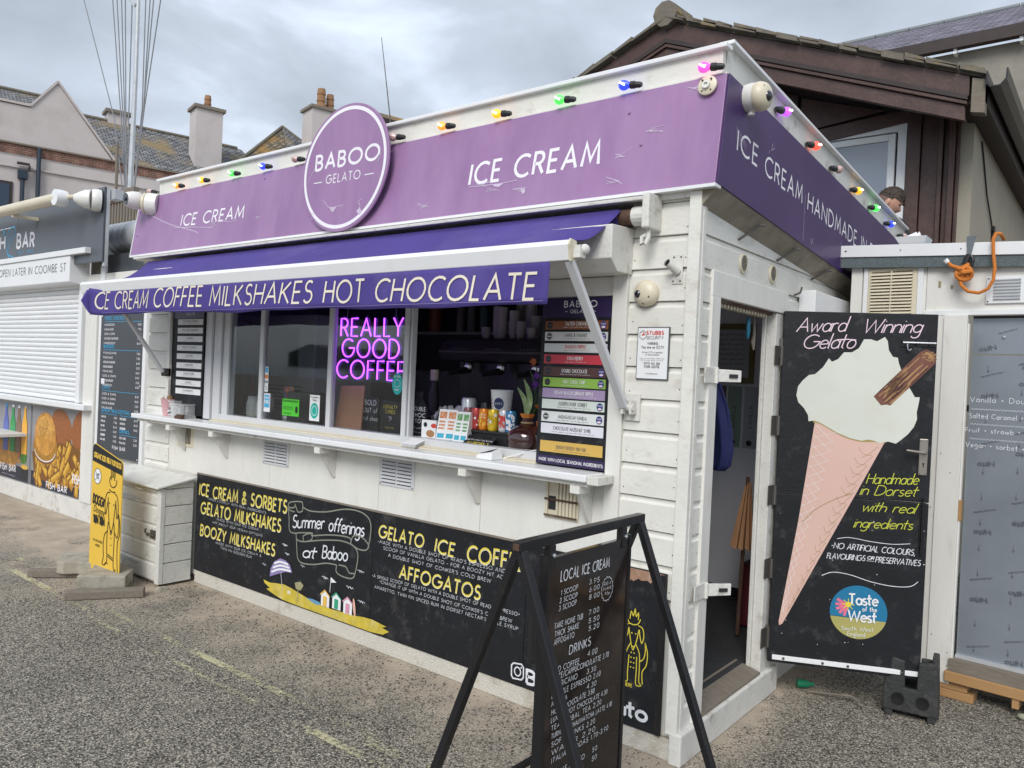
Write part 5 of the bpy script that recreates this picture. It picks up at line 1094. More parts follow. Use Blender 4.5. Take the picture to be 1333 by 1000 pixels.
for r_ in (('Handmade', .415, 1.152, .652, 1.165, .050), ('in Dorset', .388, 1.094, .646, 1.104, .050), ('with real', .398, 1.012, .644, 1.020, .046), ('ingredients', .366, .927, .635, .938, .046)): text(t, f, *r_, w=.0040, slant=.35, track=.10)
dob('lettering', t, CHALKG)
t = MB()
for r_ in (('-NO ARTIFICIAL COLOURS,', .264, .812, .654, .811, .029), ('FLAVOURINGS', .247, .758, .426, .762, .027), ('OR', .437, .772, .468, .772, .015), ('PRESERVATIVES', .476, .760, .681, .762, .028)): text(t, f, *r_, w=.0034, slant=.22, track=.16)
ribbon(t, f, [(.435, .764), (.470, .764)], .002); ribbon(t, f, smoothpts([(.291, .862), (.35, .873), (.45, .862), (.55, .858), (.632, .868)]), .003); ribbon(t, f, smoothpts([(.227, .668), (.28, .69), (.36, .685), (.46, .66), (.56, .648), (.64, .655), (.676, .682)]), .0035)
dob('lettering', t, CHALKW)
cxd, czd, rd = .409, .499, .135; f.base = .0042
t = MB(); fill(t, f, ell(cxd, czd, rd, rd, 192, -14, n=40)+[(cxd+rd*.97, czd-.035)], d=.0016); dob('badge_top', t, M('badge_blue_paint', (.01, .17, .33), .5))
t = MB(); fill(t, f, ell(cxd, czd, rd, rd, 193, 345, n=30), d=.0016); dob('badge_bottom', t, M('badge_olive_paint', (.40, .37, .12), .5))
t = MB()
for a in range(0, 5):
    an = 150+a*27; ribbon(t, f, [(cxd-.055, czd+.03), (cxd-.055+.055*math.cos(R(an)), czd+.03+.055*math.sin(R(an)))], .014, d=.0022+a*.0001)
dob('badge_rays', t, M('badge_pink_paint', (.72, .16, .27), .5)); t = MB()
for a in range(8): ribbon(t, f, [(cxd-.05, czd+.035), (cxd-.05+.03*math.cos(R(a*45)), czd+.035+.03*math.sin(R(a*45)))], .004, d=.0032+a*.00005)
fill(t, f, ell(cxd-.05, czd+.035, .014, .014, n=12), d=.0038); dob('badge_star', t, CHALKY)
t = MB()
for r_ in (('Taste', .362, .537, .497, .543, .052), ('West', .362, .455, .492, .455, .052)): text(t, f, *r_, w=.0085, track=.12)
text(t, f, 'of the', .428, .508, .493, .511, .022, w=.0035)
for r_ in (('South West', .334, .403, .481, .409, .020), ('England', .363, .377, .444, .379, .020)): text(t, f, *r_, w=.0022)
dob('lettering', t, PAPER)
h = dob('handle_plate', MB().box(.650, .690, -.008, -.0005, 1.212, 1.394), M('brushed_nickel', (.42, .38, .34), .35, .9, var=.1), bevel=.004)
dob('door_handle', MB().tube([(.672, -.008, 1.325), (.672, -.035, 1.325), (.655, -.042, 1.327), (.582, -.045, 1.335)], [.010, .009, .008, .006], 10), bpy.data.materials['brushed_nickel'], h, smooth=True)
dob('keyhole', MB().lathe([(0, 0), (.005, 0), (.005, .001), (0, .001)], (.671, -.0085, 1.27), 10, (0, -1, 0)).box(.669, .673, -.0095, -.0085, 1.252, 1.27), INKB, h)
for q in ((.657, 1.384), (.683, 1.384), (.657, 1.222), (.683, 1.222)): dob('screw', MB().ball((q[0], -.008, q[1]), .003, 6, 4), BRASSY, h)
b = dob('door_bolt', MB().box(.545, .60, -.006, -.0005, 1.848, 1.885).box(.615, .665, -.006, -.0005, 1.85, 1.883).box(.672, .705, -.006, -.0005, 1.85, 1.883), BLACKM)
dob('bolt_bar', MB().tube([(.55, -.012, 1.867), (.70, -.012, 1.867)], .006, 8).tube([(.57, -.012, 1.865), (.570, -.02, 1.835), (.578, -.02, 1.828), (.588, -.018, 1.835)], .004, 8), STEEL, b, smooth=True)
b = dob('door_bolt', MB().box(.668, .69, -.006, -.0005, .85, 1.05), BLACKM, bevel=.001); dob('bolt_bar', MB().tube([(.679, -.012, .82), (.679, -.012, 1.10)], .006, 8).tube([(.679, -.012, .90), (.679, -.03, .90)], .006, 8), BLACKM, b)
for i in range(26):
    if i == 0: sp_ = MB()
    x, z = rs.uniform(.0, .70), rs.uniform(.22, 1.0); fill(sp_, f, ell(x, z, rs.uniform(.0012, .003), rs.uniform(.0012, .003), n=6))
dob('paint_splashes', sp_, PAPER)

# ============================================================ right-hand shed
SA = R(-3.76); SG = (.803, 1.685, 0)
SH = thing('white_storage_shed', 'white shed with felt-edged flat roof and film-covered panel at the right', 'shed', SG, SA)
def sob(name, mb, mat, parent=SH, **k): return obj(name, mb, mat, parent, local=True, **k)
def shex(x0, x1, y0, y1, z0, z1, k=.05):   # box whose top and bottom fall to the right
    return MB().hexa([(x0, y0, z0-k*(x0+.75)), (x1, y0, z0-k*(x1+.75)), (x1, y1, z0-k*(x1+.75)), (x0, y1, z0-k*(x0+.75)), (x0, y0, z1-k*(x0+.75)), (x1, y0, z1-k*(x1+.75)), (x1, y1, z1-k*(x1+.75)), (x0, y1, z1-k*(x0+.75))])
sob('roof_trim', shex(-.748, 3.0, -.022, .0, 2.395, 2.462), UPVC, bevel=.002)
sob('roof_trim', shex(-.748, -.726, .0, 1.9, 2.395, 2.462), UPVC)
sob('felt_edge', shex(-.745, 3.0, -.014, .0, 2.335, 2.395), FELT); sob('felt_edge', shex(-.745, -.73, .0, 1.9, 2.335, 2.395), FELT)
sob('roof', shex(-.73, 3.0, .0, 1.9, 2.34, 2.44), FELT)
for x in (-.70, -.695, -.40, -.1, .35, .36): sob('screw', MB().ball((x, -.024, 2.43-.05*(x+.75)), .0035, 6, 4), RUST)
sob('corner_board', MB().box(-.672, -.61, .02, .05, .05, 2.335), WHITE2, bevel=.002)
sob('upper_panel', MB().box(-.607, -.27, .025, .05, 2.0, 2.335).box(-.267, 3.0, .022, .05, 2.075, 2.32), WHITE2)
sob('lintel_board', MB().box(-.27, 3.0, .005, .03, 2.045, 2.074), UPVC, bevel=.002)
sob('side_wall', MB().box(-.67, -.62, .05, 1.9, .05, 2.34), WHITE2)
sob('wall', MB().box(-.607, -.20, .04, .06, .09, 2.05), WHITE2)
sob('jamb_board', MB().box(-.235, -.17, .006, .03, .085, 2.044), WHITE2, bevel=.002); sob('jamb_board', MB().box(-.168, -.055, -.006, .03, .075, 2.044), WHITE2, bevel=.002)
sob('jamb_edge', MB().box(-.054, -.046, .004, .03, .1, 2.0), WHITE2); sob('jamb_packer', MB().box(-.054, -.040, .0, .03, .95, 1.06).box(-.054, -.040, .0, .03, .12, .21), PINE)
for (x, z) in ((-.15, .32), (-.13, .22), (-.07, .24), (-.07, .17), (-.15, 1.3), (-.10, 1.2), (-.2, 1.75), (-.19, 1.0)): sob('screw', MB().ball((x, -.007 if x > -.168 else .005, z), .003, 6, 4), BRASSY)
sob('door_panel', MB().box(-.04, 3.0, .055, .075, .225, 1.835), FILM); sob('door_panel', MB().box(-.04, 3.0, .052, .075, 1.842, 2.03), FILM)
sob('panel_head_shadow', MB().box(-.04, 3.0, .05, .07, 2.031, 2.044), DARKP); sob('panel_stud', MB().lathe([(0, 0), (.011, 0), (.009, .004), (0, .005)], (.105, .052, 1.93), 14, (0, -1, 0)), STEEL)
sob('base_angle', MB().box(-.04, 3.0, .03, .054, .215, .232), GALV)
f = FrD((0, 0, 0), 0)
class FrH(Fr):
    def p(s, a, b, d=0): return (a, .055-d, b)
f = FrH((0, 0, 0), 0); t = MB()
def spaced(cx, cz, ang_, s, w_, h_, st):
    c, s_ = math.cos(R(ang_)), math.sin(R(ang_)); text(t, f, s, cx-w_/2*c, cz-w_/2*s_, cx+w_/2*c, cz+w_/2*s_, h_, w=st, track=.12)
k = 0
for row in range(5):
    for cc_ in range(3):
        x = -.01+cc_*.17+(row % 2)*.0; z = 1.73-row*.36+cc_*.07
        if z > 1.8: continue
        spaced(x+.06, z-.10, 192, 'Nitto', .075, .024, .0055); spaced(x+.07, z+.0, 17, 'PROTECTION FILM', .105, .007, .0015)
for cc_ in range(4):
    for row in range(12):
        x = .04+cc_*.155; z = 1.78-row*.135+cc_*.02
        if z < .26: continue
        ribbon(t, f, [(x, z), (x+.001, z-.032)], .0016); fill(t, f, [(x-.004, z-.024), (x+.006, z-.024), (x+.001, z-.038)])
spaced(.03, 1.88, 198, 'Nitto', .075, .024, .0055); spaced(.13, 1.96, 17, 'PROTECTION FILM', .10, .007, .0015)
sob('film_print', t, M('film_ink', (.09, .10, .115), .5))
t = MB()
for r_ in (('Vanilla + Double choc', -.035, 1.585, .37, 1.588, .026), ('Salted Caramel + Malt + nut', -.035, 1.50, .37, 1.50, .024), ('Fruit + strawb + oldies/lids', -.05, 1.425, .37, 1.425, .022), ('Vegan + sorbet + overflow', -.045, 1.345, .37, 1.34, .026)): text(t, f, *r_, w=.0028, jit=.05)
for z in (1.548, 1.468, 1.39): ribbon(t, f, [(-.03+i*.008, z+(.004 if i % 2 else -.004)) for i in range(50)], .002)
sob('pen_notes', t, CHALKW)
# louvred vents on the shed
v = sob('louvre_vent', MB().box(-.575, -.315, .012, .025, 2.04, 2.318), CAMY, bevel=.002); sob('vent_recess', MB().box(-.555, -.34, .0095, .0118, 2.06, 2.30), M('stained_vent_back', (.12, .10, .06), .9), v)
for i in range(13): sob('louvre', MB().prism([(.011, 2.062+i*.0182), (-.004, 2.060+i*.0182), (-.002, 2.067+i*.0182), (.011, 2.075+i*.0182)], -.556, -.338, 'x'), CAMY, v)
sob('vent_mullion', MB().box(-.449, -.444, -.006, .010, 2.06, 2.30), CAMY, v); [sob('vent_surround', MB().box(a_, b_, .012, .025, 2.03, 2.325), UPVC, v, bevel=.002) for a_, b_ in ((-.60, -.576), (-.314, -.285))]
v = sob('louvre_vent', MB().box(.02, .62, .010, .021, 2.105, 2.245), UPVC, bevel=.002)
for c_ in range(3):
    for i in range(7): sob('louvre', MB().prism([(.010, 2.122+i*.0165), (-.0, 2.126+i*.0165), (.010, 2.133+i*.0165)], .055+c_*.155, .175+c_*.155, 'x'), GALV, v)
for q in ((.03, 2.115), (.03, 2.235)): sob('screw', MB().ball((q[0], .009, q[1]), .004, 6, 4), DARKP, v)
t = MB(); f = FrH((0, 0, 0), 0); sob('chipped_patch', MB().box(-.21, -.198, .0195, .0215, 2.20, 2.235).box(-.150, -.138, .0195, .0215, 2.19, 2.21), M('bare_patch', (.3, .27, .16), .9), SH)
# timber base
PL = thing('pallet', 'raw pine pallet base under the film-covered panel', 'pallet', SG, SA)
def pob(name, mb, mat, **k): return obj(name, mb, mat, PL, local=True, **k)
pob('beam', MB().box(-.075, 3.0, -.03, .02, .095, .150), PINE, bevel=.004); pob('deck_board', MB().box(-.06, 3.0, -.022, .055, .1505, .215), GREYWOOD)
pob('block', MB().box(-.12, .06, .0, .10, .0, .045), PINE, bevel=.004); pob('block', MB().box(-.12, .03, .0, .12, .047, .094), PINE, bevel=.004)
pob('block', MB().box(.235, .265, -.02, .06, .045, .094), PINE); pob('joist', MB().box(.06, 2.9, .2, .26, .0, .09), GREYWOOD)
solo('round_pebble', MB().ball((1.09, 1.64, .018), .02, 12, 8, 1.5, 1, .8), M('mossy_pebble', (.3, .3, .22), .8), 'pale round pebble under the pine timber base', 'stone', (1.09, 1.64, 0), smooth=True)
# rope with hook on the shed roof edge
RO = thing('orange_rope', 'knotted orange rope hooked over the shed roof edge', 'rope', (.72, 1.66, 2.3))
def sl(x, y, z): c, s_ = math.cos(SA), math.sin(SA); return (SG[0]+x*c-y*s_, SG[1]+x*s_+y*c, z)
P = [sl(*q) for q in ((-.055, -.04, 2.24), (-.075, -.055, 2.265), (-.10, -.05, 2.29), (-.135, -.045, 2.305), (-.155, -.05, 2.325))]
obj('rope_tail', MB().tube(P, [.009, .012, .011, .010, .009], 8), ORANGE, RO, smooth=True); obj('frayed_end', MB().tube([sl(-.152, -.05, 2.322), sl(-.165, -.052, 2.338)], [.011, .014], 8), PAPER, RO)
P = [sl(-.075+.034*math.cos(R(a)), -.045-.012*math.sin(R(a*2)), 2.262+.034*math.sin(R(a))) for a in range(0, 361, 24)]
obj('knot', MB().tube(P, .0125, 8).tube([sl(-.105, -.05, 2.25), sl(-.075, -.07, 2.265), sl(-.04, -.055, 2.27)], .013, 8).tube([sl(-.06, -.04, 2.31), sl(-.08, -.068, 2.28), sl(-.085, -.05, 2.24)], .013, 8), ORANGE, RO, smooth=True)
P = [sl(*q) for q in ((-.095, -.05, 2.245), (-.085, -.05, 2.20), (-.05, -.05, 2.165), (.0, -.05, 2.155), (.04, -.05, 2.175), (.062, -.05, 2.22), (.066, -.05, 2.28), (.056, -.05, 2.36), (.052, -.052, 2.43), (.062, -.045, 2.46), (.075, -.0, 2.465), (.08, .06, 2.445))]
sm = []
for i in range(len(P)-1):
    for q in range(4): sm.append(tuple(Vector(P[i]).lerp(Vector(P[i+1]), q/4)))
sm.append(P[-1]); obj('rope_loop', MB().tube(sm, .0085, 8), ORANGE, RO, smooth=True)
obj('strap', MB().hexa([sl(-.075, -.026, 2.44), sl(-.035, -.026, 2.44), sl(-.035, -.023, 2.44), sl(-.075, -.023, 2.44), sl(-.075, -.026, 2.46), sl(-.03, -.026, 2.46), sl(-.03, -.02, 2.46), sl(-.075, -.02, 2.46)]).hexa([sl(-.066, -.035, 2.36), sl(-.05, -.035, 2.36), sl(-.05, -.028, 2.36), sl(-.066, -.028, 2.36), sl(-.075, -.027, 2.44), sl(-.035, -.027, 2.44), sl(-.035, -.024, 2.44), sl(-.075, -.024, 2.44)]), M('grey_strap', (.13, .15, .17), .7), RO)
obj('buckle', MB().tube([sl(-.058+.02*math.cos(R(a)), -.04, 2.325+.032*math.sin(R(a))) for a in range(0, 361, 30)], .008, 8).tube([sl(-.058, -.04, 2.36), sl(-.075, -.045, 2.31)], .014, 8), DARKP, RO, smooth=True)
PT = thing('paper_tray', 'crumpled white paper tray left on the shed roof', 'paper tray', (.45, 1.78, 2.44))
obj('tray', MB().hexa([(.40, 1.74, 2.43), (.51, 1.74, 2.43), (.51, 1.86, 2.43), (.40, 1.86, 2.43), (.362, 1.71, 2.492), (.525, 1.71, 2.49), (.525, 1.88, 2.49), (.362, 1.88, 2.492)]), PAPER, PT)
obj('crumpled_paper', MB().hexa([(.40, 1.74, 2.47), (.49, 1.74, 2.47), (.48, 1.82, 2.47), (.40, 1.84, 2.47), (.405, 1.77, 2.50), (.46, 1.78, 2.525), (.47, 1.80, 2.50), (.42, 1.82, 2.505)]).hexa([(.45, 1.78, 2.47), (.50, 1.76, 2.47), (.50, 1.84, 2.47), (.44, 1.84, 2.47), (.46, 1.79, 2.515), (.475, 1.785, 2.528), (.48, 1.82, 2.50), (.45, 1.83, 2.50)]), PAPER, PT)

# barrier foot
BF = thing('barrier_foot', 'dark grey recycled plastic barrier foot in front of the painted door', 'barrier foot', (.64, 1.3, 0), R(8))
RUB = M('dark_recycled_rubber', (.032, .033, .034), .75, var=.3, vs=20, bump=.5, bs=60, dirt=(.12, .11, .10), da=.5, ds=12)
def bob(name, mb, mat, **k): return obj(name, mb, mat, BF, local=True, **k)
bob('front_face', MB().prism([(-.125, .03), (.125, .03), (.118, .20), (.108, .30), (.030, .285), (.026, .15), (-.026, .15), (-.030, .285), (-.112, .30), (-.120, .20)], -.075, -.045, 'y'), RUB, bevel=.008)
bob('back_face', MB().prism([(-.115, .03), (.115, .03), (.09, .26), (.035, .26), (.03, .16), (-.03, .16), (-.035, .26), (-.09, .26)], .10, .13, 'y'), RUB, bevel=.008)
for s in (-1, 1):
    bob('side_wall', MB().hexa([(s*.128, -.05, .02), (s*.098, -.05, .02), (s*.098, .12, .02), (s*.128, .12, .02), (s*.116, -.05, .325), (s*.088, -.05, .325), (s*.088, .12, .30), (s*.116, .12, .30)]), RUB, bevel=.006)
    bob('foot', MB().box(s*.095-.018, s*.095+.018, -.07, .12, .0, .04), RUB, bevel=.005)
    bob('lifting_hole', MB().lathe([(.0, 0), (.016, 0), (.024, .005), (.029, .006), (.030, -.004)], (s*.055, -.0765, .095), 18, (0, -1, 0)), M('hole_black', (.006, .006, .006), .9) if s < 0 else bpy.data.materials['hole_black'], smooth=True)
bob('inner_floor', MB().box(-.09, .09, -.045, .1, .08, .11), RUB)
solo('green_bottle', MB().lathe([(0, 0), (.022, 0), (.022, .05), (.012, .07), (.010, .09), (0, .09)], (.10, 1.22, .03), 14, (.8, .5, .0)), M('green_plastic', (.01, .2, .10), .3), 'small green bottle lying under the painted door', 'bottle', (.10, 1.22, 0), smooth=True)
solo('stick', MB().tube([(.17, 1.2, .01), (.38, 1.22, .04), (.42, 1.2, .03)], .006, 6), GREYWOOD, 'thin grey stick lying beside the barrier foot', 'stick', (.3, 1.2, 0))

# ============================================================ storage box beside the painted board
CB = thing('storage_box', 'weathered grey-white plank storage box with a sloping lid left of the painted board', 'storage box', (-4.3, -.14, 0))
x0, x1, y0, y1 = -4.78, -3.885, -.262, -.02
hs = [.035, .165, .30, .435, .57, .695]
for i in range(5):
    obj('side_plank', MB().box(x1-.016, x1, y0+.03, y1, hs[i]+.003, hs[i+1]-.003), CRATE, CB, bevel=.003); obj('side_plank', MB().box(x0, x0+.016, y0+.03, y1, hs[i]+.003, hs[i+1]-.003), CRATE, CB)
    z1_ = hs[i+1] if i < 4 else .66
    obj('door_plank', MB().prism([(y0+.016, hs[i]+.002), (y0+.004, hs[i]+.004), (y0+.004, z1_-.024), (y0+.010, z1_-.014), (y0+.010, z1_-.002), (y0+.016, z1_-.002)], x0+.06, x1-.055, 'x'), CRATE, CB)
obj('side_plank', MB().prism([(y0+.03, .698), (y1, .698), (y1, .745), (y0+.03, .705)], x1-.016, x1, 'x'), CRATE, CB)
obj('corner_batten', MB().box(x1-.052, x1+.003, y0-.004, y0+.03, .02, .70), CRATE, CB, bevel=.003); obj('corner_batten', MB().box(x0, x0+.05, y0-.004, y0+.03, .02, .70), CRATE, CB, bevel=.003)
obj('top_rail', MB().box(x0+.055, x1-.056, y0-.0, y0+.02, .665, .70), CRATE, CB); obj('base', MB().box(x0, x1, y0+.02, y1, .02, .04), CRATE, CB)
obj('lid', MB().hexa([(x0-.03, y0-.04, .702), (x1+.025, y0-.04, .702), (x1+.025, y1+.005, .752), (x0-.03, y1+.005, .752), (x0-.03, y0-.04, .716), (x1+.025, y0-.04, .716), (x1+.025, y1+.005, .768), (x0-.03, y1+.005, .768)]), CRATE, CB, bevel=.003)
for z in (.585, .13):
    obj('strap_hinge', MB().prism([(x0+.06, z-.028), (x0+.06, z+.028), (x1-.31, z+.006), (x1-.30, z-.0), (x1-.31, z-.006)], y0-.003, y0+.003, 'y'), GALV, CB)
obj('latch', MB().box(x1-.125, x1-.055, y0-.008, y0+.003, .335, .395).tube([(x1-.15, y0-.018, .365), (x1-.06, y0-.018, .365)], .008, 8).tube([(x1-.13, y0-.02, .35), (x1-.165, y0-.026, .38), (x1-.15, y0-.026, .40)], .007, 8), BRASSY, CB)
for x, z in ((-3.82, .012), (-3.80, .02)): pass
solo('rubble_chip', MB().hexa([(-3.86, -.30, 0), (-3.78, -.30, 0), (-3.77, -.24, 0), (-3.84, -.22, 0), (-3.85, -.29, .02), (-3.79, -.29, .03), (-3.78, -.25, .015), (-3.83, -.24, .02)]), CONC, 'small grey concrete chip at the corner of the storage box', 'stone', (-3.82, -.27, 0))

# ============================================================ yellow dog treat sign on its base
YS = thing('dog_treat_sign', 'tall narrow yellow dog treat sign on a concrete and timber base', 'sign', (-4.2, -.5, 0))
ang_y = math.atan2(.075, .43); YO = Vector((-4.47, -.56, 0))
f = Fr((-4.435, -.535, 0), math.atan2(-.0, 1)); f = Fr((-4.41, -.51, 0), R(2))
def yq(a, b, d=0): return f.p(a, b, d)
wd = .43; pr = [(0, .09), (wd, .09), (wd, .855), (wd-.012, .885), (wd-.04, .90), (.04, .975), (.012, .97), (.0, .945)]
def panel_poly(pts, d0, d1):
    m = MB(); n = len(pts); m.v = [yq(a, b, d0) for a, b in pts]+[yq(a, b, d1) for a, b in pts]; m.f = [list(range(n)), list(range(n, 2*n))[::-1]]+[[i, (i+1) % n, n+(i+1) % n, n+i] for i in range(n)]; return m
pr = [(0, .09), (wd, .09)]+ell(wd-.04, .87, .04, .035, 0, 90, n=6)+ell(.04, .955, .04, .035, 90, 180, n=6)
pr = [(a, b) for a, b in pr]
obj('sign_board', panel_poly(pr, .0, -.006), YELL, YS)
t = MB(); hd = [(0.001, .865), (wd-.001, .80)]+ell(wd-.04, .868, .039, .034, 0, 90, n=6)+ell(.04, .953, .039, .034, 90, 180, n=6); fill(t, f, hd); obj('black_header', t, INKB, YS)
t = MB(); text(t, f, 'ORGANIC ICED TREAT FOR DOGS', .02, .895, .41, .845, .034, w=.0075, track=.2); obj('lettering', t, YELL, YS)
t = MB(); text(t, f, 'DOGGY', .03, .565, .195, .548, .062, w=.015, track=.16); text(t, f, 'YUM YUM', .045, .425, .205, .418, .058, w=.014, track=.16)
for r_ in (('Doggy', .045, .505, .20, .490, .045),): text(t, f, *r_, w=.006, slant=.2)
text(t, f, 'AVAILABLE', .05, .295, .19, .290, .016, w=.003); text(t, f, 'HERE', .09, .26, .15, .258, .016, w=.003)
ox, oz = .30, .44
for P in ([(-.03, .36), (-.05, .33), (-.03, .29), (.02, .28), (.06, .30), (.07, .34)], [(-.02, .33), (-.025, .40), (.0, .43), (.03, .42), (.04, .37), (.03, .33)], [(.0, .35), (.0, .40), (.02, .39), (.015, .35)], [(-.05, .26), (.0, .245), (.05, .25)],
          [(-.03, .24), (-.08, .23), (-.11, .18), (-.11, .10), (-.095, .07), (-.08, .12), (-.065, .17)], [(.04, .24), (.085, .22), (.11, .16), (.11, .08), (.095, .06), (.085, .10), (.07, .17)], [(-.065, .20), (-.05, .10), (-.03, .0), (-.005, -.04), (.015, -.04), (.035, .0), (.055, .10), (.07, .19)], [(-.01, -.045), (.003, -.07), (.018, -.045)],
          [(-.045, .02), (-.06, -.08), (-.055, -.2), (-.05, -.27), (-.09, -.31), (-.07, -.29), (-.03, -.29)], [(.05, .02), (.065, -.08), (.06, -.2), (.065, -.30), (.09, -.33), (.10, -.31)], [(-.05, -.05), (-.10, -.08), (-.12, -.16), (-.11, -.25), (-.13, -.30), (-.10, -.31)], [(.07, -.05), (.11, -.08), (.13, -.02), (.13, .05), (.115, .10), (.145, .04), (.15, -.05), (.12, -.12), (.125, -.25), (.135, -.33), (.11, -.34)], [(-.04, -.22), (.05, -.24)], [(-.04, -.235), (.05, -.255)]):
    ribbon(t, f, smoothpts([(ox+a*.82, oz+b*.95) for a, b in P], 5), .0075)
fill(t, f, ell(ox-.03, oz+.15, .006, .006, n=8)); fill(t, f, ell(ox+.03, oz+.145, .006, .006, n=8))
for b in (-.02, -.06, -.10): fill(t, f, ell(ox+.0, oz+b*1.2-.02, .004, .004, n=6)); fill(t, f, ell(ox+.018, oz+b*1.2-.02, .004, .004, n=6))
obj('printed_dog', t, INKB, YS)
t = MB(); fill(t, f, ell(.085, .76, .05, .055, n=24), d=.0012); obj('white_badge', t, PAPER, YS); t = MB(); ribbon(t, f, ell(.085, .76, .05, .055, n=24)[:-1], .004, d=.002, closed=True); ribbon(t, f, smoothpts([(.05, .79), (.085, .775), (.12, .785)]), .003, d=.0022); ribbon(t, f, smoothpts([(.05, .73), (.085, .745), (.12, .73)]), .003, d=.0023); text(t, f, 'DAIRY', .06, .765, .11, .762, .012, w=.0022); text(t, f, 'FREE', .065, .748, .107, .746, .012, w=.0022); obj('badge_print', t, INKB, YS)
def slab(pts, z0, z1): return MB().prism(pts, z0, z1, 'z')
def arc_(cx, cy, r, a0, a1, n=10): return [(cx+r*math.cos(R(a0+(a1-a0)*i/n)), cy+r*math.sin(R(a0+(a1-a0)*i/n))) for i in range(n+1)]
obj('concrete_base', slab([(-4.86, -.50), (-4.58, -.66)]+arc_(-4.45, -.61, .10, 200, -20)[:0]+[(-4.52, -.635)]+[(-4.47, -.56), (-4.36, -.50), (-4.25, -.54), (-4.22, -.62)]+[(-4.10, -.72), (-3.87, -.50), (-4.05, -.36), (-4.6, -.34)], .035, .125), CONC, YS, bevel=.008)
obj('timber_foot', MB().bar((-4.02, -.82, .03), (-3.76, -.42, .03), .09, .055), GREYWOOD, YS, bevel=.006); obj('timber_foot', MB().bar((-4.74, -.78, .03), (-4.50, -.50, .03), .07, .055), GREYWOOD, YS, bevel=.006)

# ============================================================ swinging menu A-board in front
AB = thing('swing_menu_sign', 'black steel swing sign with a handwritten ice cream price list, nearest the camera', 'a-board sign', (.07, -.9, 0))
ax, yl_, yr_ = .064, -1.245, -.545; zt = 1.12
obj('top_bar', MB().box(ax-.016, ax+.016, yl_-.02, yr_+.02, zt-.014, zt+.018), BLACKM, AB, bevel=.003)
obj('bar_end', MB().box(ax-.011, ax+.011, yl_-.0215, yl_-.0203, zt-.008, zt+.012), RUST, AB)
sl_ = (.066+.23)/(1.12-.366)
for y in (yl_, yr_):
    xl = ax-sl_*zt; xr = ax+.4*zt
    obj('leg', MB().bar((ax-.006, y, zt-.014), (xl, y, 0), .026, .03, (0, 1, 0)), BLACKM, AB, bevel=.003)
    obj('leg', MB().bar((ax+.006, y, zt-.014), (xr, y, 0), .026, .03, (0, 1, 0)), BLACKM, AB, bevel=.003)
obj('leg_brace', MB().box(ax-sl_*.98-.01, ax-sl_*.98+.01, yl_, yr_, .12, .14).box(ax+.39, ax+.41, yl_, yr_, .12, .14), BLACKM, AB)
bd = obj('swing_panel', MB().box(ax-.006, ax+.012, -1.108, -.635, .13, 1.065), ACRY, AB); bx_ = ax+.012
obj('panel_edge', MB().box(ax-.016, ax+.016, -1.122, -1.108, .12, 1.075).box(ax-.016, ax+.016, -.635, -.618, .12, 1.075).box(ax-.016, ax+.016, -1.108, -.635, .105, .13), BLACKM, AB)
for y in (-1.100, -.668): h = obj('hanger', MB().box(ax-.01, ax+.018, y-.014, y+.014, 1.035, 1.107), BLACKM, AB, bevel=.003); obj('bolt', MB().ball((ax+.02, y, 1.075), .008, 10, 6), STEEL, h)
f = Fr((bx_, 0, 0), R(90)); t = MB()
AT = [('LOCAL ICE CREAM', -1.05, .985, -.755, .984, .040), ('1 SCOOP', -1.045, .941, -.944, .943, .019), ('2 SCOOP', -1.05, .918, -.945, .918, .019), ('3 SCOOP', -1.053, .894, -.948, .895, .019), ('3.95', -.885, .946, -.821, .944, .019), ('6.00', -.883, .92, -.819, .92, .019), ('8.00', -.881, .895, -.817, .894, .019), ('TAKE HOME TUB', -1.074, .842, -.907, .84, .021), ('THICK SHAKE', -1.072, .817, -.929, .815, .021), ('AFFOGATO', -1.073, .792, -.954, .791, .021), ('7.00', -.881, .844, -.816, .844, .019), ('5.50', -.879, .817, -.813, .815, .019), ('5.20', -.877, .791, -.811, .79, .019),
 ('DRINKS', -.986, .742, -.854, .741, .034), ('ICED COFFEE', -1.081, .705, -.919, .697, .021), ('4.00', -.876, .708, -.817, .704, .021), ('WHITE/CAPPUCCINO/LATTE 3.70', -1.079, .68, -.735, .673, .021), ('AMERICANO', -1.077, .655, -.926, .652, .020), ('3.30', -.878, .65, -.82, .647, .019), ('DOUBLE ESPRESSO 2.60', -1.074, .627, -.784, .622, .020), ('MOCHA', -1.073, .602, -.987, .60, .019), ('4.30', -.873, .599, -.815, .596, .019), ('HOT CHOCOLATE 3.80', -1.071, .575, -.813, .571, .020), ('LUXURY HOT CHOCOLATE 4.30', -1.068, .549, -.73, .544, .019), ('TEA HERBAL TEA 2.20', -1.066, .523, -.768, .520, .019), ('TURMERIC/CHAI/MATCHA LATTE 4.10', -1.064, .498, -.698, .492, .019), ('SOFT DRINKS 2.20', -1.062, .472, -.804, .468, .019), ('WATER 2.20', -1.061, .446, -.801, .440, .019), ('ITALIAN SODAS 1.70-3.90', -1.058, .42, -.716, .415, .019),
 ('PLEASE ASK TO', -1.05, .37, -.86, .368, .019), ('ADD SYRUP', -1.04, .34, -.9, .338, .019), ('50', -.82, .37, -.79, .37, .019), ('50', -.82, .34, -.79, .34, .019), ('ADD A', -.798, .926, -.749, .924, .011), ('FLAKE', -.797, .909, -.744, .908, .011), ('90p', -.787, .892, -.753, .891, .011)]
rows(t, f, [(q[0], q[1]+.002, q[2], q[3]-(.0 if len(q[0]) < 6 else .006), q[4], q[5]*.80) for q in AT], w=.12, slant=.06, jit=.03, track=.30)
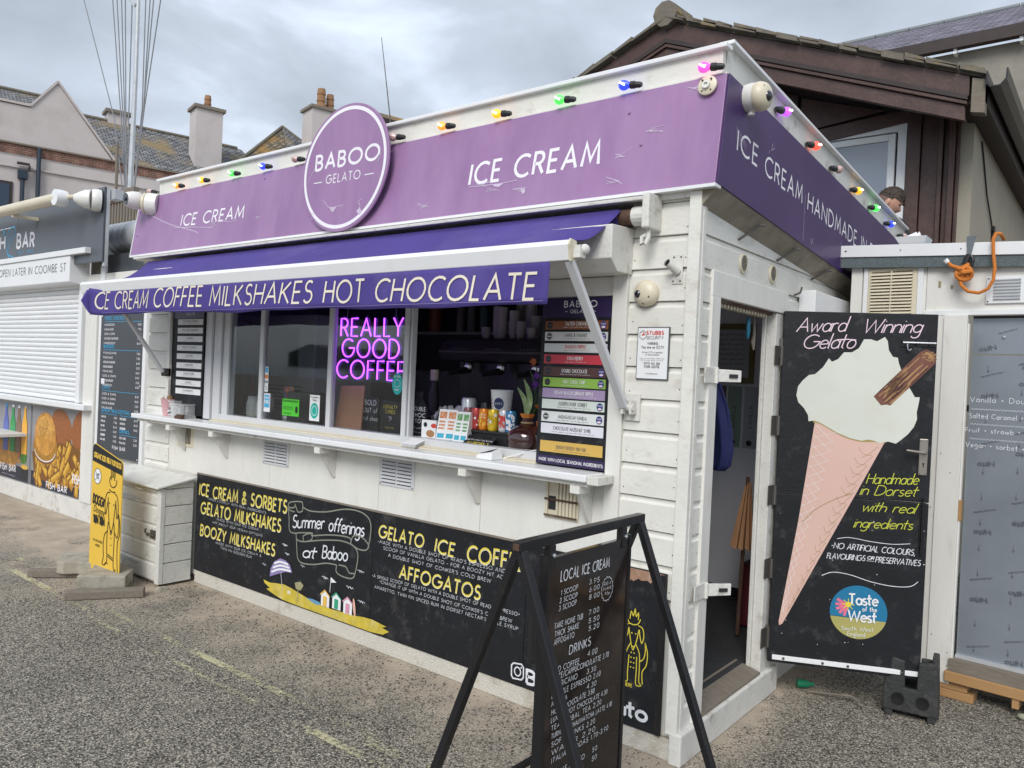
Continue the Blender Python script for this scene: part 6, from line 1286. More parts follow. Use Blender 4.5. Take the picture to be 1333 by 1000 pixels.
ribbon(t, f, [(-.771+.036*(1+.06*(-1)**i)*math.cos(R(i*12)), .911+.040*(1+.06*(-1)**i)*math.sin(R(i*12))) for i in range(30)], .0018, closed=True)
obj('lettering', t, CHALKW, bd)

# ============================================================ festoon bulbs
BC = {'red': (1, .10, .06), 'orange': (1, .28, .04), 'amber': (1, .42, .02), 'green': (.08, .95, .10), 'blue': (.03, .06, 1), 'pink': (1, .08, .45), 'violet': (.5, .10, 1), 'clear': None}
bm_ = {}; fm = {}
for k, c in BC.items():
    if c: bm_[k] = M('glowing_%s_glass' % k, c, .15, var=0, emis=c, es=.75); fm[k] = M('%s_filament' % k, c, .3, var=0, emis=tuple(min(1, v*.5+.5) for v in c), es=14)
    else: bm_[k] = M('unlit_pink_glass', (.62, .42, .38), .1, var=0, coat=1); fm[k] = M('unlit_filament', (.5, .35, .3), .4, var=0)
def bulb(p, axis, k, label):
    g = thing('festoon_light', label, 'festoon light', p, 0, 'festoon lights along the kiosk roof edge')
    ax_ = Vector(axis).normalized(); P = Vector(p)
    obj('socket', MB().lathe([(0, -.062), (.010, -.062), (.014, -.05), (.014, -.03), (.017, -.028), (.017, -.008), (.012, -.004)], P, 14, ax_), DARKP, g, smooth=True)
    b = obj('bulb', MB().lathe([(.011, -.006), (.015, .004), (.0215, .016), (.0235, .027), (.0215, .038), (.014, .047), (0, .050)], P, 18, ax_), bm_[k], g, smooth=True)
    u = ax_.cross(Vector((0, 0, 1))).normalized()
    obj('filament', MB().tube([P+ax_*.012-Vector((0, 0, .004))+Vector((0, -.0225, 0)) if abs(axis[0]) > .5 else P+ax_*.012+Vector((.022, 0, .003)), P+ax_*.034+Vector((0, -.0235, .006)) if abs(axis[0]) > .5 else P+ax_*.034+Vector((.0235, 0, .004))], .0035, 6), fm[k], b)
fr_ = [(-4.72, 'clear', 'unlit'), (-4.30, 'orange', 'orange'), (-3.945, 'amber', 'amber'), (-3.55, 'green', 'green'), (-3.175, 'blue', 'blue'), (-2.82, 'clear', 'unlit pink'), (-1.90, 'clear', 'unlit'), (-1.515, 'orange', 'orange'), (-1.13, 'amber', 'amber'), (-.74, 'green', 'green'), (-.385, 'blue', 'blue'), (0.0, 'pink', 'pink')]
where = ['clear bulb above the white turret camera', 'bulb, first lit one from the left end of the front', 'bulb above the small left ICE CREAM lettering', 'bulb midway between turret camera and round sign', 'bulb on the front left of the round sign', 'bulb touching the left edge of the round sign', 'red bulb touching the right edge of the round sign', 'bulb, first lit one right of the round sign', 'bulb above the large ICE CREAM lettering', 'bulb on the front fascia right of the large lettering', 'bulb on the front fascia nearest the corner but one', 'bulb at the front corner of the fascia']
for (x, k, nm), w_ in zip(fr_, where): bulb((x-.0, -.002, 2.945), (-1, -.1, .12), k, ('%s %s' % (nm, w_)) if not w_.startswith('clear') and not w_.startswith('red') else ('unlit '+w_))
sd_ = [(.719, 'violet', 2.978, 'violet bulb beside the corner dome camera'), (1.185, 'red', 2.931, 'red bulb on the side fascia'), (1.607, 'clear', 2.904, 'unlit bulb on the side fascia below the red one'), (2.032, 'amber', 2.872, 'amber bulb on the side fascia'), (2.463, 'green', 2.848, 'green bulb on the side fascia in front of the bent head'), (2.891, 'blue', 2.819, 'blue bulb near the far end of the side fascia'), (3.299, 'clear', 2.801, 'unlit bulb at the far end of the side fascia')]
for y, k, z, lb_ in sd_: bulb((.058, y, z-.015), (.25, 1, .08), k, lb_)

# ============================================================ cameras and fittings on the kiosk
c = thing('turret_camera', 'white turret camera with a black lens at the left end of the purple fascia', 'camera', (-4.8, -.1, 2.84))
obj('mount', MB().lathe([(0, 0), (.085, 0), (.088, .05), (.085, .085), (.078, .09)], (-4.66, .03, 2.84), 24, (-.75, -.65, .05)), CAMW, c, smooth=True)
obj('collar', MB().lathe([(.078, 0), (.084, .005), (.084, .018), (.07, .022)], (-4.73, -.03, 2.845), 24, (-.75, -.65, .05)), CAMY, c, smooth=True)
hd_ = obj('camera_head', MB().lathe([(0, -.07), (.05, -.055), (.07, -.01), (.068, .03), (.056, .075), (.048, .085), (.046, .083), (.046, .075), (0, .075)], (-4.79, -.09, 2.865), 24, (.02, -1, -.06)), CAMW, c, smooth=True)
obj('lens', MB().lathe([(.045, 0), (.045, .002), (0, .003)], (-4.7884, -.1745, 2.86), 22, (.02, -1, -.06)).lathe([(.020, .002), (.016, .012), (0, .016)], (-4.7884, -.1745, 2.862), 16, (.02, -1, -.06)), LENS, hd_, smooth=True)
RS_ = 0
c = thing('corner_dome_camera', 'cream wall camera with a dark dome at the front of the side fascia', 'camera', (.1, .25, 2.86))
obj('mount', MB().lathe([(0, 0), (.059, 0), (.061, .025), (.059, .05)], (.078, .22, 2.865), 24, (1, -.1, 0)), CAMW, c, smooth=True)
obj('body', MB().lathe([(.061, 0), (.063, .010), (.061, .024), (.053, .040), (.038, .051), (.02, .056), (.0, .057)], (.128, .215, 2.862), 28, (1, -.12, 0)), CAMY, c, smooth=True)
obj('lens', MB().ball((.170, .205, 2.855), .026, 16, 10), LENS, c, smooth=True); obj('gland', MB().tube([(.10, .22, 2.815), (.10, .22, 2.79)], .014, 12), CAMW, c); obj('screw', MB().ball((.166, .178, 2.892), .005), DARKP, c)
c = thing('wall_dome_camera', 'cream dome camera above the security notice', 'camera', (-.245, 0, 2.0))
obj('body', MB().lathe([(0, 0), (.058, 0), (.060, .010), (.055, .026), (.043, .038), (.02, .046), (0, .047)], (-.243, -.0005, 2.003), 28, (0, -1, 0)), CAMY, c, smooth=True)
obj('lens', MB().ball((-.268, -.032, 1.998), .021, 16, 10), LENS, c, smooth=True); obj('lens_ring', MB().tube([(-.268+.021*math.cos(R(a)), -.038+.010*math.cos(R(a))*-.5, 1.998+.022*math.sin(R(a))) for a in range(0, 361, 24)], .003, 6), CAMY, c)
for q in ((-.215, -.041, 1.985), (-.245, -.035, 1.957), (-.20, -.024, 2.02)): obj('screw', MB().ball(q, .0045, 8, 5), BRASSY, c)
c = thing('flag_bracket', 'white tube bracket on a screwed plate above the dome camera', 'bracket', (-.1, 0, 2.1))
obj('plate', MB().box(-.128, -.078, -.005, -.0005, 2.04, 2.168), WHITEP, c, bevel=.002); obj('tube', MB().tube([(-.10, -.005, 2.09), (-.125, -.06, 2.125)], .016, 14, cap=False), WHITEP, c, smooth=True); obj('tube_mouth', MB().lathe([(.013, 0), (0, .0)], (-.1245, -.059, 2.1245), 14, (-.37, -.81, .5)).tube([(-.1247, -.0595, 2.1247), (-.1257, -.0615, 2.1260)], .0165, 14, cap=False), DARKP, c)
for q in ((-.12, 2.155), (-.087, 2.155), (-.12, 2.052), (-.087, 2.052)): obj('screw', MB().ball((q[0], -.006, q[1]), .004, 8, 5), BRASSY, c)
c = thing('round_fitting', 'round cream base of a removed fitting at the right end of the front fascia', 'fitting', (-.02, -.04, 2.86))
obj('disc', MB().lathe([(0, 0), (.042, 0), (.042, .008), (.036, .012), (0, .012)], (-.005, -.0, 2.868), 24, (0, -1, .1)), CAMY, c, smooth=True); obj('hub', MB().lathe([(.017, 0), (.017, .012), (.009, .012), (.009, .004), (0, .004)], (-.005, -.012, 2.868), 16, (0, -1, .1)), CAMW, c, smooth=True)
for a in (50, 130, 230, 310): obj('screw', MB().ball((-.005+.03*math.cos(R(a)), -.0135, 2.868+.03*math.sin(R(a))), .0045, 8, 5), RUST, c)
# security notice
c = thing('security_notice', 'framed white CCTV warning notice below the dome camera', 'notice', (-.2, 0, 1.63))
obj('frame', MB().box(-.279, -.122, -.008, -.0015, 1.625, 1.856), M('grey_notice_frame', (.09, .10, .11), .5), c, bevel=.001); obj('sheet', MB().box(-.274, -.127, -.0105, -.008, 1.630, 1.851), PAPER, c)
f = Fr((0, -.0105, 0), 0); t = MB(); text(t, f, 'STUBBS', -.232, 1.822, -.150, 1.822, .015, w=.0036); ribbon(t, f, [(-.25, 1.832), (-.243, 1.822), (-.256, 1.82)], .005); obj('lettering', t, REDINK, c)
t = MB(); text(t, f, 'SECURITY', -.232, 1.802, -.150, 1.802, .013, w=.0018); ribbon(t, f, [(-.250+.018*math.cos(R(a)), 1.82+.020*math.sin(R(a))) for a in range(30, 390, 60)], .0022, closed=True)
for s_, z, h_ in (('WARNING', 1.778, .011), ('You are on CCTV', 1.762, .011), ('24 hour CCTV in operation', 1.742, .006), ('on these premises', 1.732, .006), ('01772 463 386', 1.692, .009), ('01308 422758', 1.678, .009), ('www.stubbssecurity', 1.650, .005)): w_ = len(s_)*h_*.33; text(t, f, s_, -.2-w_, z, -.2+w_, z, h_, w=h_*.18)
squiggle(t, f, -.26, -.14, 1.716, .004, .001); squiggle(t, f, -.255, -.145, 1.708, .004, .001); obj('lettering', t, GREYINK, c)
# ============================================================ neon sign and stickers in the windows
NE = thing('neon_sign', 'glowing purple neon sign reading REALLY GOOD COFFEE in the third window', 'neon sign', (-2.2, .13, 1.55))
NEON = M('glowing_purple_neon', (.5, .1, .9), .4, var=0, emis=(.42, .07, 1), es=2.2); ACR = M('clear_acrylic_backing', (.22, .12, .34), .1, var=0, alpha=.35)
class FrN(Fr):
    def p(s, a, b, d=0): return (a, .14-d, b)
f = FrN((0, 0, 0), 0); bk = MB()
for s, a, z, b, h in (('REALLY', -2.475, 1.815, -1.915, .110), ('GOOD', -2.455, 1.685, -1.94, .112), ('COFFEE', -2.50, 1.553, -1.885, .112)):
    t = MB()
    for st in strokes(s, a, z, b, z, h, track=.26):
        t.tube([(p[0], .128, p[1]) for p in st], .0048, 8); ribbon(bk, f, st, .032)
    obj('neon_word', t, NEON, NE, smooth=True)
obj('acrylic_backing', bk, ACR, NE)
obj('hanging_wire', MB().tube([(-2.42, .13, 1.93), (-2.42, .13, 2.02)], .0015, 4).tube([(-1.98, .13, 1.93), (-1.98, .13, 2.02)], .0015, 4), GALV, NE)
def sticker(name, label, x0, x1, z0, z1, items, mat=PAPER, y=.0455, round_=False):
    c = thing(name, label, 'sticker', ((x0+x1)/2, y, z0))
    if round_:
        m = MB(); f = Fr((0, y+.001, 0), 0); fill(m, f, ell((x0+x1)/2, (z0+z1)/2, (x1-x0)/2, (z1-z0)/2, n=30), d=.0005); obj('label_face', m, mat, c)
    else: obj('label_face', MB().box(x0, x1, y, y+.0015, z0, z1), mat, c)
    f = Fr((0, y, 0), 0)
    for nm, mm, fn in items: t = MB(); fn(t, f); obj(nm, t, mm, c)
TEAL = M('teal_print', (.01, .36, .36), .4)
sticker('round_sticker', 'teal round sticker low in the neon sign window', -1.90, -1.812, 1.475, 1.600, [('lettering', PAPER, lambda t, f: (text(t, f, 'EAT LOCAL', -1.885, 1.575, -1.83, 1.575, .010, w=.002), ribbon(t, f, ell(-1.856, 1.54, .025, .022, n=18)[:-1], .002, closed=True), text(t, f, 'DORSET', -1.875, 1.50, -1.837, 1.50, .007, w=.0015)))], TEAL, round_=True)
sticker('award_sticker', 'white sticker with teal seal at the foot of the second window', -2.655, -2.555, 1.27, 1.435, [('seal', M('seal_teal', (.0, .42, .34), .4), lambda t, f: fill(t, f, ell(-2.605, 1.335, .040, .050, n=26))), ('lettering', GREYINK, lambda t, f: (text(t, f, 'Travellers', -2.645, 1.415, -2.567, 1.415, .012, w=.002), text(t, f, 'Choice', -2.625, 1.397, -2.585, 1.397, .012, w=.002))), ('seal_mark', PAPER, lambda t, f: ribbon(t, f, ell(-2.605, 1.335, .025, .030, n=20)[:-1], .004, closed=True))])
sticker('hygiene_sticker', 'bright green hygiene rating sticker in the second window', -2.945, -2.765, 1.285, 1.395, [('lettering', INKB, lambda t, f: (text(t, f, 'FOOD HYGIENE RATING', -2.935, 1.375, -2.78, 1.375, .012, w=.002), [ribbon(t, f, ell(-2.925+i*.022, 1.335, .007, .012, n=12)[:-1], .002, closed=True) for i in range(5)], fill(t, f, ell(-2.79, 1.328, .014, .024, n=14)), text(t, f, 'VERY GOOD', -2.92, 1.297, -2.85, 1.297, .008, w=.0015)))], M('hygiene_green', (.08, .55, .03), .4))
sticker('card_sticker_strip', 'strip of small payment card stickers on the left of the second window', -3.155, -3.115, 1.43, 1.60, [('blue_card', BLUEP, lambda t, f: fill(t, f, [(-3.150, 1.56), (-3.120, 1.56), (-3.120, 1.595), (-3.150, 1.595)])), ('orange_card', M('card_orange', (.7, .2, .03), .4), lambda t, f: fill(t, f, [(-3.152, 1.52), (-3.118, 1.52), (-3.118, 1.545), (-3.152, 1.545)])), ('lettering', INKB, lambda t, f: (text(t, f, 'VISA', -3.150, 1.49, -3.12, 1.49, .014, w=.003), ribbon(t, f, ell(-3.135, 1.455, .01, .012, n=12)[:-1], .002, closed=True)))])
sticker('free_sticker', 'white and blue PLASTIC FREE sticker at the foot of the second window', -3.155, -3.085, 1.295, 1.42, [('blue_square', BLUEP, lambda t, f: fill(t, f, [(-3.148, 1.325), (-3.092, 1.325), (-3.092, 1.41), (-3.148, 1.41)])), ('lettering', PAPER, lambda t, f: (text(t, f, 'PLASTIC', -3.145, 1.385, -3.095, 1.385, .012, w=.003), text(t, f, 'FREE', -3.143, 1.352, -3.097, 1.352, .020, w=.0045)))])
def signcard(name, label, x0, x1, y, z0, z1, lines, mat=CHALKB, lean=.0, cat='sign'):
    c = thing(name, label, cat, ((x0+x1)/2, y, z0)); obj('board', MB().hexa([(x0, y, z0), (x1, y, z0), (x1, y+.006, z0), (x0, y+.006, z0), (x0, y+lean, z1), (x1, y+lean, z1), (x1, y+lean+.006, z1), (x0, y+lean+.006, z1)]), mat, c)
    class F_(Fr):
        def p(s, a, b, d=0): return (a, y+lean*(b-z0)/(z1-z0)-d, b)
    f = F_((0, 0, 0), 0)
    for s, za, h_, mm in lines:
        w_ = min(len(s)*h_*.42, (x1-x0)*.46); t = MB(); text(t, f, s, (x0+x1)/2-w_, za, (x0+x1)/2+w_, za, h_, w=h_*.14, jit=.04); obj('lettering', t, mm, c)
    return c
signcard('chalk_card', 'small black card with white writing SOLD OUT behind the neon window', -2.28, -2.13, .16, 1.235, 1.44, [('SOLD', 1.395, .03, CHALKW), ('OUT of', 1.35, .025, CHALKW), ('Hot choc', 1.30, .024, CHALKW)])
signcard('chalk_card', 'small black card reading LOYALTY CARDS ? behind the neon window', -2.10, -1.93, .15, 1.225, 1.43, [('LOYALTY', 1.385, .020, CHALKY), ('CARDS', 1.355, .020, CHALKY), ('?', 1.305, .03, CHALKP), ('PLEASE ASK', 1.265, .009, CHALKY)])
bo = thing('bottle_board', 'bottle-shaped black board reading DOUBLE CHOC +10p at the left of the open hatch', 'sign', (-1.74, .14, 1.21))
obj('board', MB().prism([(-1.84, 1.215), (-1.70, 1.215), (-1.70, 1.40), (-1.725, 1.445), (-1.74, 1.46), (-1.74, 1.50), (-1.80, 1.50), (-1.80, 1.46), (-1.815, 1.445), (-1.84, 1.40)], .14, .146, 'y'), CHALKB, bo)
class F2(Fr):
    def p(s, a, b, d=0): return (a, .14-d, b)
f = F2((0, 0, 0), 0); t = MB()
for s, z, h_ in (('DOUBLE', 1.388, .022), ('CHOC', 1.352, .022), ('+10p', 1.318, .022)): text(t, f, s, -1.825, z, -1.715, z, h_, w=.0035)
for z in (1.285, 1.26, 1.235): squiggle(t, f, -1.825, -1.715, z, .009, .002)
obj('lettering', t, CHALKW, bo)
solo('plywood_sheet', MB().hexa([(-2.47, .10, 1.235), (-2.22, .10, 1.225), (-2.22, .11, 1.225), (-2.47, .11, 1.235), (-2.50, .17, 1.50), (-2.28, .17, 1.51), (-2.28, .18, 1.51), (-2.50, .18, 1.50)]), M('warm_plywood', (.40, .19, .10), .6, var=.1), 'plain orange-brown plywood sheet leaning behind the neon window', 'board', (-2.4, .12, 1.235))

# ============================================================ things along the hatch sill
def can(x, y, z, c, label, r=.030, h=.115, patt=None, name='drink_can'):
    g = thing(name, label, 'drink can', (x, y, z)); P = (x, y, z)
    obj('body', MB().lathe([(r*.8, 0), (r, .008), (r, h-.012), (r*.86, h-.002), (r*.84, h)], P, 20), M('can_%s' % label.split()[0], c, .25, .3, var=.03), g, smooth=True)
    obj('lid', MB().lathe([(r*.84, h-.001), (r*.78, h-.004), (0, h-.004)], P, 18), STEEL, g)
    if patt:
        rs = random.Random(int(-x*1000)); t = MB()
        for i in range(patt[1]):
            a = R(rs.uniform(200, 340)); zz = z+rs.uniform(.02, h-.022); s_ = rs.uniform(.004, .010); pts = []
            for q in range(8):
                b = a+s_/r*math.cos(q*PI/4); pts.append((x+(r+.0006)*math.cos(b), y+(r+.0006)*math.sin(b), zz+s_*1.2*math.sin(q*PI/4)))
            t.quad(pts)
        obj('can_print', t, patt[0], g)
        for k_, row in enumerate(((.60), (.42))):
            t = MB(); zz = z+h*row
            for st in strokes(patt[2][k_], -.021, 0, .021, 0, .016): 
                for i in range(len(st)-1):
                    q = []
                    for (u_, v_), d_ in ((st[i], -.0013), (st[i+1], -.0013), (st[i+1], .0013), (st[i], .0013)):
                        b = R(280)+u_/r; q.append((x+(r+.0011)*math.cos(b), y+(r+.0011)*math.sin(b), zz+v_+d_))
                    t.quad(q)
            obj('lettering', t, patt[3], g)
    return g
std = thing('riser', 'black riser stand carrying the row of drinks cans', 'riser', (-1.24, .17, 1.21))
obj('stand_top', MB().box(-1.46, -1.055, .125, .25, 1.302, 1.314), DARKP, std, bevel=.002); obj('stand_front', MB().box(-1.45, -1.065, .14, .24, 1.21, 1.302), DARKP, std)
zc = 1.3145
can(-1.405, .165, zc, (.22, .10, .10), 'maroon and silver can first in the row on the riser', patt=(SIGNW, 10, ('COLA', ''), SIGNW))
can(-1.348, .165, zc, (.50, .06, .06), 'red and white can second in the row on the riser', patt=(SIGNW, 10, ('COLA', ''), INKB))
can(-1.288, .160, zc, (.75, .24, .02), 'orange can in the middle of the row on the riser', patt=(M('can_dots_amber', (.8, .45, .05), .4), 12, ('FIZZ', ''), SIGNW))
can(-1.222, .158, zc, (.75, .52, .03), 'yellow can with black lettering on the riser', patt=(SIGNW, 8, ('DASH', 'LEMON'), INKB))
can(-1.150, .160, zc, (.68, .68, .70), 'pale can with red and blue print on the riser', patt=(REDINK, 26, ('', ''), REDINK))
can(-1.095, .150, zc, (.05, .22, .42), 'blue can at the right end of the row on the riser', patt=(SIGNW, 22, ('', ''), SIGNW))
can(-1.455, .22, 1.3145, (.60, .62, .65), 'tall plain white-silver can behind the cartons', r=.042, h=.165, patt=(SIGNW, 0, ('', 'CANS'), INKB))
can(-1.372, .27, 1.3145, (.02, .02, .022), 'black can behind the maroon can', r=.036, h=.15)
cp = thing('paper_cup', 'white paper coffee cup with round navy logo standing behind the cans', 'cup', (-1.225, .24, 1.3145))
obj('cup', MB().lathe([(.040, 0), (.043, .003), (.060, .212), (.063, .216), (.060, .22), (.057, .214), (.04, .01), (0, .01)], (-1.225, .225, 1.3145), 28), PAPER, cp, smooth=True)
t = MB(); a0 = R(292)
def cupp(u_, v_, e=.0012): r = .0505+.09*(v_-1.415)*1.0+e; b = a0+u_/r; return (-1.225+r*math.cos(b), .225+r*math.sin(b), v_)
pts = [cupp(.029*math.cos(R(a)), 1.462+.031*math.sin(R(a)), .0018) for a in range(0, 361, 15)]
for i in range(24): t.quad([cupp(0, 1.462, .0018), pts[i], pts[i+1]])
obj('logo_disc', t, M('navy_logo', (.015, .03, .12), .4), cp); t = MB()
for st in strokes('BABOO', -.02, 0, .02, 0, .009):
    for i in range(len(st)-1): t.quad([cupp(st[i][0], 1.458+st[i][1]-.001, .003), cupp(st[i+1][0], 1.458+st[i+1][1]-.001, .003), cupp(st[i+1][0], 1.458+st[i+1][1]+.001, .003), cupp(st[i][0], 1.458+st[i][1]+.001, .003)])
obj('lettering', t, PAPER, cp); t = MB()
rs = random.Random(6)
for i in range(18):
    u_ = rs.uniform(-.075, -.04); v_ = rs.uniform(1.34, 1.51); t.quad([cupp(u_, v_), cupp(u_+.007, v_+.003), cupp(u_+.004, v_+.010)])
obj('cup_print', t, bpy.data.materials['navy_logo'], cp)
def carton(x, y, z, w_, h_, d_, rot, c1, c2, label):
    g = thing('carton', label, 'carton', (x, y, z), rot)
    obj('box', MB().hexa([(-w_/2, 0, 0), (w_/2, 0, 0), (w_/2, d_, 0), (-w_/2, d_, 0), (-w_/2, .035, h_), (w_/2, .035, h_), (w_/2, .035+d_*.5, h_), (-w_/2, .035+d_*.5, h_)]), PAPER, g, local=True)
    def F3(a, b, d): return (a, .035*b/h_-d, b)
    m1 = M('carton_print_'+label.split()[0], c1, .5, var=.2, vs=60, dirt=(.75, .72, .6), da=.9, ds=90, dth=.5); t = MB()
    rs = random.Random(len(label))
    for i in range(2):
        a = -w_/4+i*w_/2
        t.quad([F3(a-w_*.2, h_*.70, .001), F3(a+w_*.2, h_*.70, .001), F3(a+w_*.2, h_*.92, .001), F3(a-w_*.2, h_*.92, .001)])
        for k in range(3): t.quad([F3(a-w_*.18, h_*(.34+k*.11), .001), F3(a+w_*.16, h_*(.34+k*.11), .001), F3(a+w_*.16, h_*(.40+k*.11), .001), F3(a-w_*.18, h_*(.40+k*.11), .001)])
    obj('carton_print', t, m1, g, local=True); t = MB()
    for i in range(2): a = -w_/4+i*w_/2; t.quad([F3(a-w_*.2, h_*.05, .001), F3(a+w_*.18, h_*.05, .001), F3(a+w_*.18, h_*.2, .001), F3(a-w_*.2, h_*.2, .001)])
    obj('carton_band', t, M('carton_band_blue', (.05, .38, .55), .5), g, local=True)
carton(-1.505, .085, 1.246, .115, .165, .05, R(12), (.62, .22, .08), None, 'orange fruit print juice carton pair on the hatch sill')
carton(-1.385, .075, 1.246, .085, .16, .05, R(8), (.10, .30, .10), None, 'green apple print juice carton on the hatch sill')
g = thing('biscuit_packet', 'small white biscuit packet left of the juice cartons', 'packet', (-1.625, .08, 1.246)); obj('packet', MB().box(-1.685, -1.575, .085, .10, 1.246, 1.345), PAPER, g)
class F4(Fr):
    def p(s, a, b, d=0): return (a, .085-d, b)
f = F4((0, 0, 0), 0); t = MB(); fill(t, f, ell(-1.615, 1.27, .032, .02, n=20)); obj('biscuit_print', t, M('biscuit_brown', (.4, .2, .08), .6), g); t = MB(); fill(t, f, ell(-1.59, 1.315, .022, .013, n=14)); obj('badge_print', t, REDINK, g); t = MB(); fill(t, f, ell(-1.655, 1.318, .014, .014, n=14)); obj('seal_print', t, INKB, g)
signcard('small_placard', 'small black placard with yellow and white writing in front of the riser', -1.355, -1.155, .055, 1.225, 1.285, [('Please let us know if you have any', 1.262, .008, CHALKW), ('ALLERGIES ?', 1.238, .016, CHALKY)], lean=.05)
vs_ = thing('vase', 'round dark brown bottle vase holding leaves and flowers by the flavour board', 'vase', (-1.0, .165, 1.21))
obj('bottle', MB().lathe([(.03, 0), (.07, .008), (.098, .045), (.104, .08), (.095, .115), (.06, .145), (.028, .158), (.026, .19), (.034, .205), (.030, .205), (.022, .19)], (-1.0, .165, 1.212), 28), M('brown_glass_bottle', (.045, .014, .012), .12, var=.3, coat=1), vs_, smooth=True)
obj('twine', MB().tube([(-1.0+.03*math.cos(R(a)), .165+.03*math.sin(R(a)), 1.375) for a in range(0, 361, 30)], .005, 6), M('jute', (.35, .26, .14), .9), vs_); obj('orange_ribbon', MB().lathe([(.03, 0), (.042, .02), (.03, .022), (.026, .01)], (-1.0, .165, 1.40), 9), ORANGE, vs_)
def leaf(P0, P1, w_, mat, name='leaf', n=8, cup=.2):
    P0 = Vector(P0); P1 = Vector(P1); d = P1-P0; sd = d.cross(Vector((.3, 1, .1))).normalized(); nn = sd.cross(d).normalized(); m = MB()
    for i in range(n+1):
        t_ = i/n; w = w_*math.sin(PI*min(t_*.93+.04, 1))**.8; c = P0+d*t_+nn*(.12*d.length*math.sin(PI*t_))
        m.v += [tuple(c-sd*w+nn*w*cup), tuple(c), tuple(c+sd*w+nn*w*cup)]
    for i in range(n):
        for k in (0, 1): a = i*3+k; m.f.append([a, a+1, a+4, a+3])
    return obj(name, m, mat, vs_, smooth=True)
LG = M('variegated_leaf', (.20, .30, .12), .5, var=.3, vs=30, dirt=(.5, .55, .35), da=.8, ds=25); LD = M('dark_green_leaf', (.03, .08, .025), .5, var=.3)
leaf((-1.01, .16, 1.40), (-1.055, .14, 1.555), .022, LG); leaf((-.995, .15, 1.40), (-1.0, .12, 1.60), .026, LG); leaf((-.99, .18, 1.40), (-.93, .16, 1.58), .015, LD); leaf((-1.0, .2, 1.4), (-.95, .24, 1.62), .012, LD); leaf((-1.0, .2, 1.4), (-1.06, .24, 1.66), .010, LD)
OL = M('rust_orange_leaf', (.42, .11, .03), .6, var=.3)
rs = random.Random(12)
for i in range(9):
    b = (-.90+rs.uniform(-.03, .04), .16+rs.uniform(-.03, .04), 1.34+rs.uniform(.0, .13)); leaf(b, (b[0]+rs.uniform(-.05, .06), b[1]+rs.uniform(-.05, .03), b[2]+rs.uniform(.02, .08)), .022, OL, 'orange_leaf')
PF = M('violet_petals', (.13, .03, .28), .6, var=.3)
for cx_, cz_ in ((-.95, 1.62), (-.92, 1.665), (-.955, 1.575), (-.90, 1.70), (-.975, 1.69)):
    for k in range(6): a = R(k*60); leaf((cx_, .17, cz_), (cx_+.022*math.cos(a), .155, cz_+.022*math.sin(a)), .009, PF if cz_ != 1.69 else OL, 'flower_petal', 4)
obj('stem', MB().tube([(-1.0, .165, 1.38), (-.97, .18, 1.5), (-.95, .175, 1.62)], .003, 5).tube([(-.99, .165, 1.38), (-.94, .19, 1.5), (-.92, .175, 1.66)], .003, 5), LD, vs_)
pb = thing('paper_bag', 'crumpled pale paper bag behind the biscuit packet', 'paper bag', (-1.70, .3, 1.21)); m = MB(); rs = random.Random(3); pts = []
for i in range(9):
    for j in range(5): pts.append((-1.82+i*.032, .26+j*.03+rs.uniform(-.02, .02), 1.30+rs.uniform(0, .09)+.04*math.sin(PI*i/8)))
m.v = pts; m.f = [[i*5+j, i*5+j+1, (i+1)*5+j+1, (i+1)*5+j] for i in range(8) for j in range(4)]; obj('bag', m, PAPER, pb); obj('box_under', MB().box(-1.80, -1.58, .27, .38, 1.21, 1.31), DARKP, pb)
cr_ = thing('card_reader', 'white wedge card reader on the serving shelf', 'card reader', (-1.06, -.06, 1.193), R(-4))
obj('case', MB().hexa([(-.055, -.04, 0), (.055, -.04, 0), (.055, .045, 0), (-.055, .045, 0), (-.050, -.035, .022), (.050, -.035, .040), (.050, .040, .060), (-.050, .040, .028)]), UPVC, cr_, local=True, bevel=.004); obj('screen', MB().hexa([(-.036, -.028, .0275), (.036, -.028, .0405), (.036, .028, .0535), (-.036, .028, .0315), (-.036, -.028, .029), (.036, -.028, .042), (.036, .028, .055), (-.036, .028, .033)]), LENS, cr_, local=True)
obj('cable', MB().tube([(-1.0, -.02, 1.20), (-.93, .0, 1.225), (-.86, .05, 1.25), (-.82, .1, 1.26)], .003, 6), UPVC, cr_)
fl_ = thing('flyer_stack', 'small stack of pale flyers on the serving shelf edge', 'flyers', (-1.66, -.02, 1.193)); 
for i in range(4): obj('flyer', MB().hexa([(-1.71+i*.003, -.055, 1.194+i*.006), (-1.60+i*.003, -.05, 1.194+i*.006), (-1.59, .02, 1.21+i*.008), (-1.70, .02, 1.21+i*.008), (-1.71+i*.003, -.055, 1.1955+i*.006), (-1.60+i*.003, -.05, 1.1955+i*.006), (-1.59, .02, 1.2115+i*.008), (-1.70, .02, 1.2115+i*.008)]), PAPER if i else CAMY, fl_)
# shelf left: pink tub, sugar jar, napkins
tb2 = thing('pink_tub', 'pink patterned paper tub of wooden spoons at the left end of the shelf', 'tub', (-4.27, -.02, 1.193))
obj('tub', MB().lathe([(.040, 0), (.058, .125), (.060, .128), (.055, .125), (.037, .01), (0, .01)], (-4.27, -.03, 1.193), 24), M('pink_paper_print', (.62, .36, .38), .6, var=.1, dirt=(.15, .05, .08), da=.9, ds=70, dth=.56), tb2, smooth=True)
rs = random.Random(5); m = MB()
for i in range(26): a = rs.uniform(0, 6.28); r0 = rs.uniform(0, .045); m.bar((-4.27+r0*.6*math.cos(a), -.03+r0*.6*math.sin(a), 1.21), (-4.27+r0*1.2*math.cos(a), -.03+r0*1.2*math.sin(a), 1.33+rs.uniform(0, .02)), .007, .002)
obj('wooden_spoons', m, PINE, tb2)
sj = thing('sachet_box', 'clear lidded box of printed sachets beside the pink tub', 'box', (-4.08, -.04, 1.193))
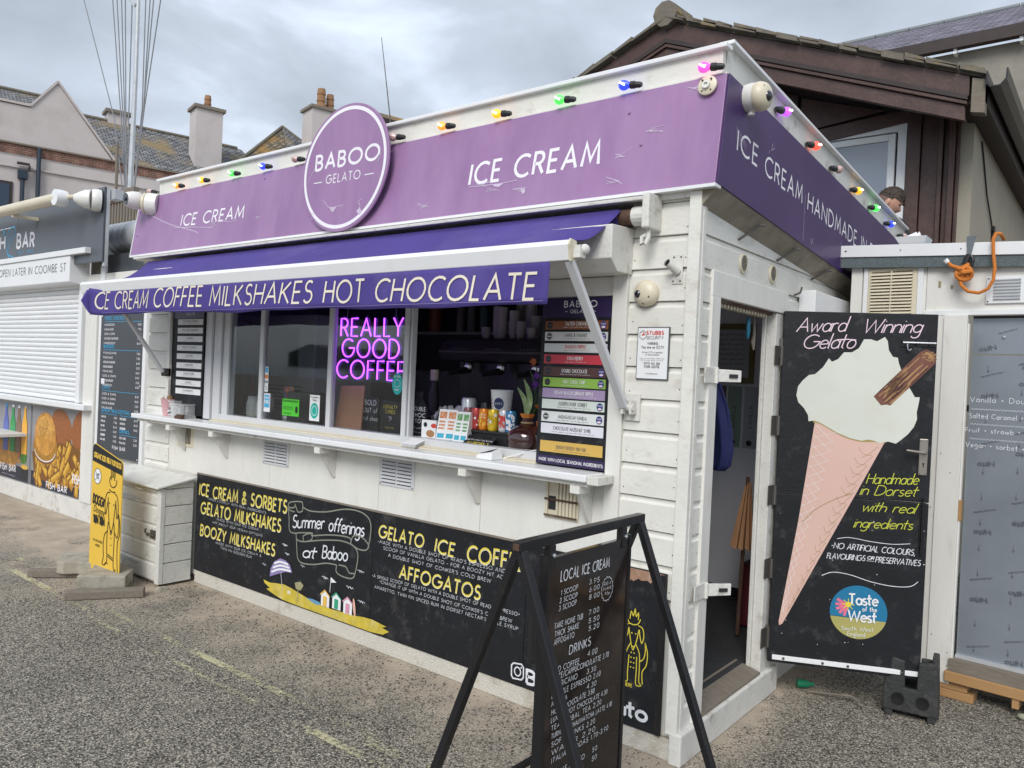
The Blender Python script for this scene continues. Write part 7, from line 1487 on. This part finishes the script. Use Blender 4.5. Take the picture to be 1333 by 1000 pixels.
CP = M('clear_plastic', (.9, .92, .92), .05, var=0, alpha=.35)
obj('box', MB().box(-4.20, -4.12, -.07, .0, 1.194, 1.30), CP, sj, bevel=.004); obj('box', MB().box(-4.115, -3.93, -.10, .0, 1.194, 1.285), CP, sj, bevel=.004); obj('lid', MB().box(-4.12, -3.925, -.105, .005, 1.286, 1.297), CP, sj, bevel=.003); obj('lid', MB().box(-4.205, -4.115, -.075, .005, 1.301, 1.312), CP, sj)
m = MB(); m2 = MB()
for i in range(40):
    q = m if i % 2 else m2; x = rs.choice([rs.uniform(-4.19, -4.14), rs.uniform(-4.10, -3.96)]); q.bar((x, rs.uniform(-.085, -.01), rs.uniform(1.20, 1.26)), (x+rs.uniform(-.02, .02), rs.uniform(-.085, -.01), rs.uniform(1.21, 1.275)), .022, .003)
obj('sachets', m, PAPER, sj); obj('sachets', m2, GREYINK, sj)
solo('wooden_block', MB().box(-3.99, -3.90, -.135, -.105, 1.193, 1.212).box(-3.98, -3.895, -.13, -.10, 1.213, 1.222), M('brown_wood', (.10, .05, .03), .7, var=.3), 'small brown wooden block in front of the clear box', 'block', (-3.95, -.12, 1.193))
# behind the first and second panes
ap = thing('soft_serve_machine', 'white machine with dark door and vent slots behind the first window', 'machine', (-3.9, .9, .2))
obj('case', MB().box(-5.0+.45, -3.55, .75, 1.35, .2, 2.02), M('machine_white', (.42, .43, .45), .4, var=.05), ap, bevel=.01); obj('dark_door', MB().box(-4.20, -3.75, .735, .749, 1.52, 1.92), LENS, ap, bevel=.004)
for i in range(7): obj('vent_slot', MB().box(-4.25, -3.70, .738, .749, 1.26+i*.03, 1.272+i*.03), DARKP, ap)
obj('red_cable', MB().tube([(-4.36, .73, 1.25), (-4.35, .73, 1.8), (-4.40, .73, 1.95), (-4.5, .73, 1.98)], .005, 6), REDINK, ap)
def jar(x, y, z, r, h, label, fillc):
    g = thing('jar', label, 'jar', (x, y, z)); obj('glass', MB().lathe([(r*.9, 0), (r, .01), (r, h*.8), (r*.8, h*.9), (r*.8, h)], (x, y, z), 20), CP, g, smooth=True); obj('lid', MB().lathe([(r*.85, h), (r*.85, h*1.06), (0, h*1.1)], (x, y, z), 18), CP, g); obj('contents', MB().lathe([(r*.82, .006), (r*.85, h*.3), (0, h*.36)], (x, y, z), 16), fillc, g)
jar(-3.50, .20, 1.21, .055, .16, 'left glass jar of pale cones behind the first window', CAMY); jar(-3.38, .20, 1.21, .055, .165, 'right glass jar of pale cones behind the first window', CAMY)
g = thing('blender_cup', 'clear tapered cup with dark contents behind the first window', 'cup', (-3.26, .15, 1.21)); obj('cup', MB().lathe([(.03, 0), (.045, .15), (.043, .15), (.028, .01)], (-3.26, .15, 1.21), 20), CP, g, smooth=True); obj('contents', MB().lathe([(.028, .01), (.039, .09), (0, .09)], (-3.26, .15, 1.21), 18), NAVY, g); obj('lid', MB().lathe([(.045, .15), (.03, .19), (0, .19)], (-3.26, .15, 1.21), 18), UPVC, g)
g = thing('perforated_basket', 'white perforated basket of cutlery behind the second window', 'basket', (-3.02, .15, 1.21)); obj('basket', MB().lathe([(.04, 0), (.052, .14), (.049, .14), (.037, .01), (0, .01)], (-3.02, .16, 1.21), 18), UPVC, g, smooth=True)
m = MB()
for i in range(5):
    for j in range(7): a = R(200+j*22); r = .0415+.0105*(i+1)/6; m.ball((-3.02+r*1.03*math.cos(a), .16+r*1.03*math.sin(a), 1.23+i*.022), .0042, 6, 4)
obj('hole', m, DARKP, g)
for nm, c, dx in (('red_spoons', (.5, .08, .08), -.02), ('orange_spoons', (.6, .25, .05), .015), ('blue_spoons', (.05, .2, .45), .0)):
    m = MB()
    for i in range(5): a = rs.uniform(-.6, .6); m.tube([(-3.02+dx, .16, 1.25), (-3.02+dx+a*.06, .16+rs.uniform(-.03, .03), 1.43+rs.uniform(0, .03))], .004, 6).ball((-3.02+dx+a*.066, .16, 1.455), .012, 8, 6, 1, .4, 1.4)
    obj(nm, m, M(nm+'_plastic', c, .35), g)
g = thing('sticker_stand', 'black display box standing behind the green sticker', 'stand', (-2.85, .12, 1.21)); obj('box', MB().box(-3.0, -2.76, .12, .25, 1.21, 1.44), DARKP, g, bevel=.004)
# inside, beyond the hatch
em = thing('espresso_machine', 'dark three-group espresso machine deep inside the hatch', 'espresso machine', (-1.75, .95, 1.18))
EMB = M('espresso_machine_body', (.10, .10, .105), .3, .5, var=.1)
obj('top_casing', MB().prism([(.78, 1.70), (.74, 1.76), (.80, 1.84), (1.20, 1.86), (1.20, 1.70)], -2.22, -1.25, 'x'), EMB, em, bevel=.012)
obj('lower_body', MB().box(-2.18, -1.28, .92, 1.20, 1.22, 1.70), DARKP, em, bevel=.01); obj('drip_tray', MB().box(-2.2, -1.26, .74, 1.2, 1.20, 1.26), EMB, em)
for i, x in enumerate((-2.02, -1.74, -1.46)):
    obj('group_head', MB().lathe([(.034, 0), (.036, .02), (.030, .05), (.018, .06)], (x, .84, 1.645), 18), STEEL, em, smooth=True); obj('portafilter', MB().tube([(x, .84, 1.64), (x+.01, .70, 1.62), (x+.012, .62, 1.61)], [.026, .012, .014], 10), DARKP, em, smooth=True)
    t = MB()
    for k in range(5): t.ball((x-.06+k*.028, .752, 1.775), .004, 6, 4)
    obj('button', t, M('button_light', (.5, .55, .5), .4, var=0) if i == 0 else bpy.data.materials['button_light'], em)
CUPM = M('stacked_paper_cups', (.50, .49, .47), .6, var=.08)
rs = random.Random(21)
for i, (x, y, n_, r) in enumerate(((-2.02, 1.0, 4, .032), (-1.955, 1.05, 17, .036), (-1.88, 1.0, 16, .036), (-1.80, 1.03, 14, .036), (-1.83, 1.14, 24, .038), (-1.73, 1.12, 26, .038), (-1.70, .98, 7, .034), (-1.64, 1.06, 11, .036), (-1.60, .96, 3, .034), (-1.52, 1.05, 14, .040), (-1.45, 1.0, 6, .036))):
    g = thing('cup_stack', ['short white cup stack at the left end of the espresso machine top', 'left one of the two equal mid-height cup stacks on the espresso machine', 'right one of the two equal mid-height cup stacks on the espresso machine', 'front cup stack just below the two tallest on the espresso machine', 'tallest but one cup stack at the back of the espresso machine', 'tallest cup stack at the back of the espresso machine', 'squat cup stack in front of the tallest stack', 'mid-height cup stack right of the tallest stack', 'lowest cup stack on the espresso machine, three cups', 'wide cup stack near the right end of the espresso machine top', 'small cup stack at the far right end of the espresso machine top'][i], 'cup stack', (x, y, 1.86), 0, 'paper cup stacks on the espresso machine'); pr_ = []
    for k in range(n_): pr_ += [(r*.93, .03+k*.011), (r, .03+k*.011+.008), (r*1.04, .03+k*.011+.009), (r*1.04, .03+k*.011+.0108)]
    obj('cup', MB().lathe([(r*.7, 0)]+pr_+[(0, .03+n_*.011)], (x, y, 1.862), 16), CUPM, g, smooth=False)
for i, (x, r, h, c, lb_) in enumerate(((-3.65, .03, .12, (.2, .3, .28), 'slim green bottle'), (-3.32, .055, .24, (.30, .10, .05), 'red-brown bag of coffee'), (-3.02, .036, .22, (.25, .23, .21), 'first tall tin'), (-2.90, .036, .22, (.22, .24, .22), 'second tall tin'), (-2.76, .036, .22, (.12, .22, .22), 'third tall tin, teal'), (-2.62, .040, .22, (.12, .16, .17), 'fourth tall tin, dark'), (-2.48, .022, .10, (.4, .4, .38), 'small white bottle'))):
    g = thing('shelf_tin', lb_+' on the dark shelf at the back of the kiosk', 'tin', (x, 1.84, 1.956)); obj('body', MB().lathe([(r, 0), (r, h*.92), (r*.8, h*.96)], (x, 1.84, 1.956), 16), M('tin_%d' % i, c, .5), g, smooth=True); obj('lid', MB().lathe([(r*.8, h*.96), (r*.8, h), (0, h)], (x, 1.84, 1.956), 14), DARKP, g)
g = thing('milk_jug', 'cream plastic milk jug beside the espresso machine', 'jug', (-2.2, .7, 1.21)); obj('jug', MB().lathe([(.035, 0), (.038, .02), (.038, .26), (.025, .31), (.025, .35), (.02, .35)], (-2.12, .62, 1.21), 16), DARKP, g, smooth=True); obj('cap', MB().lathe([(.028, .35), (.028, .42), (0, .42)], (-2.12, .62, 1.21), 16), CAMY, g, smooth=True)
# seen through the side door
g = thing('whiteboard', 'small written whiteboard in an olive frame on the inner wall seen through the door', 'whiteboard', (-.72, 1.99, 1.68)); obj('frame', MB().box(-1.0, -.52, 1.98, 1.999, 1.63, 2.03), M('olive_frame', (.20, .17, .06), .6), g); obj('sheet', MB().box(-.97, -.55, 1.976, 1.98, 1.67, 1.99), M('grey_white_sheet', (.5, .52, .54), .5), g)
class F5(Fr):
    def p(s, a, b, d=0): return (a, 1.976-d, b)
f = F5((0, 0, 0), 0); t = MB(); rs = random.Random(1)
for k in range(8): squiggle(t, f, -.96, -.80, 1.95-k*.033, .012, .003, rs); squiggle(t, f, -.76, -.58, 1.95-k*.033, .012, .003, rs)
obj('writing', t, GREYINK, g)
for i, (x0, c, nm, inkc) in enumerate(((-.90, (.12, .30, .06), 'green', PAPER), (-.80, (.16, .10, .07), 'brown', CAMY), (-.69, (.32, .42, .34), 'pale mint', GREYINK), (-.575, (.50, .51, .54), 'white', GREYINK), (-.455, (.42, .03, .10), 'crimson', PAPER))):
    g = thing('flavour_poster', '%s upright flavour strip pinned to the inner wall behind the apron' % nm, 'poster', (x0, 1.995, 1.2)); obj('strip', MB().box(x0, x0+.095, 1.992, 1.999, 1.20, 1.61), M('poster_%s' % nm.split()[-1], c, .5), g)
    t = MB()
    for st in strokes('VANILLA' if i % 2 else 'RIPPLE', 0, 0, .15, 0, .022): ribbon(t, Fr((0, 1.992, 0), 0), [(x0+.06-b, 1.33+a) for a, b in st], .003)
    obj('lettering', t, inkc, g); t = MB(); fill(t, Fr((0, 1.992, 0), 0), ell(x0+.045, 1.235, .02, .02, n=14)); obj('badge', t, INKB, g)
g = thing('apron', 'navy blue apron hanging just inside the side door', 'apron', (-.28, .5, 1.65)); m = MB()
prof_ = [(1.66, .03, .0), (1.60, .06, .01), (1.50, .10, .02), (1.40, .125, .03), (1.30, .14, .03), (1.22, .13, .03), (1.19, .10, .03)]
for z, w_, dd_ in prof_:
    for k in range(9): a = k/8; m.v.append((-.215+a*w_*1.0, .62+.014*math.sin(a*9+z*4), z))
for i in range(len(prof_)-1):
    for k in range(8): a = i*9+k; m.f.append([a, a+1, a+10, a+9])
ao = obj('cloth', m, NAVY, g, smooth=True); q = ao.modifiers.new('thickness', 'SOLIDIFY'); q.thickness = .01; obj('hook', MB().tube([(-.20, .62, 1.66), (-.20, .62, 2.0)], .004, 6), STEEL, g)
g = thing('folded_parasol', 'folded brown parasol standing against the far door jamb, seen through the side door', 'parasol', (-.2, 1.25, .2)); m = MB(); rs = random.Random(2)
for k in range(9): a = k*.7; m.hexa([(-.235+.012*math.cos(a), 1.25+.01*math.sin(a), 1.07), (-.230+.012*math.cos(a), 1.25+.01*math.sin(a), 1.07), (-.230+.012*math.cos(a), 1.26+.01*math.sin(a), 1.07), (-.235+.012*math.cos(a), 1.26+.01*math.sin(a), 1.07), (-.265+.055*math.cos(a), 1.25+.05*math.sin(a), .70), (-.240+.055*math.cos(a), 1.25+.05*math.sin(a), .69), (-.240+.055*math.cos(a), 1.275+.05*math.sin(a), .69), (-.265+.055*math.cos(a), 1.275+.05*math.sin(a), .70)])
obj('fold', m, M('brown_canvas', (.42, .22, .11), .8, var=.3), g); obj('pole', MB().tube([(-.235, 1.25, 1.10), (-.255, 1.25, .2)], .012, 8), RUST, g)
g = thing('red_case', 'dark red case on the floor inside the door', 'case', (-.28, 1.5, .2)); obj('body', MB().box(-.34, -.16, 1.45, 1.65, .19, .56), M('dark_red_case', (.12, .015, .02), .6), g, bevel=.01); obj('handle', MB().tube([(-.30, 1.55, .56), (-.29, 1.55, .60), (-.21, 1.55, .60), (-.20, 1.55, .56)], .008, 6), DARKP, g)
g = thing('hanging_scrubber', 'blue-handled brush hanging under the door head', 'brush', (-.14, .72, 1.7)); obj('blue_body', MB().ball((-.09, .78, 1.91), .018, 14, 10, .6, 1, 3.2), M('blue_enamel', (.03, .25, .40), .3), g, smooth=True); obj('cord', MB().tube([(-.07, .80, 1.98), (-.065, .80, 1.88), (-.07, .80, 1.84), (-.06, .79, 1.80)], [.006, .008, .012, .005], 8), GREYWOOD, g, smooth=True)

# ============================================================ raised terrace and the person on it
TE = thing('terrace', 'raised timber terrace behind the white shed', 'terrace', (.0, 4.0, 0)); 
for i in range(5): obj('deck_board', MB().box(-1.5, 1.5, 3.48+i*.2, 3.672+i*.2, 1.50, 1.54), GREYWOOD, TE)
for x in (-1.4, 0, 1.4): obj('post', MB().box(x-.05, x+.05, 3.5, 3.6, 0, 1.5), GREYWOOD, TE)
HC = Vector((-.115, 3.6, 3.115))
pe = thing('person', 'short-haired person in a dark top, head bent, behind the side fascia', 'person', (-.10, 3.75, 1.54))
def skin(name, V, E_, Rr, mat):
    me = bpy.data.meshes.new(name); inv = CH[pe.name].inverted(); me.from_pydata([tuple(inv @ Vector(v)) for v in V], E_, []); me.materials.append(mat)
    o = bpy.data.objects.new(name, me); link(o, pe, None); me.skin_vertices if me.skin_vertices else None
    s = o.modifiers.new('skin', 'SKIN'); 
    if not me.skin_vertices: pass
    for i, r in enumerate(Rr): me.skin_vertices[0].data[i].radius = (r if isinstance(r, tuple) else (r, r))
    me.skin_vertices[0].data[0].use_root = True; q = o.modifiers.new('sub', 'SUBSURF'); q.levels = 2; q.render_levels = 2
    for p in me.polygons: p.use_smooth = True
    s.use_smooth_shade = True; return o
bx, by, bz = -.24, 3.70, 1.54
V = [(bx, by, bz+.92), (bx, by, bz+1.10), (bx, by-.01, bz+1.30), (bx+.01, by-.03, bz+1.44), (bx+.035, by-.05, bz+1.51), (-.16, 3.63, 3.10),
     (bx-.10, by, bz+.86), (bx-.11, by, bz+.48), (bx-.11, by+.02, bz+.07), (bx-.11, by-.12, bz+.04), (bx+.10, by, bz+.86), (bx+.11, by, bz+.48), (bx+.11, by+.02, bz+.07), (bx+.11, by-.12, bz+.04),
     (bx-.19, by, bz+1.40), (bx-.24, by-.02, bz+1.12), (bx-.18, by-.2, bz+.98), (bx-.13, by-.28, bz+.98), (bx+.19, by, bz+1.40), (bx+.25, by-.02, bz+1.12), (bx+.18, by-.2, bz+.98), (bx+.12, by-.28, bz+.98)]
E_ = [(0, 1), (1, 2), (2, 3), (3, 4), (4, 5), (0, 6), (6, 7), (7, 8), (8, 9), (0, 10), (10, 11), (11, 12), (12, 13), (3, 14), (14, 15), (15, 16), (16, 17), (3, 18), (18, 19), (19, 20), (20, 21)]
Rr = [.13, .12, .14, .09, .055, .05, .085, .06, .045, .035, .085, .06, .045, .035, .06, .045, .03, .03, .06, .045, .03, .03]
skin('body', V, E_, Rr, SKIN)
V2 = V[:4]+[(bx+.025, by-.045, bz+1.475)]+[V[14], V[15], V[16], V[18], V[19], V[20]]; E2 = [(0, 1), (1, 2), (2, 3), (3, 4), (3, 5), (5, 6), (6, 7), (3, 8), (8, 9), (9, 10)]
skin('jacket', V2, E2, [.155, .145, .165, .11, .075, .075, .058, .045, .075, .058, .045], JACK)
skin('trousers', [V[0]]+V[6:9]+V[10:13], [(0, 1), (1, 2), (2, 3), (0, 4), (4, 5), (5, 6)], [.15, .10, .075, .06, .10, .075, .06], M('dark_trousers', (.02, .025, .05), .8))
# head: shaped mesh, face turned away to the right and down
def headmesh(grow, hairf):
    m = MB(); n, k = 28, 20
    fwd = Vector((.80, .15, -.50)).normalized(); side = fwd.cross(Vector((0, 0, 1))).normalized(); up_ = side.cross(fwd)
    for i in range(k+1):
        a = PI*i/k
        for j in range(n):
            t_ = 2*PI*j/n; x = math.sin(a)*math.cos(t_); y = math.sin(a)*math.sin(t_); z = -math.cos(a)
            X = x*.098; Y = y*.076; Z = z*.118
            if z < 0 and x > 0: X *= 1-.12*(-z); Y *= 1-.35*(-z)
            if z < -.1 and x < .1: Z *= .86; X *= .92
            if x > .75 and abs(y) < .28: X += .022*(1-abs(y)/.28)*max(0, 1-abs(z+.18)/.25)     # nose
            if x > .6 and .0 < z < .22: X -= .006
            g_ = grow(x, y, z) if grow else 0
            s_ = 1+g_; P = HC+(fwd*X+side*Y+up_*Z)*s_; m.v.append(tuple(P))
    for i in range(k):
        for j in range(n):
            q = (j+1) % n; c_ = i*n+j; z = -math.cos(PI*(i+.5)/k); x = math.sin(PI*(i+.5)/k)*math.cos(2*PI*(j+.5)/n)
            if hairf and not hairf(x, z): continue
            m.f.append([c_, i*n+q, (i+1)*n+q, (i+1)*n+j])
    return m, fwd, side, up_
hm_, fwd, side, up_ = headmesh(None, None); hd = obj('head', hm_, SKIN, pe, smooth=True)
rs = random.Random(8)
hm2, *_ = headmesh(lambda x, y, z: .03+.09*max(0, z)*(.75+.25*rs.random())+.12*max(0, x)*max(0, z), lambda x, z: z > .22+.25*max(0, x-.2) ); obj('hair', hm2, HAIR, hd, smooth=True)
hm3, *_ = headmesh(lambda x, y, z: .012, lambda x, z: -.35 < z < .25 and x < -.05); obj('cropped_hair', hm3, M('cropped_hair', (.16, .09, .065), .7, var=.3, vs=80), hd, smooth=True)
tf = MB()
for i in range(260):
    a = rs.uniform(0, 6.28); e_ = rs.uniform(.25, 1.4); d = (fwd*math.cos(a)*math.cos(e_)*.098+side*math.sin(a)*math.cos(e_)*.076+up_*math.sin(e_)*.118); p = HC+d*1.04; q = p+d.normalized()*rs.uniform(.006, .018)+fwd*.012*rs.random()
    tf.tube([p, q], [.0035, .0008], 3)
obj('hair_tufts', tf, HAIR, hd)
for s in (-1, 1):
    P = HC+side*s*.074+up_*-.012; e = MB(); e.ball((0, 0, 0), 1, 12, 8); e.v = [tuple(P+fwd*(v[0]*.019)+side*(v[1]*.010)*1.0+up_*(v[2]*.031)) for v in e.v]; obj('ear', e, SKIN, hd, smooth=True)
    P = HC+side*s*.032+fwd*.082+up_*.012; obj('eye', MB().ball(tuple(P), .009, 10, 6), DARKP, hd, smooth=True)
P = HC+fwd*.086-up_*.058; obj('mouth', MB().tube([P-side*.02, P+fwd*.004, P+side*.02], .004, 6), REDINK, hd)

# fine print and scatter too small to pick apart stays joined
FINE = {'scratches', 'torn_vinyl_scratches', 'sachets', 'wooden_spoons', 'paint_splashes', 'film_print', 'pen_notes', 'hair_tufts', 'can_print', 'cup_print', 'writing', 'chips_print', 'chip_shadow_print', 'carton_print', 'carton_band', 'painted_waffle_lines', 'painted_flake_highlights', 'painted_flake_shadows', 'banner_outline', 'printed_dog', 'painted_dog', 'badge_print', 'badge_mark', 'badge_rays', 'badge_star', 'onion_ring_print', 'hygiene_print', 'head_slats', 'vent_grille', 'pie_scoring_print', 'button', 'hole', 'red_spoons', 'orange_spoons', 'blue_spoons', 'onion_print', 'fish_emblem'}
for o in bpy.data.objects:   # small print
    n = o.name.split('.')[0]
    if o.type == 'MESH' and o.parent and (n in FINE or (n == 'lettering' and len(o.data.vertices) > 330)): o['kind'] = 'stuff'
